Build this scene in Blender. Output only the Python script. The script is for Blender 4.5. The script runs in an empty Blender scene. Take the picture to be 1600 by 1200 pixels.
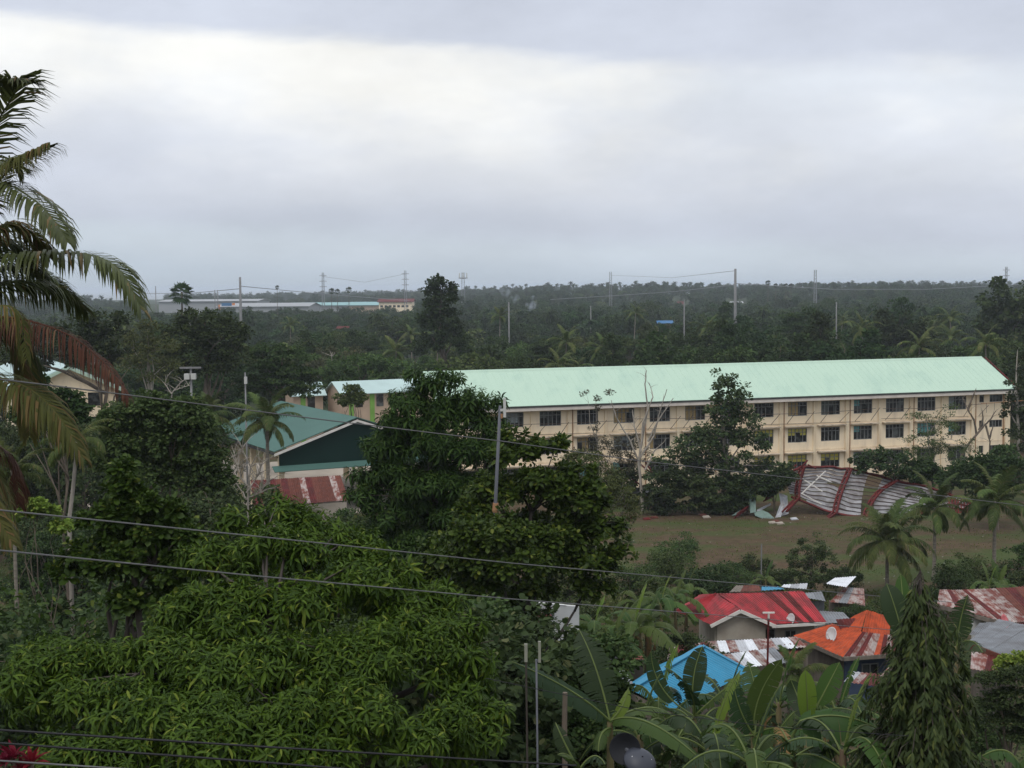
import bpy, math, random
import numpy as np
from mathutils import Vector, Matrix

# ------------------------------------------------------------------ camera, sky, sun, exposure
sc = bpy.context.scene
F = 2200.0                    # focal length in photograph pixels (1600 px wide)
CAM = Vector((0.0, 0.0, 24.0))
PITCH = math.atan(152.0 / F)
ROLL = math.radians(0.47)
_r0 = Vector((1, 0, 0)); _u0 = Vector((0, math.sin(PITCH), math.cos(PITCH)))
FW = Vector((0, math.cos(PITCH), -math.sin(PITCH)))
RT = _r0 * math.cos(ROLL) - _u0 * math.sin(ROLL)
UP = _r0 * math.sin(ROLL) + _u0 * math.cos(ROLL)
cam_d = bpy.data.cameras.new('camera'); cam = bpy.data.objects.new('camera', cam_d)
sc.collection.objects.link(cam); sc.camera = cam
cam_d.sensor_width = 36.0; cam_d.lens = 36.0 * F / 1600.0
cam_d.clip_start = 0.2; cam_d.clip_end = 80000.0
m = Matrix.Identity(4)
for i in range(3):
    m[i][0] = RT[i]; m[i][1] = UP[i]; m[i][2] = -FW[i]; m[i][3] = CAM[i]
cam.matrix_world = m

w = bpy.data.worlds.new('World'); sc.world = w; w.use_nodes = True
nt = w.node_tree; nt.nodes.clear()
def N(t, **k):
    n = nt.nodes.new(t)
    for a, b in k.items():
        setattr(n, a, b)
    return n
L = lambda a, b: nt.links.new(a, b)
out = N('ShaderNodeOutputWorld'); bg = N('ShaderNodeBackground'); L(bg.outputs[0], out.inputs[0])
bg.inputs[1].default_value = 0.1
SUN_EL, SUN_ROT = math.radians(58), math.radians(200)
sky = N('ShaderNodeTexSky', sky_type='NISHITA', sun_disc=False)
sky.sun_elevation = SUN_EL; sky.sun_rotation = SUN_ROT
tc = N('ShaderNodeTexCoord')
sep = N('ShaderNodeSeparateXYZ'); L(tc.outputs['Generated'], sep.inputs[0])
def math_node(op, a, b=None, clamp=False):
    n = N('ShaderNodeMath', operation=op); n.use_clamp = clamp
    for i, v in enumerate((a, b)):
        if v is None: continue
        if isinstance(v, (int, float)): n.inputs[i].default_value = v
        else: L(v, n.inputs[i])
    return n.outputs[0]
SKY_A = (6.1, 0.9, 0.3); SKY_B = (9.7, 2.0, 3.3)
def noise(scale3, loc, detail=4.0, rough=0.5):
    mp = N('ShaderNodeMapping'); L(tc.outputs['Generated'], mp.inputs[0])
    mp.inputs['Scale'].default_value = scale3; mp.inputs['Location'].default_value = loc
    n = N('ShaderNodeTexNoise'); L(mp.outputs[0], n.inputs['Vector'])
    n.inputs['Scale'].default_value = 1.0; n.inputs['Detail'].default_value = detail; n.inputs['Roughness'].default_value = rough
    return n.outputs['Fac']
# overcast: lavender-grey stratus, whiter where the cloud is thin, a darker ragged shelf above
def maprange(v, a, b, c, d, smooth=True):
    n = N('ShaderNodeMapRange'); n.interpolation_type = 'SMOOTHSTEP' if smooth else 'LINEAR'; L(v, n.inputs[0])
    for i, q in enumerate((a, b, c, d)): n.inputs[i + 1].default_value = q
    return n.outputs[0]
def mixc(f, a, b):
    n = N('ShaderNodeMixRGB'); L(f, n.inputs[0])
    for i, q in ((1, a), (2, b)):
        if isinstance(q, tuple): n.inputs[i].default_value = (*q, 1)
        else: L(q, n.inputs[i])
    return n.outputs[0]
def lin(c): return tuple(((x / 255.0) / 12.92 if x / 255.0 <= 0.04045 else (((x / 255.0) + 0.055) / 1.055) ** 2.4) for x in c)
n_warp = noise((3.0, 3.0, 15.0), SKY_A, 6.0, 0.55)
zz = math_node('ADD', sep.outputs[2], math_node('MULTIPLY', math_node('SUBTRACT', n_warp, 0.5), 0.045))
zz = math_node('ADD', zz, math_node('MULTIPLY', sep.outputs[0], 0.045))
zs = math_node('MULTIPLY', zz, 2.0, True)
ramp = N('ShaderNodeValToRGB'); L(zs, ramp.inputs[0])
cr = ramp.color_ramp; cr.interpolation = 'EASE'
stops = [(0.0, (190, 202, 215)), (0.05, (201, 211, 222)), (0.09, (196, 203, 217)), (0.14, (205, 211, 224)), (0.21, (216, 221, 231)), (0.30, (220, 226, 235)),
         (0.345, (208, 214, 227)), (0.45, (199, 205, 219)), (0.7, (214, 218, 229)), (1.0, (226, 230, 238))]
while len(cr.elements) < len(stops): cr.elements.new(0.5)
for e, (p, c) in zip(cr.elements, stops):
    e.position = p; e.color = (*lin(c), 1)
n_pat = noise((2.3, 2.3, 6.0), SKY_B, 5.0, 0.55)
band = math_node('MULTIPLY', maprange(zz, 0.035, 0.135, 0.0, 1.0), maprange(zz, 0.158, 0.170, 1.0, 0.0))
thin = math_node('MULTIPLY', band, maprange(n_pat, 0.38, 0.60, 0.05, 0.9))
n_fine = noise((5.5, 5.5, 13.0), (0.3, 0.0, 0.6), 8.0, 0.6)
cloud = mixc(thin, ramp.outputs[0], lin((252, 251, 246)))
fine = maprange(n_fine, 0.30, 0.70, 0.875, 1.07, False)
hi = maprange(sep.outputs[2], 0.22, 1.0, 1.0, 1.4, False)            # overcast skies are brighter overhead
gain = math_node('MULTIPLY', fine, math_node('MULTIPLY', hi, 10.9))
cl = N('ShaderNodeVectorMath', operation='SCALE'); L(cloud, cl.inputs[0]); L(gain, cl.inputs['Scale'])
mx = N('ShaderNodeMixRGB'); mx.inputs[0].default_value = 0.95
L(sky.outputs[0], mx.inputs[1]); L(cl.outputs[0], mx.inputs[2]); L(mx.outputs[0], bg.inputs[0])

sun_d = bpy.data.lights.new('sun', 'SUN'); sun_d.energy = 1.25; sun_d.angle = math.radians(25); sun_d.color = (1.0, 0.96, 0.9)
sun = bpy.data.objects.new('sun', sun_d); sc.collection.objects.link(sun)
_sd = Vector((math.cos(SUN_EL) * math.sin(SUN_ROT), math.cos(SUN_EL) * math.cos(SUN_ROT), math.sin(SUN_EL)))
sun.rotation_euler = (-_sd).to_track_quat('-Z', 'Y').to_euler()
sun.location = (0, -20, 60)
vs = sc.view_settings; vs.view_transform = 'Standard'; vs.look = 'None'; vs.exposure = 0.0; vs.gamma = 1.0; vs.use_curve_mapping = False
cy = sc.cycles
cy.use_denoising = True; cy.max_bounces = 6; cy.diffuse_bounces = 3; cy.glossy_bounces = 2; cy.transmission_bounces = 4
cy.transparent_max_bounces = 8; cy.volume_bounces = 1; cy.use_adaptive_sampling = True; cy.adaptive_threshold = 0.01
cy.caustics_reflective = False; cy.caustics_refractive = False; cy.sample_clamp_indirect = 6.0

# ------------------------------------------------------------------ helpers
COL = sc.collection
def ray(px, py): return RT * ((px - 800.0) / F) + UP * ((600.0 - py) / F) + FW
def at(px, py, Y):
    """the point at distance Y ahead that is seen at photo position (px, py)"""
    d = ray(px, py); return CAM + d * (Y / d.y)
def gp(px, py, z=0.0):
    d = ray(px, py); return CAM + d * ((z - CAM.z) / d.z)
def s2w(px_len, Y): return px_len * Y / F

def terrain(x, y):
    ys = (-400, 0, 12, 20, 30, 45, 60, 75, 90, 104, 700, 1100, 1600, 2600, 3300, 3600)
    zs_ = (30, 19, 15.5, 12.6, 9.6, 6.6, 4.0, 1.6, 0.3, 0.0, 0.0, 1.0, 5.0, 5.0, 1.0, -3.0)
    z = np.interp(y, ys, zs_)
    near = np.clip((100 - y) / 60, 0, 1)
    z = z + near * (0.5 * np.sin(x * 0.21 + 1.3) * np.cos(y * 0.17) + 0.25 * np.sin(x * 0.5 + y * 0.4))
    far = np.clip((y - 230) / 500, 0, 1)
    z = z + far * (1.8 * np.sin(x * 0.009 + y * 0.004) + 1.3 * np.sin(x * 0.021 - y * 0.006 + 2))
    # the land to the right rises to a low wooded ridge, the left stays low
    r = np.clip((x / np.maximum(y, 50) + 0.10) / 0.12, 0, 1)
    z = z + r * np.clip((y - 600) / 700, 0, 1) * np.clip((3000 - y) / 800, 0, 1) * 6.5
    return z
def gz(x, y): return float(terrain(np.float64(x), np.float64(y)))

def tag(o, label=None, cat=None, group=None, kind=None):
    if label: o['label'] = label
    if cat: o['category'] = cat
    if group: o['group'] = group
    if kind: o['kind'] = kind
    return o
def thing(name, label, cat, loc, group=None, rz=0.0):
    o = bpy.data.objects.new(name, None); o.empty_display_size = 0.3; COL.objects.link(o)
    o.location = loc; o.rotation_euler = (0, 0, rz)
    return tag(o, label, cat, group)
def origin(o):
    p = Vector((0, 0, 0))
    while o is not None:
        p += o.location; o = o.parent
    return p
def link(name, me, parent=None, loc=None):
    o = bpy.data.objects.new(name, me); COL.objects.link(o)
    if parent: o.parent = parent
    if loc is not None: o.location = loc
    return o
def copy_tree(o, parent=None):
    c = o.copy(); COL.objects.link(c); c.parent = parent
    for ch in o.children: copy_tree(ch, c)
    return c

class MB:
    """collects shapes in world (or local) coordinates, build() links them as one mesh"""
    def __init__(s): s.v = []; s.f = []
    def poly(s, pts):
        n = len(s.v); s.v += [tuple(p) for p in pts]; s.f.append(tuple(range(n, n + len(pts)))); return s
    def hexa(s, b, t):
        """b, t: four bottom and four top corners, counter-clockwise from above"""
        n = len(s.v); s.v += [tuple(p) for p in b] + [tuple(p) for p in t]
        for q in ((3, 2, 1, 0), (4, 5, 6, 7), (0, 1, 5, 4), (1, 2, 6, 5), (2, 3, 7, 6), (3, 0, 4, 7)): s.f.append(tuple(n + i for i in q))
        return s
    def box(s, c, size, ax=None):
        c = Vector(c); hx, hy, hz = size[0] / 2, size[1] / 2, size[2] / 2
        X, Y, Z = ax if ax else (Vector((1, 0, 0)), Vector((0, 1, 0)), Vector((0, 0, 1)))
        q = [(-1, -1), (1, -1), (1, 1), (-1, 1)]
        return s.hexa([c + X * (a * hx) + Y * (b * hy) - Z * hz for a, b in q], [c + X * (a * hx) + Y * (b * hy) + Z * hz for a, b in q])
    def bar(s, a, b, wd=0.05, hd=None):
        a = Vector(a); b = Vector(b); d = b - a; ln = d.length
        if ln < 1e-6: return s
        d /= ln; side = d.cross(Vector((0, 0, 1)))
        if side.length < 1e-3: side = Vector((1, 0, 0))
        side.normalize(); u = side.cross(d)
        return s.box((a + b) / 2, (ln, wd, hd or wd), (d, side, u))
    def slab(s, quad, th):
        """a plate: quad corners (top face), thickness th downwards along its normal"""
        q = [Vector(p) for p in quad]; n = (q[1] - q[0]).cross(q[3] - q[0]).normalized()
        return s.hexa([p - n * th for p in q], q)
    def tube(s, pts, rad, n=6, cap=True):
        pts = [Vector(p) for p in pts]; k = len(pts); base = len(s.v)
        if not hasattr(rad, '__len__'): rad = [rad] * k
        prev = None
        for i, p in enumerate(pts):
            d = (pts[min(i + 1, k - 1)] - pts[max(i - 1, 0)])
            if d.length < 1e-9: d = Vector((0, 0, 1))
            d.normalize()
            if prev is None:
                a = d.cross(Vector((0.3, 1, 0.1))); a = a if a.length > 1e-3 else d.cross(Vector((1, 0, 0)))
            else:
                a = prev - d * prev.dot(d)
            a.normalize(); prev = a; b = d.cross(a)
            for j in range(n):
                t = 2 * math.pi * j / n
                s.v.append(tuple(p + (a * math.cos(t) + b * math.sin(t)) * rad[i]))
        for i in range(k - 1):
            for j in range(n):
                j2 = (j + 1) % n
                s.f.append((base + i * n + j, base + i * n + j2, base + (i + 1) * n + j2, base + (i + 1) * n + j))
        if cap:
            s.f.append(tuple(base + j for j in range(n))[::-1]); s.f.append(tuple(base + (k - 1) * n + j for j in range(n)))
        return s
    def lathe(s, c, prof, n=16, ax=None):
        """prof: (radius, height) along axis"""
        c = Vector(c); Z = (ax or Vector((0, 0, 1))).normalized(); X = Z.cross(Vector((0.2, 0.9, 0.3))).normalized(); Y = Z.cross(X); base = len(s.v)
        for r, h in prof:
            for j in range(n):
                t = 2 * math.pi * j / n; s.v.append(tuple(c + Z * h + (X * math.cos(t) + Y * math.sin(t)) * r))
        for i in range(len(prof) - 1):
            for j in range(n):
                j2 = (j + 1) % n; s.f.append((base + i * n + j, base + i * n + j2, base + (i + 1) * n + j2, base + (i + 1) * n + j))
        return s
    def mesh(s, name, mat, org=None, smooth=False):
        me = bpy.data.meshes.new(name); o = org or (0, 0, 0)
        me.from_pydata([(x - o[0], y - o[1], z - o[2]) for x, y, z in s.v], [], s.f)
        if mat: me.materials.append(mat)
        if smooth:
            me.polygons.foreach_set('use_smooth', [True] * len(me.polygons))
        me.update(); return me
    def build(s, name, mat, parent=None, loc=None, smooth=False, local=False):
        if parent is not None and not local: org = origin(parent)
        elif parent is None and loc is not None: org = Vector(loc)
        else: org = Vector((0, 0, 0))
        o = link(name, s.mesh(name, mat, org, smooth), parent)
        if parent is None and loc is not None: o.location = loc
        return o

def tri_mesh(name, V, T, mat, smooth=False, org=None):
    me = bpy.data.meshes.new(name)
    V = np.asarray(V, dtype=np.float32)
    if org is not None: V = V - np.array(org, dtype=np.float32)
    T = np.asarray(T, dtype=np.int32)
    me.vertices.add(len(V)); me.vertices.foreach_set('co', V.ravel())
    me.loops.add(T.size); me.loops.foreach_set('vertex_index', T.ravel())
    me.polygons.add(len(T)); me.polygons.foreach_set('loop_start', np.arange(0, T.size, 3, dtype=np.int32))
    try: me.polygons.foreach_set('loop_total', np.full(len(T), 3, dtype=np.int32))
    except Exception: pass
    if smooth: me.polygons.foreach_set('use_smooth', np.ones(len(T), dtype=bool))
    me.update(calc_edges=True)
    if mat: me.materials.append(mat)
    return me

# ------------------------------------------------------------------ materials
def new_mat(name):
    mt = bpy.data.materials.new(name); mt.use_nodes = True; t = mt.node_tree; t.nodes.clear()
    o = t.nodes.new('ShaderNodeOutputMaterial'); p = t.nodes.new('ShaderNodeBsdfPrincipled'); t.links.new(p.outputs[0], o.inputs[0])
    return mt, t, p, o
def set_spec(p, v): p.inputs['Specular IOR Level'].default_value = v
def M(name, col, rough=0.75, var=0.15, scale=1.5, spec=0.3, metal=0.0, col2=None, lo=0.35, hi=0.65, bump=0.0, stretch=(1, 1, 1), obj_var=0.0, coord='Object', detail=6.0):
    mt, t, p, o = new_mat(name)
    col2 = col2 or tuple(c * (1 - var) for c in col); col1 = col if var == 0 or col2 != tuple(c * (1 - var) for c in col) else tuple(min(1, c * (1 + var)) for c in col)
    tcn = t.nodes.new('ShaderNodeTexCoord'); mp = t.nodes.new('ShaderNodeMapping'); t.links.new(tcn.outputs[coord], mp.inputs[0]); mp.inputs['Scale'].default_value = stretch
    n = t.nodes.new('ShaderNodeTexNoise'); t.links.new(mp.outputs[0], n.inputs['Vector']); n.inputs['Scale'].default_value = scale; n.inputs['Detail'].default_value = detail; n.inputs['Roughness'].default_value = 0.6
    mr = t.nodes.new('ShaderNodeMapRange'); t.links.new(n.outputs['Fac'], mr.inputs[0]); mr.inputs[1].default_value = lo; mr.inputs[2].default_value = hi
    mxn = t.nodes.new('ShaderNodeMixRGB'); t.links.new(mr.outputs[0], mxn.inputs[0]); mxn.inputs[1].default_value = (*col2, 1); mxn.inputs[2].default_value = (*col1, 1)
    src = mxn.outputs[0]
    if obj_var:
        oi = t.nodes.new('ShaderNodeObjectInfo'); r2 = t.nodes.new('ShaderNodeMapRange'); t.links.new(oi.outputs['Random'], r2.inputs[0]); r2.inputs[3].default_value = 1 - obj_var; r2.inputs[4].default_value = 1 + obj_var
        vm = t.nodes.new('ShaderNodeVectorMath'); vm.operation = 'SCALE'; t.links.new(src, vm.inputs[0]); t.links.new(r2.outputs[0], vm.inputs['Scale']); src = vm.outputs[0]
    t.links.new(src, p.inputs['Base Color'])
    p.inputs['Roughness'].default_value = rough; p.inputs['Metallic'].default_value = metal; set_spec(p, spec)
    if bump:
        b = t.nodes.new('ShaderNodeBump'); b.inputs['Strength'].default_value = bump; t.links.new(n.outputs['Fac'], b.inputs['Height']); t.links.new(b.outputs[0], p.inputs['Normal'])
    return mt
def leafmat(name, c1, c2, c3=None, rough=0.65, spec=0.12, trans=0.3, objvar=0.25, p3=0.06):
    """each leaf its own tint between c1 and c2, a few of them c3 (yellowed or young)"""
    mt, t, p, o = new_mat(name)
    g = t.nodes.new('ShaderNodeNewGeometry'); ramp = t.nodes.new('ShaderNodeValToRGB'); t.links.new(g.outputs['Random Per Island'], ramp.inputs[0])
    e = ramp.color_ramp.elements; e[0].color = (*c1, 1); e[1].position = 1 - p3 if c3 else 1.0; e[1].color = (*c2, 1)
    if c3: q = e.new(1.0 - p3 * 0.6); q.color = (*c3, 1)
    oi = t.nodes.new('ShaderNodeObjectInfo'); r2 = t.nodes.new('ShaderNodeMapRange'); t.links.new(oi.outputs['Random'], r2.inputs[0]); r2.inputs[3].default_value = 1 - objvar; r2.inputs[4].default_value = 1 + objvar
    vm = t.nodes.new('ShaderNodeVectorMath'); vm.operation = 'SCALE'; t.links.new(ramp.outputs[0], vm.inputs[0]); t.links.new(r2.outputs[0], vm.inputs['Scale'])
    hs = t.nodes.new('ShaderNodeHueSaturation'); t.links.new(vm.outputs[0], hs.inputs['Color'])
    r3 = t.nodes.new('ShaderNodeMapRange'); m3 = t.nodes.new('ShaderNodeMath'); m3.operation = 'FRACT'; m4 = t.nodes.new('ShaderNodeMath'); m4.operation = 'MULTIPLY'; m4.inputs[1].default_value = 37.7
    t.links.new(oi.outputs['Random'], m4.inputs[0]); t.links.new(m4.outputs[0], m3.inputs[0]); t.links.new(m3.outputs[0], r3.inputs[0]); r3.inputs[3].default_value = 0.5 - 0.09 * objvar; r3.inputs[4].default_value = 0.5 + 0.09 * objvar
    t.links.new(r3.outputs[0], hs.inputs['Hue'])
    t.links.new(hs.outputs[0], p.inputs['Base Color']); p.inputs['Roughness'].default_value = rough; set_spec(p, spec)
    tr = t.nodes.new('ShaderNodeBsdfTranslucent'); t.links.new(hs.outputs[0], tr.inputs[0])
    mixs = t.nodes.new('ShaderNodeMixShader'); mixs.inputs[0].default_value = trans; t.links.new(p.outputs[0], mixs.inputs[1]); t.links.new(tr.outputs[0], mixs.inputs[2]); t.links.new(mixs.outputs[0], o.inputs[0])
    return mt

MT = {}
MT['bark'] = M('bark', (0.13, 0.105, 0.08), 0.9, 0.35, 3.0, stretch=(1, 1, 0.25), bump=0.4)
MT['bark_pale'] = M('bark_pale', (0.30, 0.27, 0.23), 0.9, 0.3, 3.0, stretch=(1, 1, 0.3), bump=0.4)
MT['bark_dark'] = M('bark_dark', (0.06, 0.05, 0.042), 0.9, 0.3, 3.0, stretch=(1, 1, 0.25), bump=0.4)
MT['palm_bark'] = M('palm_bark', (0.21, 0.185, 0.15), 0.9, 0.3, 5.0, stretch=(0.3, 0.3, 2.0), bump=0.4)
MT['lf_wood_a'] = leafmat('lf_wood_a', (0.022, 0.043, 0.012), (0.052, 0.084, 0.024), (0.085, 0.105, 0.04), trans=0.25, objvar=0.32)
MT['lf_wood_b'] = leafmat('lf_wood_b', (0.034, 0.060, 0.015), (0.082, 0.122, 0.032), (0.14, 0.165, 0.05), trans=0.25, objvar=0.30)
MT['lf_wood_c'] = leafmat('lf_wood_c', (0.045, 0.055, 0.026), (0.085, 0.095, 0.045), (0.12, 0.10, 0.05), trans=0.25, objvar=0.25)
MT['lf_far'] = leafmat('lf_far', (0.022, 0.042, 0.014), (0.050, 0.080, 0.028), trans=0.2, objvar=0.3)
MT['lf_palm'] = leafmat('lf_palm', (0.048, 0.072, 0.018), (0.10, 0.130, 0.036), (0.16, 0.14, 0.06), trans=0.25, objvar=0.25)
MT['lf_mango'] = leafmat('lf_mango', (0.022, 0.048, 0.005), (0.068, 0.118, 0.010), (0.13, 0.165, 0.02), rough=0.55, spec=0.14, trans=0.25, objvar=0.12)
MT['lf_broad'] = leafmat('lf_broad', (0.024, 0.050, 0.008), (0.060, 0.100, 0.014), (0.14, 0.175, 0.028), rough=0.5, spec=0.16, trans=0.25, objvar=0.1)
MT['lf_rubber'] = leafmat('lf_rubber', (0.022, 0.050, 0.010), (0.050, 0.092, 0.016), (0.085, 0.125, 0.024), rough=0.55, spec=0.14, trans=0.25, objvar=0.1)
MT['lf_mid'] = leafmat('lf_mid', (0.026, 0.046, 0.016), (0.060, 0.088, 0.030), (0.11, 0.12, 0.05), trans=0.25, objvar=0.22)
MT['lf_olive'] = leafmat('lf_olive', (0.050, 0.062, 0.020), (0.095, 0.110, 0.035), (0.13, 0.12, 0.05), trans=0.25, objvar=0.15)
MT['lf_dry'] = leafmat('lf_dry', (0.045, 0.045, 0.028), (0.085, 0.080, 0.045), (0.12, 0.09, 0.06), trans=0.2, objvar=0.15)
MT['lf_fine'] = leafmat('lf_fine', (0.030, 0.055, 0.016), (0.070, 0.105, 0.032), (0.12, 0.15, 0.05), trans=0.25, objvar=0.2)
MT['lf_mast'] = leafmat('lf_mast', (0.026, 0.044, 0.012), (0.060, 0.084, 0.022), (0.12, 0.14, 0.035), rough=0.55, spec=0.14, trans=0.25, objvar=0.1)
MT['lf_lime'] = leafmat('lf_lime', (0.10, 0.16, 0.025), (0.20, 0.27, 0.05), (0.34, 0.36, 0.08), trans=0.3, objvar=0.15)
MT['lf_grass'] = leafmat('lf_grass', (0.075, 0.100, 0.030), (0.13, 0.16, 0.05), (0.17, 0.16, 0.07), trans=0.25, objvar=0.15)
MT['lf_red'] = leafmat('lf_red', (0.09, 0.006, 0.014), (0.18, 0.014, 0.03), trans=0.3, objvar=0.1)
# ------------------------------------------------------------------ ground, sea, haze
def ground_material():
    mt, t, p, o = new_mat('ground_soil_and_grass')
    g = t.nodes.new('ShaderNodeTexCoord')
    def ns(scale, detail=6.0, st=(1, 1, 1)):
        mp = t.nodes.new('ShaderNodeMapping'); t.links.new(g.outputs['Object'], mp.inputs[0]); mp.inputs['Scale'].default_value = st
        n = t.nodes.new('ShaderNodeTexNoise'); t.links.new(mp.outputs[0], n.inputs['Vector']); n.inputs['Scale'].default_value = scale; n.inputs['Detail'].default_value = detail; n.inputs['Roughness'].default_value = 0.65
        return n.outputs['Fac']
    def mix(f, a, b):
        x = t.nodes.new('ShaderNodeMixRGB')
        if isinstance(f, float): x.inputs[0].default_value = f
        else: t.links.new(f, x.inputs[0])
        for i, c in ((1, a), (2, b)):
            if isinstance(c, tuple): x.inputs[i].default_value = (*c, 1)
            else: t.links.new(c, x.inputs[i])
        return x.outputs[0]
    def rng(v, lo, hi):
        r = t.nodes.new('ShaderNodeMapRange'); t.links.new(v, r.inputs[0]); r.inputs[1].default_value = lo; r.inputs[2].default_value = hi; return r.outputs[0]
    soil = mix(rng(ns(0.8), 0.35, 0.65), (0.060, 0.042, 0.025), (0.098, 0.068, 0.041))
    grass = mix(rng(ns(3.0), 0.35, 0.65), (0.036, 0.056, 0.016), (0.068, 0.088, 0.028))
    f = rng(ns(0.13, 10.0, (0.6, 1.3, 1)), 0.46, 0.60)
    c = mix(f, soil, grass)
    c = mix(rng(ns(0.45, 8.0), 0.60, 0.72), c, (0.105, 0.058, 0.036))
    sx = t.nodes.new('ShaderNodeSeparateXYZ'); t.links.new(g.outputs['Object'], sx.inputs[0])        # beyond the school grounds: scrub and long grass
    c = mix(rng(sx.outputs[1], 190.0, 260.0), c, mix(rng(ns(0.02), 0.4, 0.6), (0.022, 0.034, 0.014), (0.045, 0.058, 0.024)))
    t.links.new(c, p.inputs['Base Color']); p.inputs['Roughness'].default_value = 0.95; set_spec(p, 0.1)
    b = t.nodes.new('ShaderNodeBump'); b.inputs['Strength'].default_value = 0.5; b.inputs['Distance'].default_value = 0.1; t.links.new(ns(4.0), b.inputs['Height']); t.links.new(b.outputs[0], p.inputs['Normal'])
    return mt
ys = np.concatenate([np.linspace(-60, 110, 86), np.linspace(114, 240, 33), np.geomspace(250, 3600, 70)])
us = np.linspace(-1, 1, 121)
half = np.maximum(140, np.abs(ys) * 1.1 + 60)
X = us[None, :] * half[:, None]; Yg = np.repeat(ys[:, None], len(us), 1); Z = terrain(X, Yg)
V = np.stack([X, Yg, Z], -1).reshape(-1, 3); nu = len(us)
idx = (np.arange(len(ys) - 1)[:, None] * nu + np.arange(nu - 1)[None, :]).ravel()
T = np.concatenate([np.stack([idx, idx + 1, idx + nu + 1], -1), np.stack([idx, idx + nu + 1, idx + nu], -1)])
tag(link('ground', tri_mesh('ground', V, T, ground_material(), True)), kind='structure')
sea_m = M('sea_water', (0.10, 0.13, 0.15), 0.25, 0.12, 0.004, 0.5, stretch=(0.3, 1, 1))
tag(MB().poly([(-24000, -300, -1.0), (24000, -300, -1.0), (24000, 26000, -1.0), (-24000, 26000, -1.0)]).build('sea', sea_m), kind='structure')
hz_m = bpy.data.materials.new('haze_air'); hz_m.use_nodes = True; t_ = hz_m.node_tree; t_.nodes.clear()
_o = t_.nodes.new('ShaderNodeOutputMaterial'); _v = t_.nodes.new('ShaderNodeVolumePrincipled'); t_.links.new(_v.outputs[0], _o.inputs['Volume'])
_v.inputs['Color'].default_value = (0.84, 0.91, 1.0, 1); _v.inputs['Density'].default_value = 0.000155; _v.inputs['Anisotropy'].default_value = 0.2
hb = MB().box((0, 12500, 21.0), (50000, 27600, 50.0))
hz_o = tag(hb.build('haze', hz_m), kind='stuff')
# ------------------------------------------------------------------ school building
def bx_frame(o, u, n):
    """local frame helper: s along u, d along n (away from viewer), z up"""
    o = Vector(o); u = Vector(u).normalized(); n = Vector(n).normalized()
    return lambda s, d, z: o + u * s + n * d + Vector((0, 0, z))
MT['cream'] = M('cream_paint', (0.86, 0.72, 0.52), 0.85, 0.10, 0.9, 0.15, col2=(0.66, 0.55, 0.41), lo=0.25, hi=0.5, stretch=(1, 1, .25), detail=9.0)
MT['cream2'] = M('cream_paint_column', (0.85, 0.72, 0.52), 0.85, 0.08, 0.9, 0.15, stretch=(1, 1, .25), col2=(0.62, 0.47, 0.30), lo=0.25, hi=0.6)
MT['ledge'] = M('weathered_ledge', (0.62, 0.52, 0.40), 0.9, 0.25, 1.2, 0.1, col2=(0.30, 0.24, 0.18), lo=0.3, hi=0.55)
MT['mint'] = M('mint_roof', (0.43, 0.57, 0.455), 0.7, 0.05, 0.5, 0.15, col2=(0.37, 0.51, 0.415), lo=0.28, hi=0.5, stretch=(1, .15, 1), detail=8.0)
MT['fascia'] = M('fascia_white', (0.62, 0.56, 0.50), 0.8, 0.1, 1.0, 0.2)
MT['gutter'] = M('gutter_dark', (0.05, 0.05, 0.05), 0.7, 0.2, 1.0, 0.2)
MT['glass'] = M('window_glass_dark', (0.060, 0.066, 0.066), 0.15, 0.5, 1.3, 0.4, col2=(0.012, 0.012, 0.013), lo=.45, hi=.62, obj_var=0.6, detail=2.0)
MT['wframe'] = M('window_frame_grey', (0.20, 0.205, 0.20), 0.6, 0.15, 2.0, 0.3)
MT['yellow_cloth'] = M('yellow_curtain', (0.50, 0.44, 0.10), 0.9, 0.15, 6.0, 0.1)
MT['teal_cloth'] = M('teal_curtain', (0.12, 0.30, 0.30), 0.9, 0.2, 6.0, 0.1)
MT['tan_cloth'] = M('tan_curtain', (0.34, 0.25, 0.12), 0.9, 0.2, 6.0, 0.1)
MT['grey_cloth'] = M('grey_curtain', (0.22, 0.25, 0.25), 0.9, 0.2, 6.0, 0.1)
MT['dim_cloth'] = M('dim_blind', (0.10, 0.11, 0.10), 0.9, 0.3, 6.0, 0.1)
MT['pipe_rust'] = M('rusty_pipe', (0.35, 0.19, 0.10), 0.8, 0.3, 3.0, 0.2)
MT['bracket'] = M('bracket_steel', (0.10, 0.075, 0.06), 0.8, 0.3, 3.0, 0.2)
MT['dark_in'] = M('dark_interior', (0.035, 0.032, 0.03), 0.95, 0.2, 1.0, 0.05)
MT['red_steel'] = M('red_oxide_steel', (0.15, 0.020, 0.018), 0.7, 0.3, 1.5, 0.2, col2=(0.075, 0.016, 0.014))

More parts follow.
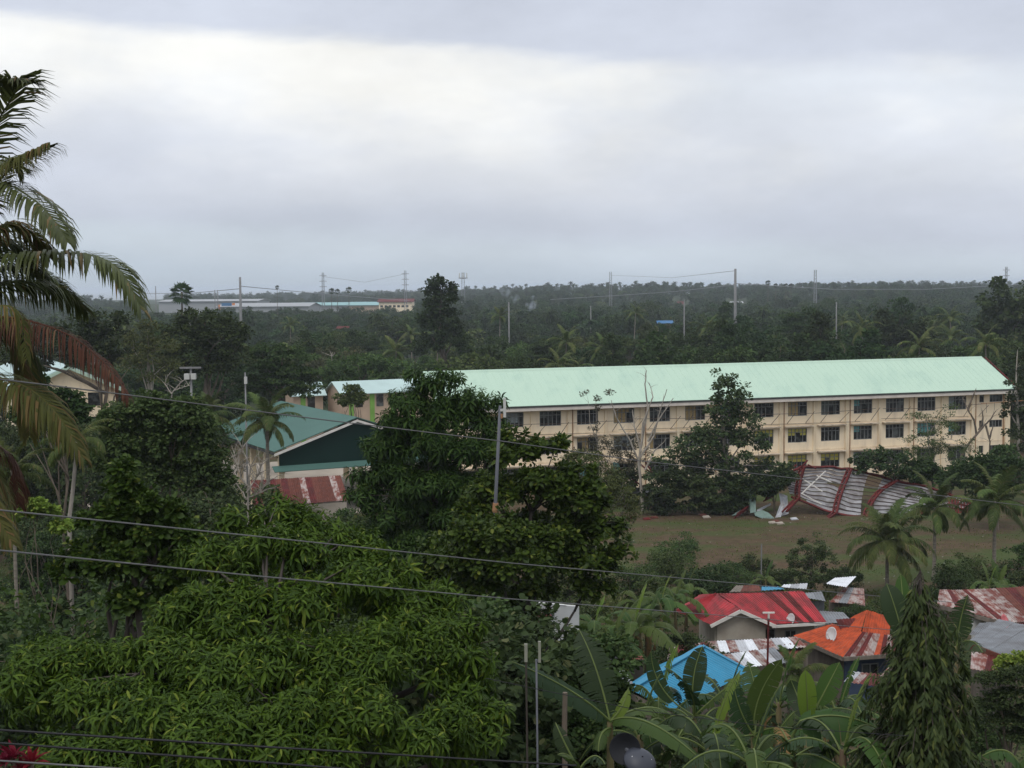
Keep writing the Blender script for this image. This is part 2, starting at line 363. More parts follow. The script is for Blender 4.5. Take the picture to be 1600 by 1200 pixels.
def facade(mb, fr, L_, H0, H1, holes, depth=0.18, d0=0.0):
    """wall face on plane d=d0 from s=0..L_, z=H0..H1, with rectangular holes (s0,s1,z0,z1) and their reveals"""
    ss = sorted({0.0, L_, *[h[0] for h in holes], *[h[1] for h in holes]}); zs2 = sorted({H0, H1, *[h[2] for h in holes], *[h[3] for h in holes]})
    for i in range(len(ss) - 1):
        for j in range(len(zs2) - 1):
            a, b = ss[i], ss[i + 1]; c, d = zs2[j], zs2[j + 1]; mxs, mz = (a + b) / 2, (c + d) / 2
            if any(h[0] < mxs < h[1] and h[2] < mz < h[3] for h in holes): continue
            mb.poly([fr(a, d0, c), fr(b, d0, c), fr(b, d0, d), fr(a, d0, d)])
    for a, b, c, d in holes:
        e = d0 + depth
        mb.poly([fr(a, d0, c), fr(b, d0, c), fr(b, e, c), fr(a, e, c)]); mb.poly([fr(a, d0, d), fr(a, e, d), fr(b, e, d), fr(b, d0, d)])
        mb.poly([fr(a, d0, c), fr(a, e, c), fr(a, e, d), fr(a, d0, d)]); mb.poly([fr(b, d0, c), fr(b, d0, d), fr(b, e, d), fr(b, e, c)])
def frame_bars(mb, fr, s0, s1, z0, z1, d, cols, rows, t=0.06, th=0.05, extra_rows=()):
    def vb(s): mb.hexa([fr(s - t / 2, d - th, z0), fr(s + t / 2, d - th, z0), fr(s + t / 2, d, z0), fr(s - t / 2, d, z0)], [fr(s - t / 2, d - th, z1), fr(s + t / 2, d - th, z1), fr(s + t / 2, d, z1), fr(s - t / 2, d, z1)])
    def hb2(z): mb.hexa([fr(s0 + t, d - th * .9, z - t / 2), fr(s1 - t, d - th * .9, z - t / 2), fr(s1 - t, d - .004, z - t / 2), fr(s0 + t, d - .004, z - t / 2)], [fr(s0 + t, d - th * .9, z + t / 2), fr(s1 - t, d - th * .9, z + t / 2), fr(s1 - t, d - .004, z + t / 2), fr(s0 + t, d - .004, z + t / 2)])
    for i in range(cols + 1): vb(s0 + t / 2 + (s1 - s0 - t) * i / cols)
    for z in ([z0 + t / 2, z1 - t / 2] + [z0 + (z1 - z0) * r for r in rows]): hb2(z)

R = random.Random(5)
U = Vector((58.35, 18.8, 0)).normalized(); NB = Vector((-U.y, U.x, 0))
P0 = Vector((-7.7, 159.05, 0)); LEN = 75.9; DEP = 12.0; EAVE = 10.75; RIDGE = 14.15; SH = 3.28
fr = bx_frame(P0, U, NB)
school = thing('school_building', 'long three-storey cream school building with a pale mint green roof', 'school building', P0)
BAY = 4.60
def s_at(px):
    """distance along the facade where photo column px crosses it"""
    d = ray(px, 640); a = d.x / d.y
    return (P0.y * a - P0.x) / (U.x - U.y * a) if abs(U.x - U.y * a) > 1e-6 else 0
c0 = s_at(860); c12 = s_at(1496); BAY = (c12 - c0) / 12.0
centres = [c0 + BAY * k for k in range(-3, 13)]
holes = []; wins = []
WW = 2.65; Z1 = [1.25, 1.25 + SH, 1.25 + 2 * SH]
for k, cst in enumerate(centres):
    for fl in range(3):
        z0 = Z1[fl]; h = (cst - WW / 2, cst + WW / 2, z0, z0 + 1.75)
        holes.append(h); wins.append((k, fl, h))
se = centres[-1] + BAY / 2 + 0.25
small = []
for fl in range(3):
    zt = Z1[fl] + 1.75
    small.append((fl, (se + 0.75, se + 1.45, zt - 0.95, zt))); small.append((fl, (se + 2.3, se + 4.3, zt - 0.95, zt)))
LEN = se + 5.35
holes += [h for _, h in small]
wall = MB(); facade(wall, fr, LEN, 0.0, EAVE, holes)
wall.poly([fr(LEN, 0, 0), fr(LEN, DEP, 0), fr(LEN, DEP, EAVE), fr(LEN, DEP / 2, RIDGE - 0.3), fr(LEN, 0, EAVE)])
wall.poly([fr(0, DEP, 0), fr(0, 0, 0), fr(0, 0, EAVE), fr(0, DEP / 2, RIDGE - 0.3), fr(0, DEP, EAVE)])
wall.poly([fr(LEN, DEP, 0), fr(0, DEP, 0), fr(0, DEP, EAVE), fr(LEN, DEP, EAVE)])
wall.build('wall', MT['cream'], school)
# roof: two slopes as long sheets with thin standing seams, fascia, gutter, soffit
ov = 1.15; sl = (RIDGE - EAVE) / (DEP / 2); ze = EAVE - sl * ov + 0.25; g = 0.9; gr = 0.3
roof = MB()
def slope_sheet(mb, d_e, d_r, z_e, z_r, th=0.08):
    mb.slab([fr(-g, d_e, z_e), fr(LEN + gr, d_e, z_e), fr(LEN + gr - 0.25, d_r, z_r), fr(-g, d_r, z_r)] if d_e < d_r else [fr(LEN + gr, d_e, z_e), fr(-g, d_e, z_e), fr(-g, d_r, z_r), fr(LEN + gr - 0.25, d_r, z_r)], th)
slope_sheet(roof, -ov, DEP / 2, ze, RIDGE); slope_sheet(roof, DEP + ov, DEP / 2 + 0.004, ze, RIDGE)
ro = roof.build('roof', MT['mint'], school)
seams = MB(); k = 0; s = -0.4
while s < LEN + 0.5:
    a = fr(s, -ov + 0.02, ze + 0.012); b = fr(s, DEP / 2 - 0.05, RIDGE - 0.02); seams.bar(a, b, 0.02, 0.012); s += 0.86
tag(seams.build('roof_seams', MT['mint'], ro), kind='stuff')
MB().hexa([fr(-g, DEP / 2 - 0.35, RIDGE - 0.17), fr(LEN + gr - .3, DEP / 2 - 0.35, RIDGE - 0.17), fr(LEN + gr - .3, DEP / 2 + 0.35, RIDGE - 0.17), fr(-g, DEP / 2 + 0.35, RIDGE - 0.17)],
          [fr(-g, DEP / 2 - 0.06, RIDGE + 0.06), fr(LEN + gr - .3, DEP / 2 - 0.06, RIDGE + 0.06), fr(LEN + gr - .3, DEP / 2 + 0.06, RIDGE + 0.06), fr(-g, DEP / 2 + 0.06, RIDGE + 0.06)]).build('ridge_cap', MT['mint'], ro)
def long_box(s0, s1, d0, d1, z0, z1): return MB().hexa([fr(s0, d0, z0), fr(s1, d0, z0), fr(s1, d1, z0), fr(s0, d1, z0)], [fr(s0, d0, z1), fr(s1, d0, z1), fr(s1, d1, z1), fr(s0, d1, z1)])
long_box(-g, LEN + gr - .05, -ov - 0.02, -ov + 0.14, ze - 0.22, ze - 0.10).build('gutter', MT['gutter'], ro)
long_box(-g, LEN + gr - .05, -ov + 0.05, -0.03, ze - 0.62, ze - 0.224).build('fascia', MT['fascia'], ro)
# bare purlin ends where the sheets were torn off along the right gable
pu = MB()
for i in range(9):
    tq = i / 8.0; dq = -ov + (DEP / 2 + ov) * tq; zq = ze + (RIDGE - ze) * tq - 0.12
    pu.bar(fr(LEN + gr - 0.3, dq, zq), fr(LEN + gr + 0.35 + 0.25 * R.random(), dq, zq + R.uniform(-.08, .05)), 0.09)
pu.bar(fr(LEN + gr + 0.3, -ov, ze - 0.12), fr(LEN + gr + 0.3, DEP / 2, RIDGE - 0.1), 0.12)
pu.build('gable_purlin', MT['red_steel'], ro)
# floor bands, columns, ledges
for fl in range(1, 3):
    z = fl * SH + 0.35
    long_box(0.0, LEN, -0.035, 0.0, z - 0.12, z + 0.02).build('floor_band', MT['cream2'], school)
edges = [centres[0] - BAY / 2 + BAY * i for i in range(len(centres) + 1)]
for i, e in enumerate(edges):
    if e < 0.3: continue
    wd = 0.55 if i % 2 == 0 else 0.34
    long_box(e - wd / 2, e + wd / 2, -0.16, -0.002, 0, EAVE - 0.02).build('column', MT['cream2'], school)
    if i % 2 == 0:
        pp = MB().tube([fr(e + 0.42, -0.09, 0), fr(e + 0.42, -0.09, EAVE - 0.02)], 0.055, 6); pp.build('downpipe', MT['pipe_rust'], school)
long_box(LEN - 0.75, LEN, -0.2, -0.002, 0, EAVE - 0.02).build('column', MT['cream2'], school)
for zz_ in (4.1, 4.6): pass
MB().tube([fr(LEN - 0.95, -0.09, 0), fr(LEN - 0.95, -0.09, EAVE - 0.02)], 0.07, 6).build('downpipe', MT['pipe_rust'], school)
for fl in range(3):
    z = Z1[fl] + 1.75 + 0.22
    if fl < 2:
        for i in range(len(edges) - 1):
            a, b = edges[i] + 0.42, edges[i + 1] - 0.30
            if a < 0: continue
            long_box(a, b, -0.62, -0.002, z, z + 0.13).build('window_ledge', MT['ledge'], school)
    else: pass
curt = {(9, 1): 'yellow_cloth', (10, 1): 'yellow_cloth', (10, 0): 'yellow_cloth', (11, 0): 'yellow_cloth', (14, 1): 'teal_cloth', (15, 1): 'teal_cloth', (6, 1): 'tan_cloth', (9, 0): 'yellow_cloth', (12, 0): 'grey_cloth', (5, 1): 'grey_cloth'}
for k, fl in [(k_, f_) for k_ in range(16) for f_ in range(3)]:
    if (k, fl) not in curt and R.random() < .38: curt[(k, fl)] = R.choice(['grey_cloth', 'grey_cloth', 'tan_cloth', 'teal_cloth', 'dim_cloth', 'dim_cloth'])
for k, fl, (a, b, c, d) in wins:
    wm = MB(); frame_bars(wm, fr, a, b, c, d, 0.12, 5 if fl else 4, (0.72,), 0.075, 0.06)
    wo = wm.build('window', MT['wframe'], school)
    MB().poly([fr(a, 0.14, c), fr(b, 0.14, c), fr(b, 0.14, d), fr(a, 0.14, d)]).build('pane', MT['glass'], wo)
    if R.random() < .6:                                    # an opened sash standing out from the wall
        j = R.randrange(4); x0 = a + .08 + (b - a) * j / 5; sw_ = (b - a) / 5 - .06; MB().hexa([fr(x0, .06, c + .08), fr(x0 + sw_, -.18, c + .08), fr(x0 + sw_, -.15, c + .08), fr(x0, .09, c + .08)], [fr(x0, .06, c + 1.2), fr(x0 + sw_, -.18, c + 1.2), fr(x0 + sw_, -.15, c + 1.2), fr(x0, .09, c + 1.2)]).build('sash', MT['glass'], wo)
    if (k, fl) in curt:
        lowz = c + (d - c) * (0.5 if curt[(k, fl)] == 'yellow_cloth' else R.choice((.05, .3, .55))); cm = MB(); nfold = 22
        for j in range(nfold):
            x0 = a + 0.1 + (b - a - 0.2) * j / nfold; x1 = a + 0.1 + (b - a - 0.2) * (j + 1) / nfold
            if curt[(k, fl)] in ('teal_cloth', 'grey_cloth', 'tan_cloth', 'dim_cloth') and j > 6 + (k * 5) % 15: continue
            d1, d2 = (0.127, 0.136) if j % 2 else (0.136, 0.127)
            cm.poly([fr(x0, d1, lowz), fr(x1, d2, lowz), fr(x1, d2, d - 0.08), fr(x0, d1, d - 0.08)])
        tag(cm.build('curtain', MT[curt[(k, fl)]], wo), label={'yellow_cloth': 'short yellow curtain', 'teal_cloth': 'teal curtain', 'tan_cloth': 'tan curtain', 'grey_cloth': 'grey curtain', 'dim_cloth': 'dark blind'}[curt[(k, fl)]])
for fl, (a, b, c, d) in small:
    wm = MB(); frame_bars(wm, fr, a, b, c, d, 0.12, 1 if b - a < 1 else 4, (), 0.06, 0.05)
    wo = wm.build('window', MT['wframe'], school); MB().poly([fr(a, 0.14, c), fr(b, 0.14, c), fr(b, 0.14, d), fr(a, 0.14, d)]).build('pane', MT['glass'], wo)
# stripped awning frames along the top storey: struts, a rail, loose pipes
for i, e in enumerate(edges[2:], 2):
    for off in (-1.25, 0.9):
        if R.random() < 0.12: continue
        zb = Z1[2] - 0.95; zt = zb + R.uniform(1.25, 1.75); s0 = e + off + R.uniform(-.3, .3)
        MB().bar(fr(s0, -0.02, zb), fr(s0 + R.uniform(.55, .9), -1.0, zt), 0.05).build('awning_strut', MT['bracket'], school)
for a, b in ((edges[2], edges[5] + 1), (edges[5] + 1.4, edges[9]), (edges[9] + 0.5, edges[13] - 1), (edges[13], edges[16] + 1)):
    zr = Z1[2] + 0.55 + R.uniform(-.2, .25); mid = (a + b) / 2
    MB().tube([fr(a, -0.85, zr), fr(mid, -0.9, zr - R.uniform(0, .25)), fr(b, -0.8, zr + R.uniform(-.1, .15))], 0.03, 5).build('awning_rail', MT['bracket'], school)
    MB().tube([fr(a, -0.5, zr - 1.3), fr(b - 2, -0.5, zr - 1.45)], 0.03, 5).build('awning_rail', MT['bracket'], school)
MB().tube([fr(se + 0.4, -0.8, Z1[2] + 0.72), fr(LEN + 1.8, -0.9, Z1[2] + 0.92)], 0.05, 5).build('awning_rail', MT['pipe_rust'], school)
for s in (se + 1.2, se + 2.4, se + 4.0, LEN - 0.2):
    MB().tube([fr(s, -0.85, Z1[2] + 0.8), fr(s, -0.85, Z1[2] - 0.2 - 0.3 * R.random())], 0.025, 5).build('awning_strut', MT['bracket'], school)
# ------------------------------------------------------------------ vegetation builders
TPL = {
 'diamond': (np.array([(0, 0, 0), (.45, .34, .05), (1, 0, -.08), (.45, -.34, .05)]), np.array([(0, 1, 2), (0, 2, 3)])),
 'blob': (np.array([(0, 0, 0), (.3, .42, .08), (.85, .3, -.02), (1, -.05, -.12), (.7, -.42, .05), (.2, -.34, .1)]), np.array([(0, 1, 2), (0, 2, 3), (0, 3, 4), (0, 4, 5)])),
 'oval': (np.array([(0, 0, 0), (.35, .26, .07), (.75, .27, .05), (1, 0, -.03), (.75, -.27, .05), (.35, -.26, .07), (.5, 0, -.02)]),
          np.array([(0, 1, 6), (1, 2, 6), (2, 3, 6), (3, 4, 6), (4, 5, 6), (5, 0, 6)])),
 'lance': (np.array([(0, 0, 0), (.3, .10, .05), (.65, .105, .0), (1, 0, -.22), (.65, -.105, .0), (.3, -.10, .05), (.3, 0, .0), (.65, 0, -.05)]),
           np.array([(0, 1, 6), (1, 2, 7), (1, 7, 6), (2, 3, 7), (3, 4, 7), (4, 5, 6), (4, 6, 7), (5, 0, 6)])),
 'droop': (np.array([(0, 0, 0), (.25, .10, .05), (.6, .12, .0), (1, 0, -.12), (.6, -.12, .0), (.25, -.10, .05)]), np.array([(0, 1, 5), (1, 2, 4), (1, 4, 5), (2, 3, 4)])),
}
def unit(a): return a / np.maximum(np.linalg.norm(a, axis=-1, keepdims=True), 1e-9)
def scatter(tpl, P, A, Nn, S):
    tv, tt = TPL[tpl] if isinstance(tpl, str) else tpl
    A = unit(A); B = unit(np.cross(Nn, A)); Nn = np.cross(A, B); S = np.asarray(S).reshape(-1, 1, 1)
    V = P[:, None, :] + S * (tv[None, :, 0:1] * A[:, None, :] + tv[None, :, 1:2] * B[:, None, :] + tv[None, :, 2:3] * Nn[:, None, :])
    T = tt[None, :, :] + (np.arange(len(P)) * len(tv))[:, None, None]
    return V.reshape(-1, 3), T.reshape(-1, 3)
def sub_blobs(rg, blobs, k=9, f=(.28, .46), low=-.15):
    """break each lobe of a crown into smaller domes so that dark gaps open between them"""
    o = []
    for b in blobs:
        rr = (b[3] * b[4] * b[5]) ** (1 / 3)
        for i in range(max(3, int(k * (rr / .9) ** 1.1))):
            d = unit(rg.normal(size=3))
            if d[2] < low: d[2] *= -.5
            q = rg.uniform(*f) * min(rr, 1.1 + .3 * rr); c = np.array(b[:3]) + d * np.array(b[3:6]) * rg.uniform(.6, .95); o.append((c[0], c[1], c[2], q, q, q * .8))
    return o
def clump_centres(rg, blobs, n, shell=0.6, low=-0.45):
    vol = np.array([(b[3] * b[4] * b[5]) ** (2 / 3) for b in blobs]); cnt = np.maximum(1, np.round(n * vol / vol.sum())).astype(int)
    C, O = [], []
    for b, k in zip(blobs, cnt):
        d = unit(rg.normal(size=(k * 3, 3))); d = d[d[:, 2] > low + rg.uniform(-.3, .3, len(d))][:k]
        rho = rg.uniform(shell, 1.0, (len(d), 1)) ** 0.7
        C.append(np.array(b[:3]) + d * rho * np.array(b[3:6])); O.append(d)
    return np.concatenate(C), np.concatenate(O)
def foliage(rg, blobs, nclump, nleaf, csize, tpl, lsize, droop=0.25, shell=0.6, flat=0.6, low=-0.45, ret=False):
    C, O = clump_centres(rg, blobs, nclump, shell, low); n = len(C)
    cs = csize * rg.uniform(0.6, 1.35, (n, 1, 1))
    off = unit(rg.normal(size=(n, nleaf, 3))) * rg.uniform(0.15, 1.0, (n, nleaf, 1)) ** 0.6 * np.array([1, 1, flat]) * cs
    P = (C[:, None, :] + off).reshape(-1, 3); Oo = np.repeat(O, nleaf, 0); o2 = unit(off.reshape(-1, 3))
    A = o2 * 0.9 + Oo * 0.5 + rg.normal(size=P.shape) * 0.45 + np.array([0, 0, -droop])
    Nn = np.array([0, 0, 0.9]) + o2 * 0.45 + Oo * 0.35 + rg.normal(size=P.shape) * 0.45
    V, T = scatter(tpl, P, A, Nn, lsize * rg.uniform(0.6, 1.3, len(P)))
    return (V, T, C) if ret else (V, T)
def rosettes(rg, blobs, n, per, lsize, tpl='lance', shell=0.72, low=-0.35, spread=(0.75, -0.55), lift=0.0, csc=0.0):
    """whorls of long leaves at the shoot tips"""
    C, O = clump_centres(rg, blobs, n, shell, low); n = len(C)
    ax = unit(O * 0.8 + np.array([0, 0, 0.75]) + rg.normal(size=O.shape) * 0.25)
    t1 = unit(np.cross(ax, np.array([0.31, 0.2, 0.93]))); t2 = np.cross(ax, t1)
    th = rg.uniform(0, 2 * np.pi, (n, 1)) + np.arange(per)[None, :] * 2.399
    el = np.linspace(spread[0], spread[1], per)[None, :] + rg.normal(size=(n, per)) * 0.18
    A = (t1[:, None, :] * np.cos(th)[..., None] + t2[:, None, :] * np.sin(th)[..., None]) * np.cos(el)[..., None] + ax[:, None, :] * np.sin(el)[..., None]
    A = A + np.array([0, 0, -0.18])
    P = C[:, None, :] + ax[:, None, :] * (0.10 * lsize * np.linspace(3, -3, per)[None, :, None]) + A * 0.06 * lsize
    Nn = ax[:, None, :] * 1.0 + np.array([0, 0, 0.4]) + rg.normal(size=A.shape) * 0.15
    S = (lsize * rg.uniform(0.5, 1.25, (n, 1)) * np.linspace(0.65, 1.1, per)[None, :] * rg.uniform(0.85, 1.15, (n, per))).ravel()
    V, T = scatter(tpl, P.reshape(-1, 3), A.reshape(-1, 3), np.broadcast_to(Nn, A.shape).reshape(-1, 3), S)
    return V, T, C
def limb(mb, a, b, r0, r1, rnd, n=4, sag=0.12, k=5):
    a = Vector(a); b = Vector(b); ln = (b - a).length; pts = []
    j = Vector((rnd.uniform(-1, 1), rnd.uniform(-1, 1), rnd.uniform(0.2, 1))) * ln * sag
    for i in range(n + 1):
        t = i / n; pts.append(a.lerp(b, t) + j * math.sin(math.pi * t) + Vector((rnd.uniform(-1, 1), rnd.uniform(-1, 1), rnd.uniform(-1, 1))) * (ln * 0.02))
    mb.tube(pts, [r0 + (r1 - r0) * i / n for i in range(n + 1)], k)
    return pts
def skeleton(rnd, base, top, r0, tips, n_limbs=26, mains=7, lean=0.15):
    """tapered trunk, main limbs, then branches out to foliage clumps"""
    mb = MB(); base = Vector(base); top = Vector(top); H = (top - base).length
    pts = []
    for i in range(8):
        t = i / 7; pts.append(base.lerp(top, t) + Vector((rnd.uniform(-1, 1), rnd.uniform(-1, 1), 0)) * (H * 0.02 * (1 if 0 < i < 7 else 0)))
    mb.tube([pts[0] - Vector((0, 0, 0.3))] + pts, [r0 * 1.35] + [r0 * (1.15 - 0.95 * i / 7) for i in range(8)], 7)
    tips = [Vector(t) for t in tips]
    if not tips: return mb
    pick = rnd.sample(tips, min(len(tips), n_limbs)); mainp = pick[:mains]; hubs = []
    for q in mainp:
        i = min(7, max(2, int(7 * rnd.uniform(0.35, 0.8)))); e = pts[i].lerp(q, 0.8)
        hubs += limb(mb, pts[i], e, r0 * 0.5, r0 * 0.14, rnd)[2:]
    hubs += pts[4:]
    for q in pick:
        h = min(hubs, key=lambda p: (p - q).length + (2 if p.z > q.z else 0)); limb(mb, h, q, r0 * 0.15, r0 * 0.03, rnd, 3, 0.1, 4)
    return mb

def proto_tree(seed, H, Rr, shape, mat, nclump, nleaf, csize, lsize, tpl='diamond', bark='bark'):
    rg = np.random.default_rng(seed); rnd = random.Random(seed); bl = []
    if shape == 'round':
        bl.append((0, 0, H * .60, Rr * .8, Rr * .8, H * .33))
        for i in range(4):
            a = i * 1.57 + rnd.random(); bl.append((math.cos(a) * Rr * .55, math.sin(a) * Rr * .55, H * rnd.uniform(.22, .36), Rr * .42, Rr * .42, H * .14))
        for i in range(7):
            a = i * 2.4 + rnd.random(); q = rnd.uniform(.45, .75) * Rr; bl.append((math.cos(a) * q, math.sin(a) * q, H * rnd.uniform(.45, .86), Rr * rnd.uniform(.35, .55), Rr * rnd.uniform(.35, .55), H * rnd.uniform(.10, .17)))
    elif shape == 'tall':
        for i in range(8):
            a = i * 2.4 + rnd.random(); q = rnd.uniform(.15, .55) * Rr; z = H * (.35 + .58 * i / 7); bl.append((math.cos(a) * q, math.sin(a) * q, z, Rr * rnd.uniform(.4, .62) * (1.1 - .5 * i / 7), Rr * rnd.uniform(.4, .62) * (1.1 - .5 * i / 7), H * .11))
    elif shape == 'tier':
        for i in range(11):
            a = i * 2.4 + rnd.random(); z = H * (.42 + .55 * i / 10); q = rnd.uniform(.25, .62) * Rr * (1.15 - .75 * i / 10); bl.append((math.cos(a) * q, math.sin(a) * q, z, Rr * rnd.uniform(.42, .6) * (1.15 - .6 * i / 10), Rr * rnd.uniform(.42, .6) * (1.15 - .6 * i / 10), H * .035))
    elif shape == 'sparse':
        for i in range(9):
            a = i * 2.4 + rnd.random(); q = rnd.uniform(.3, .85) * Rr; bl.append((math.cos(a) * q, math.sin(a) * q, H * rnd.uniform(.45, .95), Rr * rnd.uniform(.22, .36), Rr * rnd.uniform(.22, .36), H * rnd.uniform(.06, .11)))
    elif shape == 'bush':
        for i in range(6):
            a = i * 2.4 + rnd.random(); q = rnd.uniform(.2, .6) * Rr; bl.append((math.cos(a) * q, math.sin(a) * q, H * rnd.uniform(.35, .6), Rr * rnd.uniform(.4, .6), Rr * rnd.uniform(.4, .6), H * rnd.uniform(.28, .4)))
    V, T, C = foliage(rg, bl, nclump, nleaf, csize, tpl, lsize, flat=0.35 if shape == 'tier' else 0.6, ret=True)
    crown = tri_mesh('crown', V, T, mat)
    sk = skeleton(rnd, (0, 0, 0), (rnd.uniform(-.3, .3), rnd.uniform(-.3, .3), H * (.8 if shape != 'sparse' else .9)), H * .018 + .05, [tuple(c) for c in C], 22 if shape != 'sparse' else 46)
    trunk = sk.mesh('trunk', MT[bark])
    return trunk, crown

# ---- palms
def frond_mesh(seed, Lr, el0, drop, leaflet, n, mat, wid=0.055, hang=0.5, miss=0.04, rach=0.035, dead=False, tipdrop=1.6):
    rg = np.random.default_rng(seed); seg = 18; p = np.zeros(3); pts = []; dirs = []; el = el0
    for i in range(seg + 1):
        d = np.array([math.cos(el), 0, math.sin(el)]); pts.append(p.copy()); dirs.append(d); p = p + d * Lr / seg; el -= drop / seg * (0.45 + tipdrop * (i / seg))
    pts = np.array(pts); dirs = np.array(dirs)
    mb = MB(); mb.tube([tuple(q) for q in pts], [rach * (1.25 - 1.13 * i / seg) for i in range(seg + 1)], 5)
    V0 = np.array(mb.v); T0 = []
    for f in mb.f:
        for j in range(1, len(f) - 1): T0.append((f[0], f[j], f[j + 1]))
    Vs = [V0]; Ts = [np.array(T0)]; nv = len(V0)
    for side in (-1, 1):
        t = np.clip(np.linspace(0.13, 0.995, n) + rg.normal(size=n) * 0.002, .1, .999); keep = rg.random(n) > miss; t = t[keep]; k = len(t)
        fi = t * seg; i0 = np.minimum(fi.astype(int), seg - 1); w_ = (fi - i0)[:, None]
        B = pts[i0] * (1 - w_) + pts[i0 + 1] * w_; D = unit(dirs[i0] * (1 - w_) + dirs[i0 + 1] * w_)
        upv = unit(np.cross(np.cross(D, np.array([0, 0, 1.0]) + 1e-6), D)); S = np.array([0, 1.0, 0]) * side
        ln = leaflet * np.clip(np.sin(np.pi * (t * 0.80 + 0.16)), .15, 1) ** 0.6 * rg.uniform(.88, 1.1, k)
        sw = (0.45 + 0.75 * t)[:, None]; hg = (hang * rg.uniform(.75, 1.3, k))[:, None]
        d0 = unit(S * 1.0 + D * sw + upv * (0.35 - hg * .5) + rg.normal(size=(k, 3)) * .05)
        d1 = unit(d0 + np.array([0, 0, -1.0]) * hg * 1.0 + rg.normal(size=(k, 3)) * .06); d2 = unit(d1 + np.array([0, 0, -1.0]) * hg * 1.2)
        wv = unit(np.cross(d0, upv)) * (wid * rg.uniform(.8, 1.15, k))[:, None] * .5
        l = ln[:, None]; q0 = B; q1 = q0 + d0 * l * .34; q2 = q1 + d1 * l * .33; q3 = q2 + d2 * l * .33
        VV = np.stack([q0 - wv * .5, q0 + wv * .5, q1 - wv, q1 + wv, q2 - wv * .8, q2 + wv * .8, q3], 1).reshape(-1, 3)
        tt = np.array([(0, 1, 3), (0, 3, 2), (2, 3, 5), (2, 5, 4), (4, 5, 6)])
        TT = (tt[None] + (np.arange(k) * 7)[:, None, None]).reshape(-1, 3) + nv
        Vs.append(VV); Ts.append(TT); nv += len(VV)
    return tri_mesh('frond', np.concatenate(Vs), np.concatenate(Ts), mat)
def palm_trunk(H, r, lean, seed, bark='palm_bark'):
    rnd = random.Random(seed); mb = MB(); pts = []; rad = []; n = max(8, int(H / .45))
    for i in range(n + 1):
        t = i / n; pts.append((lean[0] * t ** 1.6, lean[1] * t ** 1.6, H * t)); rad.append(r * (1.35 - .5 * min(1, t * 5) * .6 - .35 * t) * (1 + (.05 if i % 2 else -.03)))
    mb.tube([(0, 0, -.3)] + pts, [rad[0]] + rad, 8); return mb.mesh('trunk', MT[bark], smooth=True)
FRONDS = {}
def frond_set(key, Lr, leaflet, n, mat, wid, seed):
    FRONDS[key] = [frond_mesh(seed + i, Lr * s_, el, dr, leaflet, n, mat, wid, hg) for i, (s_, el, dr, hg) in enumerate(((.92, 1.3, .8, .35), (1.0, 1.0, 1.1, .5), (1.02, .75, 1.35, .6), (1.0, .45, 1.5, .75), (.98, .12, 1.35, .95), (.92, -.3, .95, 1.1)))]
frond_set('wood', 4.4, 0.95, 34, MT['lf_palm'], 0.13, 40)
frond_set('near', 3.9, 0.92, 84, MT['lf_palm'], 0.058, 60)
def palm(name, label, loc, H, seed, key='wood', n=16, lean=(0, 0), group=None, r=.16, nuts=False, sc_=1.0):
    rnd = random.Random(seed); o = thing(name, label, 'palm tree', loc, group)
    link('trunk', palm_trunk(H, r, lean, seed), o)
    for i in range(n):
        k = min(5, int(6 * (i / n) ** 0.85)); f = link('frond', FRONDS[key][k], o, (lean[0], lean[1], H - .1))
        f.rotation_euler = (rnd.uniform(-.25, .25), rnd.uniform(-.12, .12), i * 2.399 + rnd.uniform(-.25, .25)); f.scale = [sc_ * rnd.uniform(.85, 1.1)] * 3
    if nuts:
        for i in range(nuts):
            a = i * 2.4; mb = MB(); c = Vector((lean[0] + math.cos(a) * .28, lean[1] + math.sin(a) * .28, H - .45 - .12 * (i % 3)))
            mb.lathe(c, [(0.0, -.15), (.09, -.11), (.125, 0), (.09, .11), (0.0, .15)], 8); me = mb.mesh('coconut', MT['nut']); link('coconut', me, o)
    return o
MT['nut'] = M('coconut_green', (0.22, 0.22, 0.05), 0.6, 0.2, 3.0)
def fan_palm_meshes(seed, H, Rr, nl=34):
    rg = np.random.default_rng(seed); V, T = [], []; nv = 0
    for i in range(nl):
        d = unit(rg.normal(size=3) + np.array([0, 0, .35])); base = np.array([0, 0, H]) + d * Rr * .45; sd = unit(np.cross(d, np.array([.2, .1, 1]))); u2 = np.cross(sd, d)
        for j in range(9):
            a = (j / 8 - .5) * 2.5; dd = d * math.cos(a) + sd * math.sin(a); tip = base + dd * Rr * .6 * rg.uniform(.85, 1.1) + np.array([0, 0, -Rr * .13 * rg.random()]); wv = np.cross(dd, u2) * Rr * .07
            V += [base, base + dd * Rr * .33 + wv, tip, base + dd * Rr * .33 - wv]; T += [(nv, nv + 1, nv + 2), (nv, nv + 2, nv + 3)]; nv += 4
    return palm_trunk(H + .2, .24, (0, 0), seed, 'bark'), tri_mesh('crown', np.array(V), np.array(T), MT['lf_wood_a'])

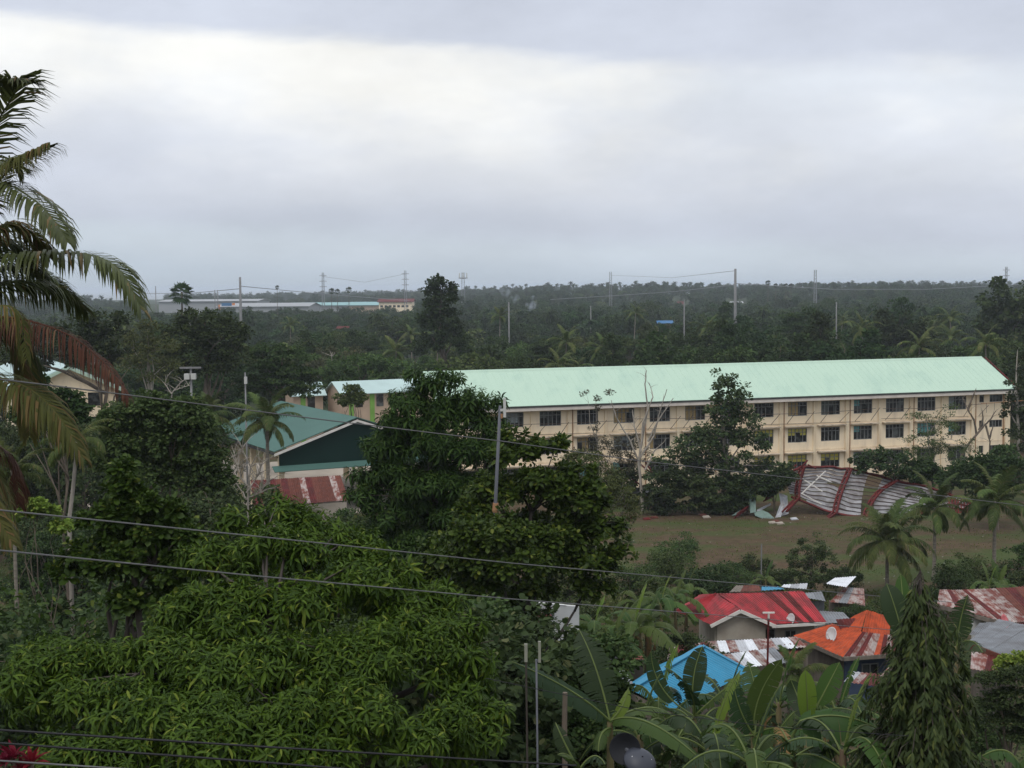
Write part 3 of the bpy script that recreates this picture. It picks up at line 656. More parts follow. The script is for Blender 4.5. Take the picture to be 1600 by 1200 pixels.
# ------------------------------------------------------------------ the woods behind the school
PROT = [proto_tree(101, 13.5, 5.6, 'round', MT['lf_wood_a'], 95, 85, 1.15, .50), proto_tree(102, 15.5, 5.2, 'round', MT['lf_wood_a'], 95, 85, 1.1, .46, 'blob'),
        proto_tree(103, 12.0, 6.2, 'round', MT['lf_wood_b'], 100, 80, 1.2, .50), proto_tree(104, 11.5, 5.0, 'round', MT['lf_wood_b'], 90, 80, 1.0, .44, 'blob'),
        proto_tree(105, 14.0, 6.4, 'tier', MT['lf_wood_a'], 120, 75, 1.15, .46), proto_tree(106, 16.0, 4.4, 'tall', MT['lf_wood_a'], 85, 85, 1.0, .46),
        proto_tree(107, 12.5, 5.2, 'sparse', MT['lf_wood_c'], 70, 60, .95, .40, 'diamond', 'bark_pale'), proto_tree(108, 13.0, 5.4, 'tier', MT['lf_wood_b'], 110, 70, 1.1, .44)]
WOOD_LABEL = ['dark round-crowned tree', 'tall full dark green tree', 'wide fresh green tree', 'low lighter green tree', 'dark flat-tiered tree', 'narrow tall dark tree', 'thin pale-branched tree', 'green flat-tiered tree']
def zone(x, y):
    px = 800 + x / y * F; d = 'front woods' if y < 238 else ('middle woods' if y < 320 else 'back woods')
    z = 'left of the covered court' if px < 380 else ('left of the lone tall tree' if px < 690 else ('above the left half of the school' if px < 1050 else ('above the right half of the school' if px < 1400 else 'beyond the right school end')))
    return ' in the ' + d + ' ' + z
PH = [13.5, 15.5, 12.0, 11.5, 14.0, 16.0, 12.5, 13.0]
HOUSES = [(297, 490, 640, 10), (535, 510, 560, 10), (1040, 501, 600, 12), (1064, 470, 1250, 6), (1152, 470, 1250, 12)]     # small houses glimpsed between the trees
def sight_cap(x, y, rad):
    """greatest height a tree at (x, y) may have without hiding one of those houses"""
    cap = 99.0; px = 800 + x / y * F
    for hx, hy, hY, hw in HOUSES:
        if y < hY and abs(px - hx) < hw + rad * F / y: cap = min(cap, at(hx, hy + 5, y).z)
    return cap
WOOD_NAME = ['round_tree', 'full_tree', 'wide_tree', 'rounded_tree', 'tiered_tree', 'narrow_tree', 'thin_tree', 'layered_tree']
def put_tree(i, loc, s=1.0, rz=0.0, label=None, group=None, sz=None):
    o = thing(WOOD_NAME[i], label or (WOOD_LABEL[i] + zone(loc[0], loc[1])), 'tree', loc, group, rz); o.scale = (s, s, sz or s)
    link('trunk', PROT[i][0], o); link('crown', PROT[i][1], o); return o
rw = random.Random(77)
rowsY = [203, 216, 230, 246, 264, 284, 306, 330, 358, 390, 425]
KEEP = []
for ri, Yr in enumerate(rowsY):
    sp = 10.2 + ri * .55; wdt = Yr * .39 + 8; n = int(2 * wdt / sp)
    for j in range(n):
        x = -wdt + (j + .5 + rw.uniform(-.35, .35)) * sp; y = Yr + rw.uniform(-6, 6); ang = x / y
        if -.30 < ang < -.03 and y < 226 and not (-.30 < ang < -.17 and y > 210): continue
        kind = rw.choices(range(9), (22, 17, 10, 11, 7, 8, 6, 7, 16 if ri > 1 else 7))[0]
        g_ = gz(x, y)
        cap = sight_cap(x, y, 4.5) - g_
        if kind == 8 and cap < 90: kind = 3
        if kind == 8:
            hp = rw.uniform(9.5, 14.5) + (2 if ri > 4 else 0)
            palm('coconut_palm', 'coconut palm' + zone(x, y), (x, y, g_), hp, 1000 + ri * 50 + j, 'wood', 13, (rw.uniform(-1, 1), rw.uniform(-1, 1)), 'coconut palms in the woods')
        else:
            lim = 1.0
            if ang < -.12: lim = .86
            if ang > .20: lim = 1.12
            if -.04 < ang < .20 and cap > 90: cap = at(800 + ang * F, 517 + rw.uniform(0, 22), y).z - g_; cap = 99 if cap > 15 else cap
            s = rw.uniform(.72, 1.02) * lim * (1.0 + .012 * ri); s = min(s, cap / PH[kind]) if cap > 90 else min(cap / PH[kind], 1.1); put_tree(kind, (x, y, g_), s, rw.uniform(0, 6.28), None, WOOD_NAME[kind].replace('_', ' ') + 's in the woods', s if cap < 90 else s * rw.uniform(.88, 1.1))
# farther woods: one mass nobody could count, instanced
PT = bpy.data.collections.new('far_tree_kinds')
def far_proto(nm, seed, H, Rr, shape, nc, nl, cs, ls, mat='lf_far'):
    tr, cr_ = proto_tree(seed, H, Rr, shape, MT[mat], nc, nl, cs, ls, 'diamond'); o = bpy.data.objects.new(nm, cr_); PT.objects.link(o)
far_proto('a_far', 201, 12, 5.5, 'round', 46, 26, 1.3, 1.0); far_proto('b_far', 202, 14, 5.0, 'round', 46, 26, 1.2, .95); far_proto('c_far', 203, 11, 5.8, 'tier', 50, 24, 1.3, .95)
far_proto('d_far', 204, 15, 4.2, 'tall', 40, 26, 1.1, .9); far_proto('e_far', 205, 11, 5.5, 'round', 46, 26, 1.3, 1.0, 'lf_wood_b')
def far_palm(nm, seed, H):
    rg = np.random.default_rng(seed); V = []; T = []; nv = 0
    for i in range(22):
        a = i * 2.4; el = rg.uniform(-.7, 1.2); p = np.array([0, 0, H]); pr = None
        for k_ in range(4):
            q = p + np.array([math.cos(a) * math.cos(el), math.sin(a) * math.cos(el), math.sin(el)]) * 1.05; el -= .5; sd = np.array([-math.sin(a), math.cos(a), -.5]) * .75 * (1 - k_ * .18); sd2 = np.array([math.sin(a), -math.cos(a), -.5]) * .75 * (1 - k_ * .18)
            V += [p, q, p + sd, q + sd * .8, p + sd2, q + sd2 * .8]; T += [(nv, nv + 1, nv + 3), (nv, nv + 3, nv + 2), (nv, nv + 1, nv + 5), (nv, nv + 5, nv + 4)]; nv += 6; p = q
    mb = MB().tube([(0, 0, 0), (.3, 0, H * .5), (0, 0, H)], [.22, .17, .14], 5); n0 = len(V); V += [np.array(q) for q in mb.v]
    for f in mb.f:
        for j in range(1, len(f) - 1): T.append((n0 + f[0], n0 + f[j], n0 + f[j + 1]))
    o = bpy.data.objects.new(nm, tri_mesh(nm, np.array(V), np.array(T), MT['lf_far'])); PT.objects.link(o)
far_palm('f_far', 206, 12.5); far_palm('g_far', 207, 14.5)
rg = np.random.default_rng(9); pts = []
NP = 8500
yy = 440 * (3000 / 440) ** rg.random(NP) ** .85
ang = rg.uniform(-.43, .43, NP); xx = ang * yy
kind = rg.choice(7, NP, p=(.24, .18, .1, .1, .14, .13, .11)); scl = rg.uniform(.6, 1.0, NP)
low_left = (ang < -.07) & (yy > 520)
scl = np.where(low_left & (yy < 1300), scl * .78, scl); kind = np.where(low_left & (kind > 4) & (rg.random(NP) < .8), 0, kind)
palmy = (ang > .02) & (yy > 1500) & (rg.random(NP) < .3); kind = np.where(palmy, 5 + (rg.random(NP) < .5), kind); scl = np.where(palmy, scl * 1.1, scl)
px_ = 800 + ang * F
yard = (px_ > 225) & (px_ < 660) & (yy > 900) & (yy < 1500)
ok = ~yard & ~((ang < -.07) & (yy > 1500) & (ang < -.245))
capv = np.array([sight_cap(a_, b_, 4.0) for a_, b_ in zip(xx, yy)]); kind = np.where((capv < 90) & (kind > 4), 0, kind); scl = np.minimum(scl, (capv - terrain(xx, yy)) / 13.0); ok &= scl > .15
xx, yy, kind, scl = xx[ok], yy[ok], kind[ok], scl[ok]
zz_ = terrain(xx, yy) - .1
me = bpy.data.meshes.new('far_woods'); me.vertices.add(len(xx)); me.vertices.foreach_set('co', np.stack([xx, yy, zz_], -1).astype(np.float32).ravel())
for nm, ty, arr in (('kind_i', 'INT', kind.astype(np.int32)), ('scl', 'FLOAT', scl.astype(np.float32)), ('rz', 'FLOAT', rg.uniform(0, 6.28, len(xx)).astype(np.float32))):
    a = me.attributes.new(nm, ty, 'POINT'); a.data.foreach_set('value', arr)
far = tag(link('distant_woodland', me), 'hazy far-off woodland with palms stretching to the sea', None, None, 'stuff')
ng = bpy.data.node_groups.new('scatter_trees', 'GeometryNodeTree')
ng.interface.new_socket('Geometry', in_out='INPUT', socket_type='NodeSocketGeometry'); ng.interface.new_socket('Geometry', in_out='OUTPUT', socket_type='NodeSocketGeometry')
gi = ng.nodes.new('NodeGroupInput'); go = ng.nodes.new('NodeGroupOutput'); iop = ng.nodes.new('GeometryNodeInstanceOnPoints'); ci = ng.nodes.new('GeometryNodeCollectionInfo')
ci.inputs['Collection'].default_value = PT; ci.inputs['Separate Children'].default_value = True; ci.inputs['Reset Children'].default_value = True
def attr(nm, ty):
    n = ng.nodes.new('GeometryNodeInputNamedAttribute'); n.data_type = ty; n.inputs['Name'].default_value = nm; return n.outputs['Attribute']
ng.links.new(gi.outputs[0], iop.inputs['Points']); ng.links.new(ci.outputs[0], iop.inputs['Instance']); iop.inputs['Pick Instance'].default_value = True
ng.links.new(attr('kind_i', 'INT'), iop.inputs['Instance Index']); cx_ = ng.nodes.new('ShaderNodeCombineXYZ'); ng.links.new(attr('rz', 'FLOAT'), cx_.inputs[2]); e2r = ng.nodes.new('FunctionNodeEulerToRotation'); ng.links.new(cx_.outputs[0], e2r.inputs[0]); ng.links.new(e2r.outputs[0], iop.inputs['Rotation']); ng.links.new(attr('scl', 'FLOAT'), iop.inputs['Scale'])
ng.links.new(iop.outputs[0], go.inputs[0]); md = far.modifiers.new('scatter', 'NODES'); md.node_group = ng
# ------------------------------------------------------------------ single trees and shrubs
def px_blobs(Y, lst):
    o = []
    for b in lst:
        px, py, rx, ry = b[:4]; yy_ = Y + (b[4] if len(b) > 4 else 0); c = at(px, py, yy_); k = yy_ / F
        o.append((c.x, c.y, c.z, rx * k, (rx * k + ry * k) * .5, ry * k))
    return o
def base_at(px, Y, dz=0.0):
    p = at(px, 700, Y); return Vector((p.x, Y, gz(p.x, Y) + dz))
def hero(name, label, Y, base_px, blobs, mat, style='leaf', nclump=80, nleaf=60, csize=.6, lsize=.25, tpl='blob', bark='bark', r0=.18, top=None, seed=1, limbs=30, droop=.25, shell=.55, flat=.6, cat='tree', low=-.45, per=11, baseY=None, group=None, spread=(0.75, -0.55), sink=0.0, dome=0):
    rg_ = np.random.default_rng(seed); rnd = random.Random(seed); bl = px_blobs(Y, blobs); bs = base_at(base_px, baseY or Y, -sink)
    o = thing(name, label, cat, bs, group)
    if style == 'leaf': V_, T_, C_ = foliage(rg_, bl, nclump, nleaf, csize, tpl, lsize, droop, shell, flat, low, True)
    else:
        V2, T2, C2_ = rosettes(rg_, [(b[0], b[1], b[2], b[3] * .85, b[4] * .85, b[5] * .85) for b in bl], int(nclump * .32), per, lsize, 'lance' if tpl == 'blob' else tpl, .3, -.7, spread)
        V_, T_, C_ = rosettes(rg_, sub_blobs(rg_, bl, dome) if dome else bl, nclump, per, lsize, 'lance' if tpl == 'blob' else tpl, shell, low, spread)
        T_ = np.concatenate([T_, T2 + len(V_)]); V_ = np.concatenate([V_, V2]); C_ = np.concatenate([C_, C2_])
    tp = at(*top, Y) if top else Vector((bl[0][0], bl[0][1], bl[0][2]))
    skeleton(rnd, bs, tp, r0, [tuple(c) for c in C_], limbs).build('trunk', MT[bark], o, smooth=True)
    link('crown', tri_mesh('crown', V_, T_, MT[mat], org=bs), o)
    return o
def bare_tree(name, label, Y, pts_list, bark, seed, r0=.12, twigs=26, cat='bare tree', leaves=None):
    """pts_list: limbs as lists of photo points; the first starts at the ground"""
    rnd = random.Random(seed); mb = MB(); b0 = pts_list[0][0]; bs = base_at(b0[0], Y); o = thing(name, label, cat, bs); ends = []
    for li, l in enumerate(pts_list):
        P = [at(p[0], p[1], Y + (p[2] if len(p) > 2 else 0) + (rnd.uniform(-.4, .4) if li else 0)) for p in l]
        if li == 0: P[0] = bs - Vector((0, 0, .3))
        Q = []
        for i in range(len(P) - 1):
            for k in range(4): Q.append(P[i].lerp(P[i + 1], k / 4) + Vector((rnd.uniform(-1, 1), rnd.uniform(-1, 1), rnd.uniform(-1, 1))) * .035)
        Q.append(P[-1]); ra = r0 * (1 if li == 0 else .6); mb.tube(Q, [ra * (1 - .85 * i / len(Q)) + .012 for i in range(len(Q))], 6); ends += Q[3:]
    for i in range(twigs):
        q = rnd.choice(ends); d = Vector((rnd.uniform(-1, 1), rnd.uniform(-.7, .7), rnd.uniform(.1, 1.2))).normalized() * rnd.uniform(.4, 1.3)
        mid = q + d * .5 + Vector((0, 0, .08)); mb.tube([q, mid, q + d], [.025, .016, .007], 4)
    mb.build('trunk', MT[bark], o)
    if leaves:
        rg_ = np.random.default_rng(seed); V_, T_ = foliage(rg_, px_blobs(Y, leaves[0]), leaves[1], leaves[2], .45, 'blob', .22); link('crown', tri_mesh('crown', V_, T_, MT[leaves[3]], org=bs), o)
    return o
# -- in front of the school
hero('broad_tree', 'tall loose-crowned tree covering the middle of the school front', 148, 1146, [(1137, 598, 22, 20), (1122, 590, 14, 12), (1150, 625, 30, 26), (1128, 640, 32, 30), (1118, 668, 40, 26), (1165, 665, 26, 30), (1090, 700, 46, 36), (1140, 700, 50, 40), (1180, 690, 22, 30), (1060, 715, 34, 28), (1195, 735, 36, 20), (1225, 728, 14, 14), (1120, 735, 60, 26), (1042, 740, 30, 26)], 'lf_mid', nclump=260, nleaf=46, csize=.60, lsize=.28, r0=.26, top=(1128, 640), seed=11, bark='bark_pale', limbs=70, shell=.3)
for i, (bpx, bl, lab) in enumerate(((1040, [(1035, 768, 32, 26), (1050, 748, 28, 18), (1025, 790, 22, 14), (1045, 792, 26, 12)], 'leftmost low dark tree in the row along the field edge'),
        (1092, [(1092, 768, 34, 26), (1080, 750, 28, 16), (1105, 790, 26, 13), (1075, 790, 22, 12)], 'low dark tree under the tall loose-crowned tree, left of its trunk'),
        (1124, [(1130, 766, 36, 28), (1120, 790, 24, 13), (1145, 752, 26, 16), (1145, 788, 22, 12)], 'low dark tree right under the tall loose-crowned tree'),
        (1168, [(1168, 760, 34, 22), (1150, 778, 24, 16), (1190, 752, 26, 14)], 'low dark tree beside the torn mint sheets'),
        (1212, [(1208, 752, 26, 16), (1225, 745, 18, 12), (1195, 765, 18, 10)], 'rightmost low dark tree of the row, over the torn sheets'))):
    hero('low_tree', lab, 146.5, bpx, bl, 'lf_mid', nclump=85, nleaf=62, csize=.55, lsize=.24, r0=.11, seed=20 + i, limbs=20, shell=.3, low=-.8, group='low trees along the field edge')
bare_tree('bare_tree', 'pale leafless tree standing in front of the school windows', 149, [[(1005, 812), (1002, 770), (998, 722), (1004, 680), (1012, 640), (1008, 600), (1010, 579)], [(1000, 716), (1022, 680), (1032, 640), (1042, 608)], [(1001, 728), (985, 690), (962, 650), (955, 625)], [(1002, 705), (992, 670), (988, 640)], [(1012, 690), (1030, 655), (1052, 622)], [(1008, 735), (1022, 705), (1038, 690)], [(1002, 700), (1005, 660), (1020, 620), (1017, 605)]], 'bark_pale', 31, .17, 46)
hero('vine_tree', 'thin tree choked with creeper beside the pale leafless tree', 151, 934, [(931, 628, 11, 10), (952, 616, 14, 8), (917, 618, 9, 6), (934, 645, 9, 12), (931, 668, 8, 14), (940, 700, 36, 22), (975, 700, 42, 26), (955, 725, 52, 24), (1000, 718, 30, 20), (910, 715, 22, 18)], 'lf_dry', nclump=130, nleaf=40, csize=.38, lsize=.20, tpl='diamond', r0=.1, top=(931, 625), seed=33, bark='bark_pale', limbs=40, shell=.3)
hero('feathery_tree', 'light feathery green tree before the right end of the school', 154, 1462, [(1447, 655, 30, 14), (1487, 640, 14, 12), (1470, 672, 38, 22), (1440, 690, 34, 20), (1490, 700, 40, 24), (1460, 715, 46, 20), (1425, 712, 26, 14)], 'lf_fine', nclump=110, nleaf=60, csize=.55, lsize=.17, tpl='diamond', r0=.13, seed=35, bark='bark_pale', limbs=40, shell=.35)
hero('spreading_tree', 'low spreading tree hanging over the collapsed roof', 152, 1412, [(1392, 714, 40, 12), (1370, 728, 34, 12), (1410, 735, 36, 16), (1340, 722, 16, 8), (1355, 735, 22, 8)], 'lf_mid', nclump=80, nleaf=55, csize=.5, lsize=.24, r0=.13, seed=36, limbs=30, shell=.3, low=-.2)
bare_tree('leaning_tree', 'leaning dead tree with forked bare limbs by the school corner', 157, [[(1484, 790), (1490, 735), (1512, 695), (1535, 668), (1548, 655), (1556, 642)], [(1526, 678), (1522, 655), (1512, 640), (1504, 622)], [(1512, 640), (1522, 615), (1525, 608)], [(1530, 672), (1536, 655), (1534, 640)], [(1540, 665), (1547, 690), (1546, 720)], [(1546, 685), (1552, 665)]], 'bark', 37, .19, 16)
hero('gaunt_tree', 'gaunt tall tree with grey limbs at the right edge of the photo', 166, 1590, [(1588, 600, 16, 24), (1578, 640, 14, 30), (1600, 560, 12, 24), (1592, 690, 28, 36), (1575, 720, 22, 26), (1608, 640, 20, 40)], 'lf_mid', nclump=80, nleaf=50, csize=.6, lsize=.26, r0=.2, top=(1590, 545), seed=38, bark='bark_pale', limbs=60, shell=.3)
hero('dark_tree', 'dense dark tree behind the right-hand coconut palms', 136, 1560, [(1560, 735, 44, 28), (1520, 735, 30, 22), (1600, 745, 40, 34), (1545, 770, 40, 24), (1490, 745, 24, 14)], 'lf_wood_a', nclump=110, nleaf=60, csize=.7, lsize=.28, r0=.2, seed=39)
hero('bushy_tree', 'bushy low tree on the field edge behind the red roof', 106, 1268, [(1270, 848, 20, 14), (1258, 868, 30, 18), (1284, 872, 28, 18), (1262, 895, 40, 20), (1292, 902, 30, 18), (1238, 905, 24, 14), (1275, 918, 36, 14)], 'lf_mid', nclump=140, nleaf=70, csize=.36, lsize=.14, tpl='diamond', r0=.09, seed=40, flat=.4)
palm('coconut_palm', 'short coconut palm with a bunch of nuts, left of the three', base_at(1388, 106), 24 - 403 / F * 106, 501, 'near', 27, (0, 0), 'young coconut palms in front of the field', .15, 9, 1.02)
palm('coconut_palm', 'middle coconut palm with a yellowing hanging frond', base_at(1462, 112), 24 - 352 / F * 112, 502, 'near', 18, (0, 0), 'young coconut palms in front of the field', .15, 0, .92)
palm('coconut_palm', 'coconut palm beside the right end of the collapsed roof', base_at(1556, 112), 24 - 343 / F * 112, 503, 'near', 20, (0, 0), 'young coconut palms in front of the field', .16, 4, 1.0)
for bpx, bl, lab in ((1440, [(1440, 735, 30, 16), (1420, 745, 24, 12), (1462, 742, 26, 14)], 'low dark tree behind the middle of the collapsed roof'), (1510, [(1510, 735, 30, 20), (1490, 750, 26, 14), (1535, 745, 26, 18)], 'low dark tree at the foot of the school near its right end'), (1565, [(1565, 715, 24, 24), (1550, 740, 26, 20), (1585, 745, 26, 20)], 'low dark tree just outside the right end of the school'), (975, [(975, 755, 34, 24), (950, 770, 26, 20), (1000, 775, 22, 18)], 'low dark tree left of the pale leafless tree')):
    hero('low_tree', lab, 153, bpx, bl, 'lf_wood_a', nclump=80, nleaf=60, csize=.55, lsize=.26, r0=.11, seed=bpx, limbs=20, shell=.3, low=-.8, group='low trees along the field edge')
# -- left and centre background
palm('coconut_palm', 'coconut palm in front of the teal covered court', base_at(418, 118), 24 - 206 / F * 118, 511, 'near', 20, (0, 0), None, .2, 6, .95)
palm('coconut_palm', 'coconut palm left of the teal covered court', base_at(322, 128), 24 - 196 / F * 128, 512, 'near', 17, (0, 0), None, .17, 0, .82)
hero('layered_tree', 'broad dark tree with flat leaf layers behind the teal court', 182, 440, [(430, 545, 40, 8), (445, 558, 58, 9), (415, 572, 52, 9), (460, 580, 56, 9), (430, 594, 64, 9), (400, 608, 40, 9), (455, 612, 44, 10), (475, 600, 34, 9), (380, 590, 20, 8)], 'lf_wood_a', nclump=190, nleaf=60, csize=.95, lsize=.32, r0=.35, top=(440, 550), seed=51, flat=.3, shell=.2)
hero('emergent_tree', 'lone tall dark tree standing above the horizon', 262, 690, [(684, 442, 15, 12), (694, 455, 20, 12), (676, 462, 14, 14), (700, 468, 12, 12), (682, 480, 22, 14), (700, 492, 18, 14), (690, 510, 32, 18), (672, 500, 18, 14), (700, 530, 34, 18), (670, 540, 30, 18)], 'lf_wood_a', nclump=150, nleaf=70, csize=1.0, lsize=.42, r0=.45, top=(688, 445), seed=52, shell=.3)
hero('pale_tree', 'thin yellowish-green tree with pale limbs at left', 165, 233, [(230, 515, 24, 16), (215, 535, 28, 16), (250, 540, 28, 18), (228, 560, 34, 18), (255, 572, 22, 14), (205, 570, 22, 14), (240, 590, 30, 12)], 'lf_olive', nclump=110, nleaf=46, csize=.9, lsize=.28, tpl='diamond', r0=.2, seed=53, bark='bark_pale', limbs=60, shell=.3)
hero('massive_tree', 'massive very dark tree between the yellowish tree and the layered tree', 176, 320, [(320, 505, 50, 20), (290, 530, 40, 30), (345, 530, 45, 30), (310, 565, 60, 32), (360, 560, 30, 26), (280, 580, 30, 20)], 'lf_wood_a', nclump=170, nleaf=70, csize=1.0, lsize=.34, r0=.4, seed=54)
hero('dark_tree', 'dark tree behind the drooping brown palm frond', 172, 165, [(160, 505, 40, 20), (120, 520, 40, 26), (180, 540, 36, 30), (140, 560, 44, 30), (80, 540, 40, 30), (40, 560, 40, 34)], 'lf_wood_a', nclump=150, nleaf=66, csize=1.0, lsize=.34, r0=.35, seed=55)
hero('round_tree', 'round bushy tree in front of the classroom block', 158, 550, [(549, 612, 16, 9), (540, 622, 16, 9), (560, 622, 16, 9), (549, 628, 22, 8)], 'lf_wood_b', nclump=60, nleaf=70, csize=.45, lsize=.2, r0=.14, seed=56, shell=.5)
hero('bushy_tree', 'bushy green tree beyond the classroom block', 228, 565, [(560, 572, 50, 16), (530, 582, 34, 14), (600, 576, 34, 18), (570, 590, 50, 14)], 'lf_wood_b', nclump=100, nleaf=66, csize=.9, lsize=.32, r0=.25, seed=57)
bare_tree('bare_tree', 'thin grey leafless tree left of the utility pole', 118, [[(262, 640), (268, 615), (280, 600), (292, 590)], [(268, 616), (258, 600), (262, 585)], [(272, 610), (284, 606), (298, 602)]], 'bark_pale', 58, .07, 20)
hero('fine_tree', 'wide fine-leaved tree in front of the cream gable', 64, 255, [(185, 655, 38, 22), (235, 640, 44, 26), (290, 650, 44, 28), (318, 674, 26, 22), (200, 690, 44, 30), (260, 690, 54, 34), (308, 716, 44, 32), (230, 730, 54, 34), (170, 720, 34, 26), (345, 748, 18, 18), (300, 750, 50, 24)], 'lf_fine', nclump=520, nleaf=60, csize=.34, lsize=.15, tpl='blob', r0=.17, seed=61, limbs=60, shell=.35)
hero('glossy_tree', 'small glossy dark tree in front of the cream gable, under the brown frond', 78, 100, [(95, 610, 8, 9), (113, 622, 12, 8), (88, 636, 14, 12), (125, 634, 12, 8), (105, 652, 34, 16), (58, 606, 14, 20), (42, 645, 26, 24)], 'lf_wood_a', nclump=110, nleaf=50, csize=.4, lsize=.2, tpl='blob', r0=.12, seed=62)
hero('olive_tree', 'dull olive fine-leaved tree beside the field', 84, 940, [(905, 722, 40, 20), (940, 748, 38, 22), (968, 775, 28, 22), (905, 765, 34, 24), (985, 805, 16, 20), (940, 795, 34, 24), (965, 825, 30, 18)], 'lf_olive', nclump=230, nleaf=55, csize=.36, lsize=.13, tpl='diamond', r0=.12, seed=63, bark='bark_pale', limbs=60, shell=.3)
bare_tree('dry_bush', 'grey leafless bush beside the covered court', 70, [[(382, 790), (388, 760), (392, 730), (378, 700)], [(386, 770), (402, 745), (410, 722)], [(384, 778), (366, 750), (352, 728)], [(388, 762), (374, 740), (365, 715)], [(384, 780), (405, 770), (420, 752)]], 'bark_pale', 64, .05, 90)
# -- near: mango, broadleaf trees, mast tree
hero('rubber_tree', 'large dark tree with drooping leaf whorls in the middle of the photo', 54, 690, [(672, 602, 40, 16), (720, 592, 16, 12), (735, 625, 32, 22), (650, 630, 48, 26), (775, 628, 16, 16), (700, 655, 60, 34), (620, 665, 40, 32), (765, 665, 26, 26), (655, 700, 62, 40), (730, 705, 50, 42), (590, 705, 26, 34), (610, 745, 48, 36), (690, 760, 80, 40), (570, 775, 26, 34), (620, 800, 56, 34), (700, 810, 70, 30), (560, 745, 16, 20), (780, 700, 24, 40), (765, 760, 34, 40), (640, 585, 14, 8), (700, 585, 24, 10), (650, 850, 60, 40), (590, 850, 40, 40), (720, 860, 60, 40)], 'lf_rubber', 'rosette', 2300, 13, dome=9, lsize=.37, r0=.32, top=(690, 640), seed=71, bark='bark_dark', limbs=60, shell=.6, low=-.35, per=14, spread=(.55, -.95))
hero('broadleaf_tree', 'dark broadleaf tree with round glossy leaves behind the lamp post', 40, 790, [(800, 715, 46, 26), (855, 700, 30, 20), (770, 770, 46, 36), (840, 765, 60, 40), (905, 790, 46, 40), (950, 830, 36, 34), (770, 838, 60, 36, -2.2), (860, 840, 80, 46), (720, 870, 54, 34, -2), (800, 885, 70, 34, -2.2), (900, 880, 60, 36), (680, 890, 40, 30), (950, 880, 26, 26), (830, 925, 60, 22), (740, 920, 60, 26, -2), (870, 760, 40, 30), (690, 860, 50, 30), (780, 950, 50, 22), (930, 920, 40, 24), (720, 960, 60, 30), (980, 860, 22, 20), (740, 800, 40, 36), (800, 680, 24, 14), (880, 690, 16, 10), (900, 740, 30, 22), (840, 960, 26, 12), (700, 930, 50, 30)], 'lf_broad', 'rosette', 3300, 8, dome=10, lsize=.21, tpl='oval', r0=.24, top=(830, 800), seed=72, bark='bark_dark', limbs=60, shell=.5, low=-.4, per=9, spread=(1.1, -.15))
hero('broadleaf_tree', 'bright green broadleaf tree with rounded leaves left of the mango', 28, 215, [(185, 738, 22, 20), (188, 765, 36, 22), (225, 785, 46, 26), (175, 810, 46, 34), (255, 815, 50, 30), (215, 845, 66, 36), (290, 850, 40, 34), (120, 868, 40, 26), (180, 885, 62, 34), (265, 895, 56, 36), (105, 895, 24, 20), (230, 935, 60, 30)], 'lf_broad', 'rosette', 1250, 8, dome=10, lsize=.19, tpl='oval', r0=.17, top=(210, 800), seed=73, bark='bark_dark', limbs=50, shell=.6, low=-.35, per=9, spread=(1.1, -.1))
hero('mango_tree', 'big mango tree with long leaf whorls filling the lower left', 21, 400, [(445, 800, 46, 24, 2), (500, 820, 60, 32, 2), (375, 815, 40, 24, 2), (555, 855, 56, 34, 1.5), (430, 870, 90, 46, 1), (340, 880, 60, 46, 1.5), (530, 920, 80, 50, .5), (420, 960, 100, 56, 0), (610, 960, 50, 40, .5), (300, 975, 70, 50, .3), (690, 945, 46, 28, 1), (715, 990, 50, 40, .6), (620, 1030, 90, 60, -.5), (480, 1050, 120, 70, -1), (300, 1060, 110, 70, -1), (720, 1070, 60, 60, 0), (130, 1040, 110, 50, -.5), (70, 1090, 90, 60, -1), (200, 1120, 120, 60, -2), (390, 1150, 140, 60, -2.4), (600, 1140, 130, 60, -2), (720, 1160, 60, 60, -.8), (60, 1020, 50, 30, 0), (640, 900, 30, 24, 1), (660, 1000, 50, 40, 0), (740, 1120, 40, 50, -.5), (500, 1190, 120, 40, -2.6), (160, 1180, 120, 40, -2.6), (330, 1190, 100, 40, -2.8), (580, 880, 40, 30, 1)], 'lf_mango', 'rosette', 3900, 12, dome=13, lsize=.215, r0=.26, top=(420, 960), seed=74, bark='bark_dark', limbs=70, shell=.8, low=-.25, per=13, spread=(.6, -.75))
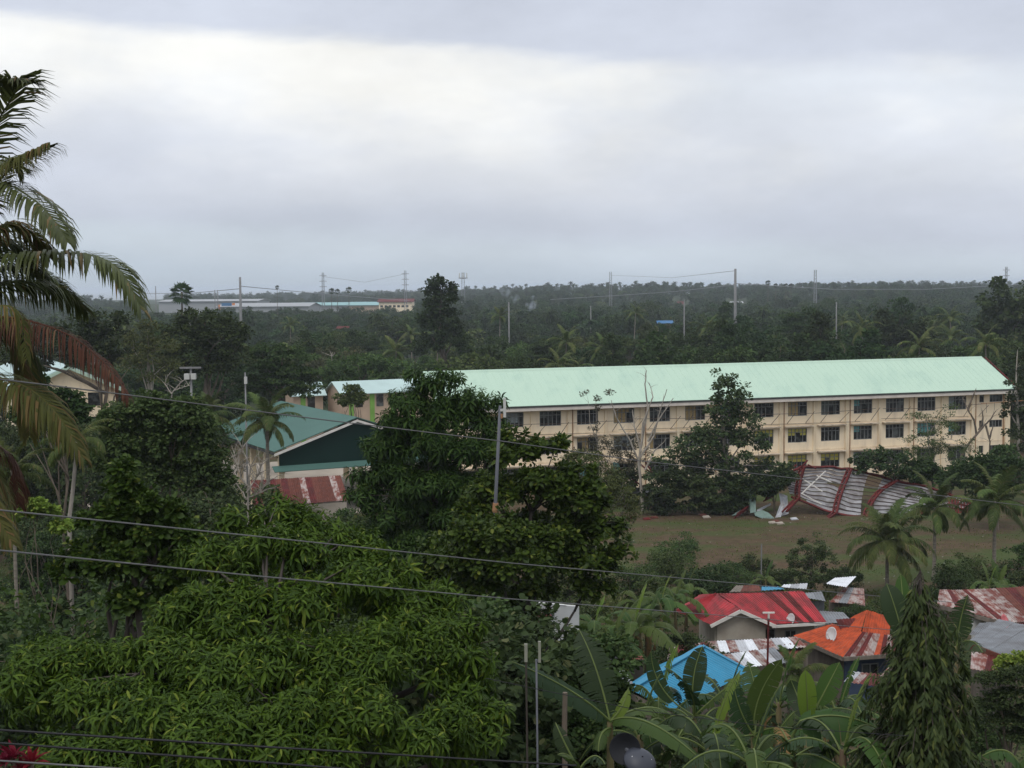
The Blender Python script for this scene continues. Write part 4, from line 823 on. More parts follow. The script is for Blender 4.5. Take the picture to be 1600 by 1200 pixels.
def mast_tree():
    Y = 25; bs = base_at(1445, Y); o = thing('mast_tree', 'tall cone-shaped weeping tree with hanging leaves at lower right', 'tree', bs); rg_ = np.random.default_rng(81); rnd = random.Random(81)
    top = at(1437, 905, Y); mb = MB(); H = top.z - bs.z; mb.tube([bs - Vector((0, 0, .3)), bs.lerp(top, .5), top], [.16, .11, .03], 7); V_, T_ = [], []; nv = 0; P = []; A = []; S = []
    prof = [(905, 6), (930, 24), (955, 38), (985, 46), (1020, 58), (1060, 68), (1100, 78), (1140, 88), (1180, 96), (1240, 104), (1300, 100)]
    for i in range(620):
        t = rnd.random() ** .75; py = 905 + t * 380; az = rnd.uniform(0, 6.283); wob = .78 + .22 * math.sin(py * .055 + az * 2.0) + .16 * math.sin(py * .13 - az * 3)
        r = np.interp(py, [q[0] for q in prof], [q[1] for q in prof]) * Y / F * wob * rnd.choice((.5, .75, .95, 1.05, 1.18)); a = az
        c = at(1437 + (py - 905) * .03, py, Y); st = c + Vector((0, 0, .25)); e1 = c + Vector((math.cos(a) * r * .7, math.sin(a) * r * .7, .14)); e2 = c + Vector((math.cos(a) * r, math.sin(a) * r, -.10 - .25 * rnd.random())); e3 = e2 + Vector((math.cos(a) * .06, math.sin(a) * .06, -rnd.uniform(.12, .42)))
        mb.tube([st, e1, e2, e3], [.010, .007, .005, .003], 3)
        for k in range(30):
            u = rnd.random() ** .6; p = e1.lerp(e2, u * 2) if u < .5 else e2.lerp(e3, u * 2 - 1); P.append(tuple(p)); sd = rnd.uniform(0, 6.283)
            A.append((math.cos(a) * .4 + math.cos(sd) * .6, math.sin(a) * .4 + math.sin(sd) * .6, -rnd.uniform(.4, 1.2))); S.append(rnd.uniform(.12, .23))
    P = np.array(P); A = np.array(A); Nn = P - np.array([top.x, top.y, 0]); Nn[:, 2] = .5; Nn = unit(Nn) + rg_.normal(size=P.shape) * .3
    V_, T_ = scatter('droop', P, A, Nn, np.array(S)); mb.build('trunk', MT['bark_dark'], o); link('crown', tri_mesh('crown', V_, T_, MT['lf_mast'], org=bs), o)
mast_tree()
hero('acacia_tree', 'feathery flat-layered tree at the lower right edge', 42, 1590, [(1560, 1062, 36, 9), (1600, 1052, 40, 9), (1575, 1085, 44, 10), (1545, 1100, 26, 9), (1610, 1105, 40, 10), (1570, 1125, 46, 10), (1600, 1145, 40, 10)], 'lf_mid', nclump=170, nleaf=80, csize=.3, lsize=.085, tpl='diamond', r0=.1, seed=82, flat=.3, shell=.2)
hero('round_bush', 'round bright green bush below the grey roof at right', 48, 1590, [(1590, 1034, 26, 14), (1570, 1040, 16, 9), (1608, 1038, 20, 14)], 'lf_lime', nclump=60, nleaf=60, csize=.18, lsize=.10, tpl='blob', r0=.05, seed=83, cat='bush')
hero('croton_bush', 'yellow-speckled bush under the coconut fronds', 40, 58, [(50, 790, 26, 10), (70, 800, 24, 10), (35, 802, 20, 10), (98, 822, 16, 12)], 'lf_lime', nclump=60, nleaf=42, csize=.16, lsize=.10, tpl='blob', r0=.04, seed=84, cat='bush')
# shrubs filling the slope: a few kinds, copied
SHR = [proto_tree(301, 2.4, 1.5, 'bush', MT['lf_mid'], 80, 70, .32, .11, 'blob'), proto_tree(302, 3.2, 1.7, 'bush', MT['lf_fine'], 90, 70, .34, .10, 'diamond'), proto_tree(303, 2.0, 1.6, 'bush', MT['lf_broad'], 90, 60, .28, .10, 'oval'), proto_tree(304, 5.2, 2.3, 'tall', MT['lf_wood_a'], 70, 60, .45, .17, 'blob')]
SHN = ['leafy_shrub', 'fine_shrub', 'glossy_shrub', 'small_tree']
def shrub(i, px, Y, s, label, cat='shrub', group=None):
    o = thing(SHN[i], label, cat, base_at(px, Y, -.05), group, (px * 1.7) % 6.28); o.scale = (s, s, s); link('trunk', SHR[i][0], o); link('crown', SHR[i][1], o); return o
for (i, px, Y, s, lab) in ((3, 50, 52, 1.0, 'dark small tree under the large coconut fronds at left'), (1, 150, 48, 1.1, 'fine-leaved shrub behind the bright broadleaf tree'), (3, 10, 40, 1.0, 'small dark tree at the left edge below the fronds'),
        (2, 20, 27, 1.4, 'glossy shrub at the left edge above the mango leaves'), (1, 60, 30, 1.3, 'fine shrub left of the bright broadleaf tree'), (0, 110, 33, 1.3, 'leafy shrub beneath the thin areca trunk'), (3, 355, 50, 1.0, 'small dark tree under the wide fine-leaved tree'),
        (3, 430, 62, .9, 'small dark tree just left of the rusty striped roof'), (3, 545, 66, 1.05, 'small dark tree at the right end of the rusty striped roof'), (0, 470, 58, 1.3, 'leafy shrub below the rusty striped roof'), (3, 560, 48, 1.0, 'small dark tree left under the drooping dark tree'), (3, 620, 44, 1.0, 'small dark tree under the drooping dark tree'),
        (1, 870, 44, 1.4, 'tall shrub in front of the white house'), (0, 800, 33, 1.2, 'shrub beneath the dark broadleaf tree trunk'), (2, 850, 30, 1.2, 'glossy shrub around the thin lamp posts'), (1, 900, 31, 1.2, 'fine shrub behind the wooden post'), (0, 820, 24, 1.0, 'leafy shrub at the bottom left of the bananas'), (1, 780, 27, 1.2, 'fine shrub beside the mango tree at the bottom'), (0, 960, 34, .8, 'shrub behind the long arching banana leaf'),
        (3, 905, 58, .85, 'small tree left of the big banana clump'), (1, 1080, 76, 1.3, 'fine shrub left of the red-roofed house'), (3, 1075, 70, .75, 'small dark tree between the bananas and the red-roofed house'), (0, 1130, 108, 1.2, 'shrub at the field edge behind the red roof'), (1, 1060, 112, 1.4, 'fine shrub on the left field edge'), (0, 1180, 112, 1.0, 'low shrub in the middle of the field edge'),
        (1, 1340, 92, 1.0, 'shrub between the red roof and the plank shack'), (0, 1365, 88, 1.0, 'leafy shrub in front of the plank shack'), (3, 1480, 100, .7, 'small tree below the middle coconut palm'), (1, 1500, 104, 1.1, 'fine shrub behind the rusty roof at right'), (0, 1575, 104, 1.3, 'leafy shrub behind the rusty roof by the bananas'), (3, 1600, 106, .8, 'small tree at the right edge behind the rusty roof'),
        (0, 1150, 33, .55, 'shrub among the front bananas'), (1, 1290, 33, 1.0, 'fine shrub right of the front bananas'), (3, 1385, 36, .6, 'small dark tree behind the weeping cone tree'), (0, 1560, 30, 1.1, 'leafy shrub at the lower right corner'), (2, 1230, 26, .9, 'glossy shrub at the bottom beneath the bananas'), (2, 1010, 25, .9, 'glossy shrub at the bottom beside the lamp head'), (3, 1020, 96, .7, 'small tree at the near left corner of the field'), (1, 985, 100, 1.5, 'tall fine shrub at the near left corner of the field')):
    shrub(i, px, Y, s, lab)
# thicket of trees and shrubs between the mango and the covered court
MIDP = [proto_tree(311, 8.0, 3.3, 'round', MT['lf_mid'], 180, 85, .55, .17, 'blob'), proto_tree(312, 8.5, 3.0, 'tall', MT['lf_fine'], 170, 85, .5, .15, 'blob'), proto_tree(313, 7.5, 3.4, 'round', MT['lf_broad'], 170, 80, .55, .15, 'oval'), proto_tree(314, 8.0, 3.2, 'tier', MT['lf_mid'], 150, 75, .5, .17, 'diamond')]
MIDN = ['dark_tree', 'fine_tree', 'glossy_tree', 'tiered_tree']; MIDL = ['dark leafy tree', 'fine-leaved tree', 'glossy-leaved tree', 'flat-tiered tree']
rf = random.Random(5150)
def ylim(px, Y):
    if 355 < px < 420 and Y > 60: return 800
    if Y < 60: return 840 if px < 110 else (800 if px < 360 else (810 if px < 600 else (870 if px < 790 else (1010 if px < 900 else 1100))))
    if Y < 128: return 715 if px < 375 else (792 if px < 545 else (770 if px < 965 else 870))
    return 640 if px < 205 else (612 if px < 372 else (1200 if px < 600 else 700))
for Y in (30, 34, 39, 45, 52, 60, 69, 79, 90, 102, 116, 132, 146, 160, 176):
    stp = 2.6 if Y < 60 else (3.8 if Y < 128 else 5.5); x = -.385 * Y
    while x < (.09 if Y < 128 else -.1) * Y:
        x += stp * rf.uniform(.75, 1.25); y = Y + rf.uniform(-2, 2); px = 800 + x / y * F
        if 370 < px < 560 and y > 104: continue
        if y > 150 and px < 190: continue
        if 790 < px and y > 50: continue
        zc = at(px, ylim(px, y) + rf.uniform(0, 40), y).z - gz(x, y); hgt = min(zc, rf.uniform(4.5, 9.5) if y < 128 else rf.uniform(8, 13))
        if hgt < 1.2: continue
        where = 'in the thicket ' + ('below the big coconut fronds' if px < 150 else ('in front of the cream gable block' if px < 370 and y > 100 else ('behind the bright broadleaf tree' if px < 370 else ('below the rusty striped shed' if px < 560 else ('around the drooping dark tree' if px < 770 else 'beside the dark broadleaf tree')))))
        if hgt < 3.0:
            i = rf.randrange(3); o = thing(SHN[i], ('leafy shrub', 'fine-leaved shrub', 'glossy shrub')[i] + ' ' + where, 'shrub', (x, y, gz(x, y) - .05), SHN[i].replace('_', ' ') + 's in the thicket', rf.uniform(0, 6.28)); sc2 = hgt / 2.6; o.scale = (sc2, sc2, sc2); link('trunk', SHR[i][0], o); link('crown', SHR[i][1], o)
        else:
            i = rf.choices(range(4), (5, 4, 2, 2))[0]; o = thing(MIDN[i], MIDL[i] + ' ' + where, 'tree', (x, y, gz(x, y) - .05), MIDN[i].replace('_', ' ') + 's in the thicket', rf.uniform(0, 6.28)); sc2 = hgt / 8.0; o.scale = (max(sc2, .55), max(sc2, .55), sc2); link('trunk', MIDP[i][0], o); link('crown', MIDP[i][1], o)
for (i, px, Y, yt, lab) in ((0, 22, 124, 634, 'dark leafy tree at the left edge before the cream gable block'), (1, 72, 126, 628, 'fine-leaved tree before the left part of the cream gable block'), (0, 128, 122, 630, 'dark leafy tree before the right part of the cream gable block'), (1, 296, 92, 690, 'fine-leaved tree at the foot of the pole with transformer boxes'), (1, 886, 82, 892, 'fine-leaved tree glimpsed under the dark broadleaf tree crown'), (0, 862, 76, 915, 'dark leafy tree behind the white house'), (0, 330, 88, 735, 'dark leafy tree below the palm left of the court'), (3, 262, 98, 680, 'flat-tiered tree behind the wide fine-leaved tree')):
    bs = base_at(px, Y, -.05); hh_ = at(px, yt, Y).z - bs.z; o = thing(MIDN[i], lab, 'tree', bs, MIDN[i].replace('_', ' ') + 's in the thicket', px * .7 % 6.28); sc2 = hh_ / 8.0; o.scale = (min(sc2, 1.3), min(sc2, 1.3), sc2); link('trunk', MIDP[i][0], o); link('crown', MIDP[i][1], o)
for (i, px, Y, s, lab) in ((2, 1040, 34, .55, 'glossy shrub behind the front bananas at left'), (0, 1120, 34, .5, 'leafy shrub behind the front bananas in the middle'), (1, 1200, 42, .9, 'fine shrub between the bananas and the patchwork shed'), (0, 1270, 44, 1.0, 'leafy shrub before the blue-walled house'), (2, 1330, 42, .9, 'glossy shrub left of the weeping tree'), (1, 1180, 50, .6, 'fine shrub in front of the patchwork shed'), (0, 1240, 54, .8, 'leafy shrub beside the patchwork shed wall'),
        (0, 1100, 22, .9, 'leafy shrub at the very bottom below the front bananas'), (1, 1170, 21, .9, 'fine shrub at the very bottom in the middle'), (0, 1300, 22, 1.0, 'leafy shrub at the bottom beside the weeping tree'), (1, 1400, 31, 1.2, 'fine shrub behind the left side of the weeping tree'), (0, 1500, 29, 1.2, 'leafy shrub behind the right side of the weeping tree'), (2, 1545, 38, 1.4, 'glossy shrub below the grey-roofed house'), (0, 1600, 36, 1.3, 'leafy shrub at the right edge below the grey roof'), (3, 1540, 52, .55, 'small dark tree in front of the grey-roofed house'), (1, 1440, 60, 1.2, 'fine shrub behind the top of the weeping tree'), (0, 1460, 72, 1.4, 'leafy shrub left of the grey-roofed house'), (1, 1410, 90, 1.4, 'fine shrub under the short coconut palm'), (0, 1440, 98, 1.2, 'leafy shrub under the middle coconut palm'), (1, 1530, 106, 1.2, 'fine shrub under the right coconut palm'),
        (1, 905, 50, 1.1, 'fine shrub right of the white house'), (3, 880, 48, .8, 'small dark tree hiding the white house corner'), (0, 930, 46, 1.2, 'leafy shrub left of the banana stems'), (3, 835, 46, .7, 'small dark tree before the white house roof'), (1, 1040, 106, 1.5, 'fine shrub on the field edge near the banana clump'), (0, 1100, 104, 1.3, 'leafy shrub behind the hip of the red roof'), (1, 1150, 106, 1.0, 'fine weed clump on the field edge behind the shacks'), (0, 1215, 108, .9, 'leafy weed clump left of the bushy low tree'), (0, 1320, 108, .9, 'leafy weed clump right of the bushy low tree')):
    shrub(i, px, Y, s, lab)
# low undergrowth over the slope and weeds on the field
rg_ = np.random.default_rng(91); n = 2800
cy_ = rg_.uniform(16, 103, n); cxx = rg_.uniform(-.42, .42, n) * cy_; hh = rg_.uniform(.25, .9, n)
off = rg_.normal(size=(n, 46, 3)) * np.array([.55, .55, .28]); P = np.stack([cxx, cy_, terrain(cxx, cy_) + hh * .5], -1)[:, None, :] + off * hh[:, None, None] * 1.5
P = P.reshape(-1, 3); P[:, 2] = np.maximum(P[:, 2], terrain(P[:, 0], P[:, 1]) + .02)
V_, T_ = scatter('diamond', P, rg_.normal(size=P.shape) + np.array([0, 0, -.1]), rg_.normal(size=P.shape) * .5 + np.array([0, 0, 1.0]), rg_.uniform(.10, .26, len(P)))
tag(link('undergrowth', tri_mesh('undergrowth', V_, T_, MT['lf_mid'])), 'tangled low undergrowth covering the slope', None, None, 'stuff')
n = 30000; cy_ = rg_.uniform(100, 152, n); cxx = (rg_.uniform(.06, .38, n)) * cy_; den = np.sin(cxx * .35 + 1) * np.cos(cy_ * .45) + .6 * np.sin(cxx * .9 + cy_ * .7); keepm = (rg_.random(n) < np.clip(.35 + .45 * den, .05, 1)) | (cy_ < 107)
P = np.stack([cxx, cy_, terrain(cxx, cy_)], -1)[keepm]; hgt = np.where(P[:, 1] < 109, 2.6, 1.0)
V_, T_ = scatter('diamond', P, rg_.normal(size=P.shape) * .5 + np.array([0, 0, .8]), rg_.normal(size=P.shape), rg_.uniform(.06, .16, len(P)) * hgt)
tag(link('field_weeds', tri_mesh('field_weeds', V_, T_, MT['lf_grass'])), 'patchy weeds and grass on the brown field', None, None, 'stuff')

rl = np.random.default_rng(92); n = 130; cy_ = rl.uniform(110, 147, n); cxx = rl.uniform(.085, .36, n) * cy_; P = np.stack([cxx, cy_, terrain(cxx, cy_) + .03], -1)
V_, T_ = scatter('blob', P, rl.normal(size=P.shape) * np.array([1, 1, .1]), np.array([0, 0, 1.0]) + rl.normal(size=P.shape) * .2, rl.uniform(.06, .22, n))
tag(link('field_litter', tri_mesh('field_litter', V_, T_, M('litter_pale', (.26, .25, .23), .8, .3, 2.0))), 'small pale scraps of litter strewn over the field', None, None, 'stuff')
# ------------------------------------------------------------------ other buildings
MT['teal_roof'] = M('teal_roof', (0.070, 0.145, 0.122), 0.65, 0.06, 0.2, 0.15, col2=(0.060, 0.125, 0.106))
MT['teal_wall'] = M('dark_teal_sheet', (0.004, 0.022, 0.017), 0.75, 0.1, 0.3, 0.12)
MT['concrete'] = M('concrete', (0.33, 0.29, 0.24), 0.9, 0.15, 0.8, 0.1)
MT['court'] = M('pale_paving', (0.38, 0.33, 0.27), 0.9, 0.12, 0.3, 0.1)
MT['mint_pale'] = M('pale_mint_roof', (0.40, 0.52, 0.50), 0.5, 0.06, 0.4, 0.3)
MT['tan_wall'] = M('tan_paint', (0.42, 0.32, 0.24), 0.85, 0.1, 0.6, 0.1)
MT['lime_paint'] = M('lime_paint', (0.17, 0.33, 0.07), 0.8, 0.1, 0.8, 0.1)
MT['red_paint_roof'] = M('red_painted_roof', (0.34, 0.022, 0.028), 0.6, 0.2, 1.2, 0.25, col2=(0.16, 0.020, 0.020), lo=0.38, hi=0.56, stretch=(1, .35, 1), obj_var=.18)
MT['red_dark'] = M('dark_red_roof', (0.13, 0.020, 0.018), 0.75, 0.3, 1.6, 0.15, col2=(0.065, 0.016, 0.014), obj_var=.2)
MT['orange_roof'] = M('orange_roof', (0.46, 0.072, 0.020), 0.75, 0.2, 2.0, 0.15, col2=(0.24, 0.045, 0.018), obj_var=.12)
MT['zinc'] = M('zinc_sheet', (0.42, 0.43, 0.45), 0.45, 0.2, 1.2, 0.4, col2=(0.22, 0.20, 0.19), lo=.3, hi=.5, obj_var=.15)
MT['zinc_dull'] = M('dull_zinc_sheet', (0.20, 0.215, 0.23), 0.55, 0.2, 1.2, 0.3, col2=(0.13, 0.13, 0.135), obj_var=.15)
MT['white_sheet'] = M('bright_sheet', (0.70, 0.72, 0.75), 0.4, 0.1, 1.5, 0.4)
MT['rust'] = M('rusty_sheet', (0.15, 0.050, 0.034), 0.85, 0.3, 2.0, 0.15, col2=(0.10, 0.035, 0.026), obj_var=.2)
MT['rust_pale'] = M('faded_rusty_sheet', (0.34, 0.29, 0.265), 0.75, 0.3, 2.6, 0.2, col2=(0.16, 0.05, 0.036), lo=.42, hi=.6, stretch=(1, .4, 1), obj_var=.15)
MT['blue_roof'] = M('blue_sheet', (0.026, 0.21, 0.35), 0.55, 0.1, 0.8, 0.35)
MT['house_wall'] = M('plaster_wall', (0.40, 0.36, 0.30), 0.9, 0.12, 1.0, 0.1, col2=(0.32, 0.28, 0.23))
MT['white_wall'] = M('white_wall', (0.48, 0.48, 0.465), 0.9, 0.1, 0.8, 0.1)
MT['white_trim'] = M('white_trim', (0.66, 0.63, 0.58), 0.8, 0.1, 2.0, 0.2)
MT['blue_wall'] = M('blue_wall', (0.075, 0.105, 0.17), 0.9, 0.12, 1.0, 0.1)
MT['wood_grey'] = M('weathered_board', (0.17, 0.145, 0.12), 0.9, 0.25, 3.0, 0.1, stretch=(1, 1, .2))
MT['far_white'] = M('warehouse_white', (0.30, 0.31, 0.32), 0.6, 0.05, 0.05, 0.2)
MT['far_teal'] = M('warehouse_teal', (0.22, 0.38, 0.38), 0.6, 0.05, 0.05, 0.2)
MT['sign_blue'] = M('sign_blue', (0.03, 0.13, 0.28), 0.6, 0.05, 0.2); MT['sign_orange'] = M('sign_orange', (0.65, 0.22, 0.06), 0.6, 0.05, 0.2)

def sheet_mesh(a, b, c, d, ribs, amp, mat, org, name='roof_sheet', lift=0.0):
    """profiled metal sheet: a-b lower edge, d-c upper edge"""
    a, b, c, d = Vector(a), Vector(b), Vector(c), Vector(d); n = (b - a).cross(d - a).normalized(); n = n if n.z > 0 else -n
    k = ribs * 4; V_ = []; prof = (0, 1, 1, 0)
    for row, (p, q) in enumerate(((a, b), (d, c))):
        for i in range(k + 1): V_.append(p.lerp(q, i / k) + n * (amp * prof[i % 4] + lift) - Vector(org))
    F_ = [(i, i + 1, k + 2 + i, k + 1 + i) for i in range(k)]
    me = bpy.data.meshes.new(name); me.from_pydata([tuple(v) for v in V_], [], F_); me.materials.append(mat); me.update(); return me
def roof_sheets(parent, A, B, C, D, n, mats, rnd, ribs=3, amp=.03, name='roof_sheet', jit=.03, rows=1):
    A, B, C, D = (Vector(p) for p in (A, B, C, D)); org = origin(parent)
    for r in range(rows):
        t0, t1 = r / rows, min(1.0, (r + 1) / rows + (.03 if rows > 1 and r < rows - 1 else 0))
        for i in range(n):
            u0, u1 = i / n, (i + 1) / n
            f = lambda u, t: A.lerp(B, u).lerp(D.lerp(C, u), t)
            j = Vector((0, 0, rnd.uniform(0, jit) + (rows - r) * -.004))
            dd = (A - D).normalized() * rnd.uniform(0, jit * 2)
            m_ = mats[0][rnd.choices(range(len(mats[0])), mats[1])[0]]
            link(name, sheet_mesh(f(u0, t0) + dd + j, f(u1, t0) + dd + j, f(u1, t1) + j, f(u0, t1) + j, ribs, amp, MT[m_], org, name, .004 * (i % 2)), parent)
def wall_poly(parent, pts, th, mat, name='wall'):
    """upright wall through the given outline, th thick away from the viewer"""
    P = [Vector(p) for p in pts]; n = (P[1] - P[0]).cross(P[2] - P[0]).normalized(); n = n if n.y > 0 else -n; k = len(P); mb = MB()
    mb.poly(P); mb.poly([p + n * th for p in P][::-1])
    for i in range(k): j = (i + 1) % k; mb.poly([P[i], P[i] + n * th, P[j] + n * th, P[j]])
    return mb.build(name, MT[mat], parent)
def window_on(parent, a, b, z0, z1, cols=2, out_=0.05):
    """glazed window with frame set on a wall line from a to b"""
    a = Vector((a.x, a.y, 0)); b = Vector((b.x, b.y, 0)); u = (b - a); ln = u.length; u.normalize(); n = Vector((-u.y, u.x, 0)); n = n if n.y > 0 else -n
    f = bx_frame(a, u, n); mb = MB(); frame_bars(mb, f, 0, ln, z0, z1, -out_ + .05, cols, (), .06, .05); w_ = mb.build('window', MT['wframe'], parent)
    MB().hexa([f(.02, -out_ + .03, z0 + .02), f(ln - .02, -out_ + .03, z0 + .02), f(ln - .02, .02, z0 + .02), f(.02, .02, z0 + .02)], [f(.02, -out_ + .03, z1 - .02), f(ln - .02, -out_ + .03, z1 - .02), f(ln - .02, .02, z1 - .02), f(.02, .02, z1 - .02)]).build('pane', MT['glass'], w_); return w_

RB = random.Random(12)
# ---- covered court (teal)
Pp = at(555, 649.5, 150); Ff = at(444, 625, 171); rd = Vector((Ff.x - Pp.x, Ff.y - Pp.y, 0)).normalized(); sd = Vector((rd.y, -rd.x, 0))
gym = thing('covered_court', 'open-sided covered court with a teal roof and dark teal gable', 'covered court', (Pp.x, Pp.y, 0))
gf = bx_frame((Pp.x, Pp.y, 0), sd, rd); HS = 9.25; ZE, ZR, GL = 7.05, 10.18, 25.0
for s_, nm in ((-1, 'l'), (1, 'r')):
    mb = MB(); q = [gf(s_ * HS, -.6, ZE), gf(0, -.6, ZR), gf(0, GL, ZR), gf(s_ * HS, GL, ZE)]; mb.slab(q if s_ > 0 else q[::-1], .1); rp = mb.build('roof', MT['teal_roof'], gym)
    mb = MB(); mb.hexa([gf(s_ * HS, -.68, ZE - .42), gf(0, -.68, ZR - .42), gf(0, -.6, ZR - .42), gf(s_ * HS, -.6, ZE - .42)], [gf(s_ * HS, -.68, ZE - .16), gf(0, -.68, ZR - .16), gf(0, -.6, ZR - .16), gf(s_ * HS, -.6, ZE - .16)]); mb.build('fascia', MT['white_trim'], rp)
    mb = MB(); mb.bar(gf(s_ * HS, -.5, ZE - .18), gf(s_ * HS, GL, ZE - .18), .18, .2); mb.build('gutter', MT['gutter'], rp)
    for i in range(6):
        d = .3 + i * (GL - .6) / 5; MB().box(gf(s_ * (HS - 1.0), d, (ZE - .4) / 2), (.55, .55, ZE - .4), (sd, rd, Vector((0, 0, 1)))).build('column', MT['cream2'], gym)
mb = MB(); mb.hexa([gf(-HS + .7, -.1, 5.5), gf(HS - .7, -.1, 5.5), gf(HS - .7, 0, 5.5), gf(-HS + .7, 0, 5.5)], [gf(-HS + .7, -.1, ZE - .1), gf(HS - .7, -.1, ZE - .1), gf(HS - .7, 0, ZE - .1), gf(-HS + .7, 0, ZE - .1)])
mb.poly([gf(-HS + .7, -.1, ZE - .1), gf(HS - .7, -.1, ZE - .1), gf(0, -.1, ZR - .25)]); mb.build('gable_wall', MT['teal_wall'], gym)
mb = MB(); mb.slab([gf(-HS - .1, -1.0, 5.05), gf(HS, -1.0, 5.05), gf(HS, -.12, 5.55), gf(-HS - .1, -.12, 5.55)], .07); mb.build('awning', MT['teal_roof'], gym)
mb = MB(); mb.hexa([gf(-HS, -1, .02), gf(HS, -1, .02), gf(HS, GL + 1, .02), gf(-HS, GL + 1, .02)], [gf(-HS, -1, .12), gf(HS, -1, .12), gf(HS, GL + 1, .12), gf(-HS, GL + 1, .12)]); mb.build('floor_slab', MT['concrete'], gym)
for i in range(6):
    d = .4 + i * (GL - .6) / 5; mb = MB()
    for s_ in (-1, 1):
        mb.bar(gf(s_ * (HS - .6), d, ZE - .3), gf(0, d, ZR - .3), .1); mb.bar(gf(s_ * (HS - .6), d, ZE - .7), gf(0, d, ZR - 1.1), .1)
        for k in range(6): mb.bar(gf(s_ * (HS - .6) * k / 6, d, ZR - .3 - (ZR - ZE) * k / 6), gf(s_ * (HS - .6) * (k + .5) / 6, d, ZR - 1.05 - (ZR - ZE - .35) * (k + .5) / 6), .07)
    mb.build('truss', MT['bracket'], gym)
tag(MB().poly([gf(-HS - 14, GL + 2, .012), gf(HS + 18, GL + 2, .012), gf(HS + 18, GL + 22, .012), gf(-HS - 14, GL + 22, .012)]).build('pavement', MT['court']), kind='structure')
tag(MB().poly([gf(-HS - 16, -6, .014), gf(-HS - 1, -6, .014), gf(-HS - 1, GL + 1.5, .014), gf(-HS - 16, GL + 1.5, .014)]).build('path', MT['court']), kind='structure')
# ---- rusty striped shed in front of it
shd = thing('rusty_shed', 'long shed with a maroon and pale striped rusty roof before the teal court', 'shed', base_at(470, 126))
A_, B_, C_, D_ = at(396, 792, 123), at(545, 782, 124), at(532, 743, 129.5), at(392, 751, 128.5)
roof_sheets(shd, A_, B_, C_, D_, 15, (('rust', 'rust_pale', 'red_dark'), (5, 2, 6)), RB, 3, .03)
for (p, q) in ((A_, B_), (D_, C_)):
    wall_poly(shd, [(p.x + .2, p.y, 0), (q.x - .2, q.y, 0), (q.x - .2, q.y, q.z - .12), (p.x + .2, p.y, p.z - .12)], .15, 'concrete')
wall_poly(shd, [(A_.x + .2, A_.y + .16, 0), (D_.x + .2, D_.y - .01, 0), (D_.x + .2, D_.y - .01, D_.z - .14), (A_.x + .2, A_.y + .16, A_.z - .14)], .1, 'concrete')
# ---- left gable block
Pg = at(105, 571.5, 190); rdl = Vector((-.44, .9, 0)).normalized(); sdl = Vector((rdl.y, -rdl.x, 0)); lb = thing('gable_building', 'cream school block with a pale green gable roof behind the brown frond', 'school building', (Pg.x, Pg.y, 0))
lf = bx_frame((Pg.x, Pg.y, 0), sdl, rdl); zr, ze_, hs = Pg.z, 10.9, 6.3
hl = [(2.6, 4.6, z_, z_ + 1.9) for z_ in (1.5, 4.9, 8.2)]
mb = MB(); f2 = lambda s, d, z: lf(s - hs, d, z)
facade(mb, f2, 2 * hs, 0, 10.2, [(h[0] + hs, h[1] + hs, h[2], h[3]) for h in hl], .4); mb.poly([lf(-hs, 0, 10.2), lf(hs, 0, 10.2), lf(hs, 0, ze_ - .1), lf(0, 0, zr - .2), lf(-hs, 0, ze_ - .1)])
mb.poly([lf(hs, 0, 0), lf(hs, 40, 0), lf(hs, 40, ze_ - .1), lf(hs, 0, ze_ - .1)]); mb.poly([lf(-hs, 40, 0), lf(-hs, 0, 0), lf(-hs, 0, ze_ - .1), lf(-hs, 40, ze_ - .1)]); mb.build('wall', MT['cream'], lb)
for h in hl:
    MB().poly([lf(h[0], .38, h[2]), lf(h[1], .38, h[2]), lf(h[1], .38, h[3]), lf(h[0], .38, h[3])]).build('window', MT['glass'], lb)
for s in (1.9, 4.9): MB().box(lf(s, -.12, 5.0), (.6, .2, 10.2), (sdl, rdl, Vector((0, 0, 1)))).build('column', MT['cream2'], lb)
for s_ in (-1, 1):
    mb = MB(); e = ze_ - (zr - ze_) / hs * 1.0; q = [lf(s_ * (hs + 1), -.9, e), lf(0, -.9, zr), lf(0, 41, zr), lf(s_ * (hs + 1), 41, e)]; mb.slab(q if s_ > 0 else q[::-1], .14); rp = mb.build('roof', MT['mint_pale'], lb)
    mb = MB(); mb.hexa([lf(s_ * (hs + 1), -.98, e - .42), lf(0, -.98, zr - .42), lf(0, -.9, zr - .42), lf(s_ * (hs + 1), -.9, e - .42)], [lf(s_ * (hs + 1), -.98, e), lf(0, -.98, zr), lf(0, -.9, zr), lf(s_ * (hs + 1), -.9, e)]); mb.build('fascia', MT['mint'], rp)
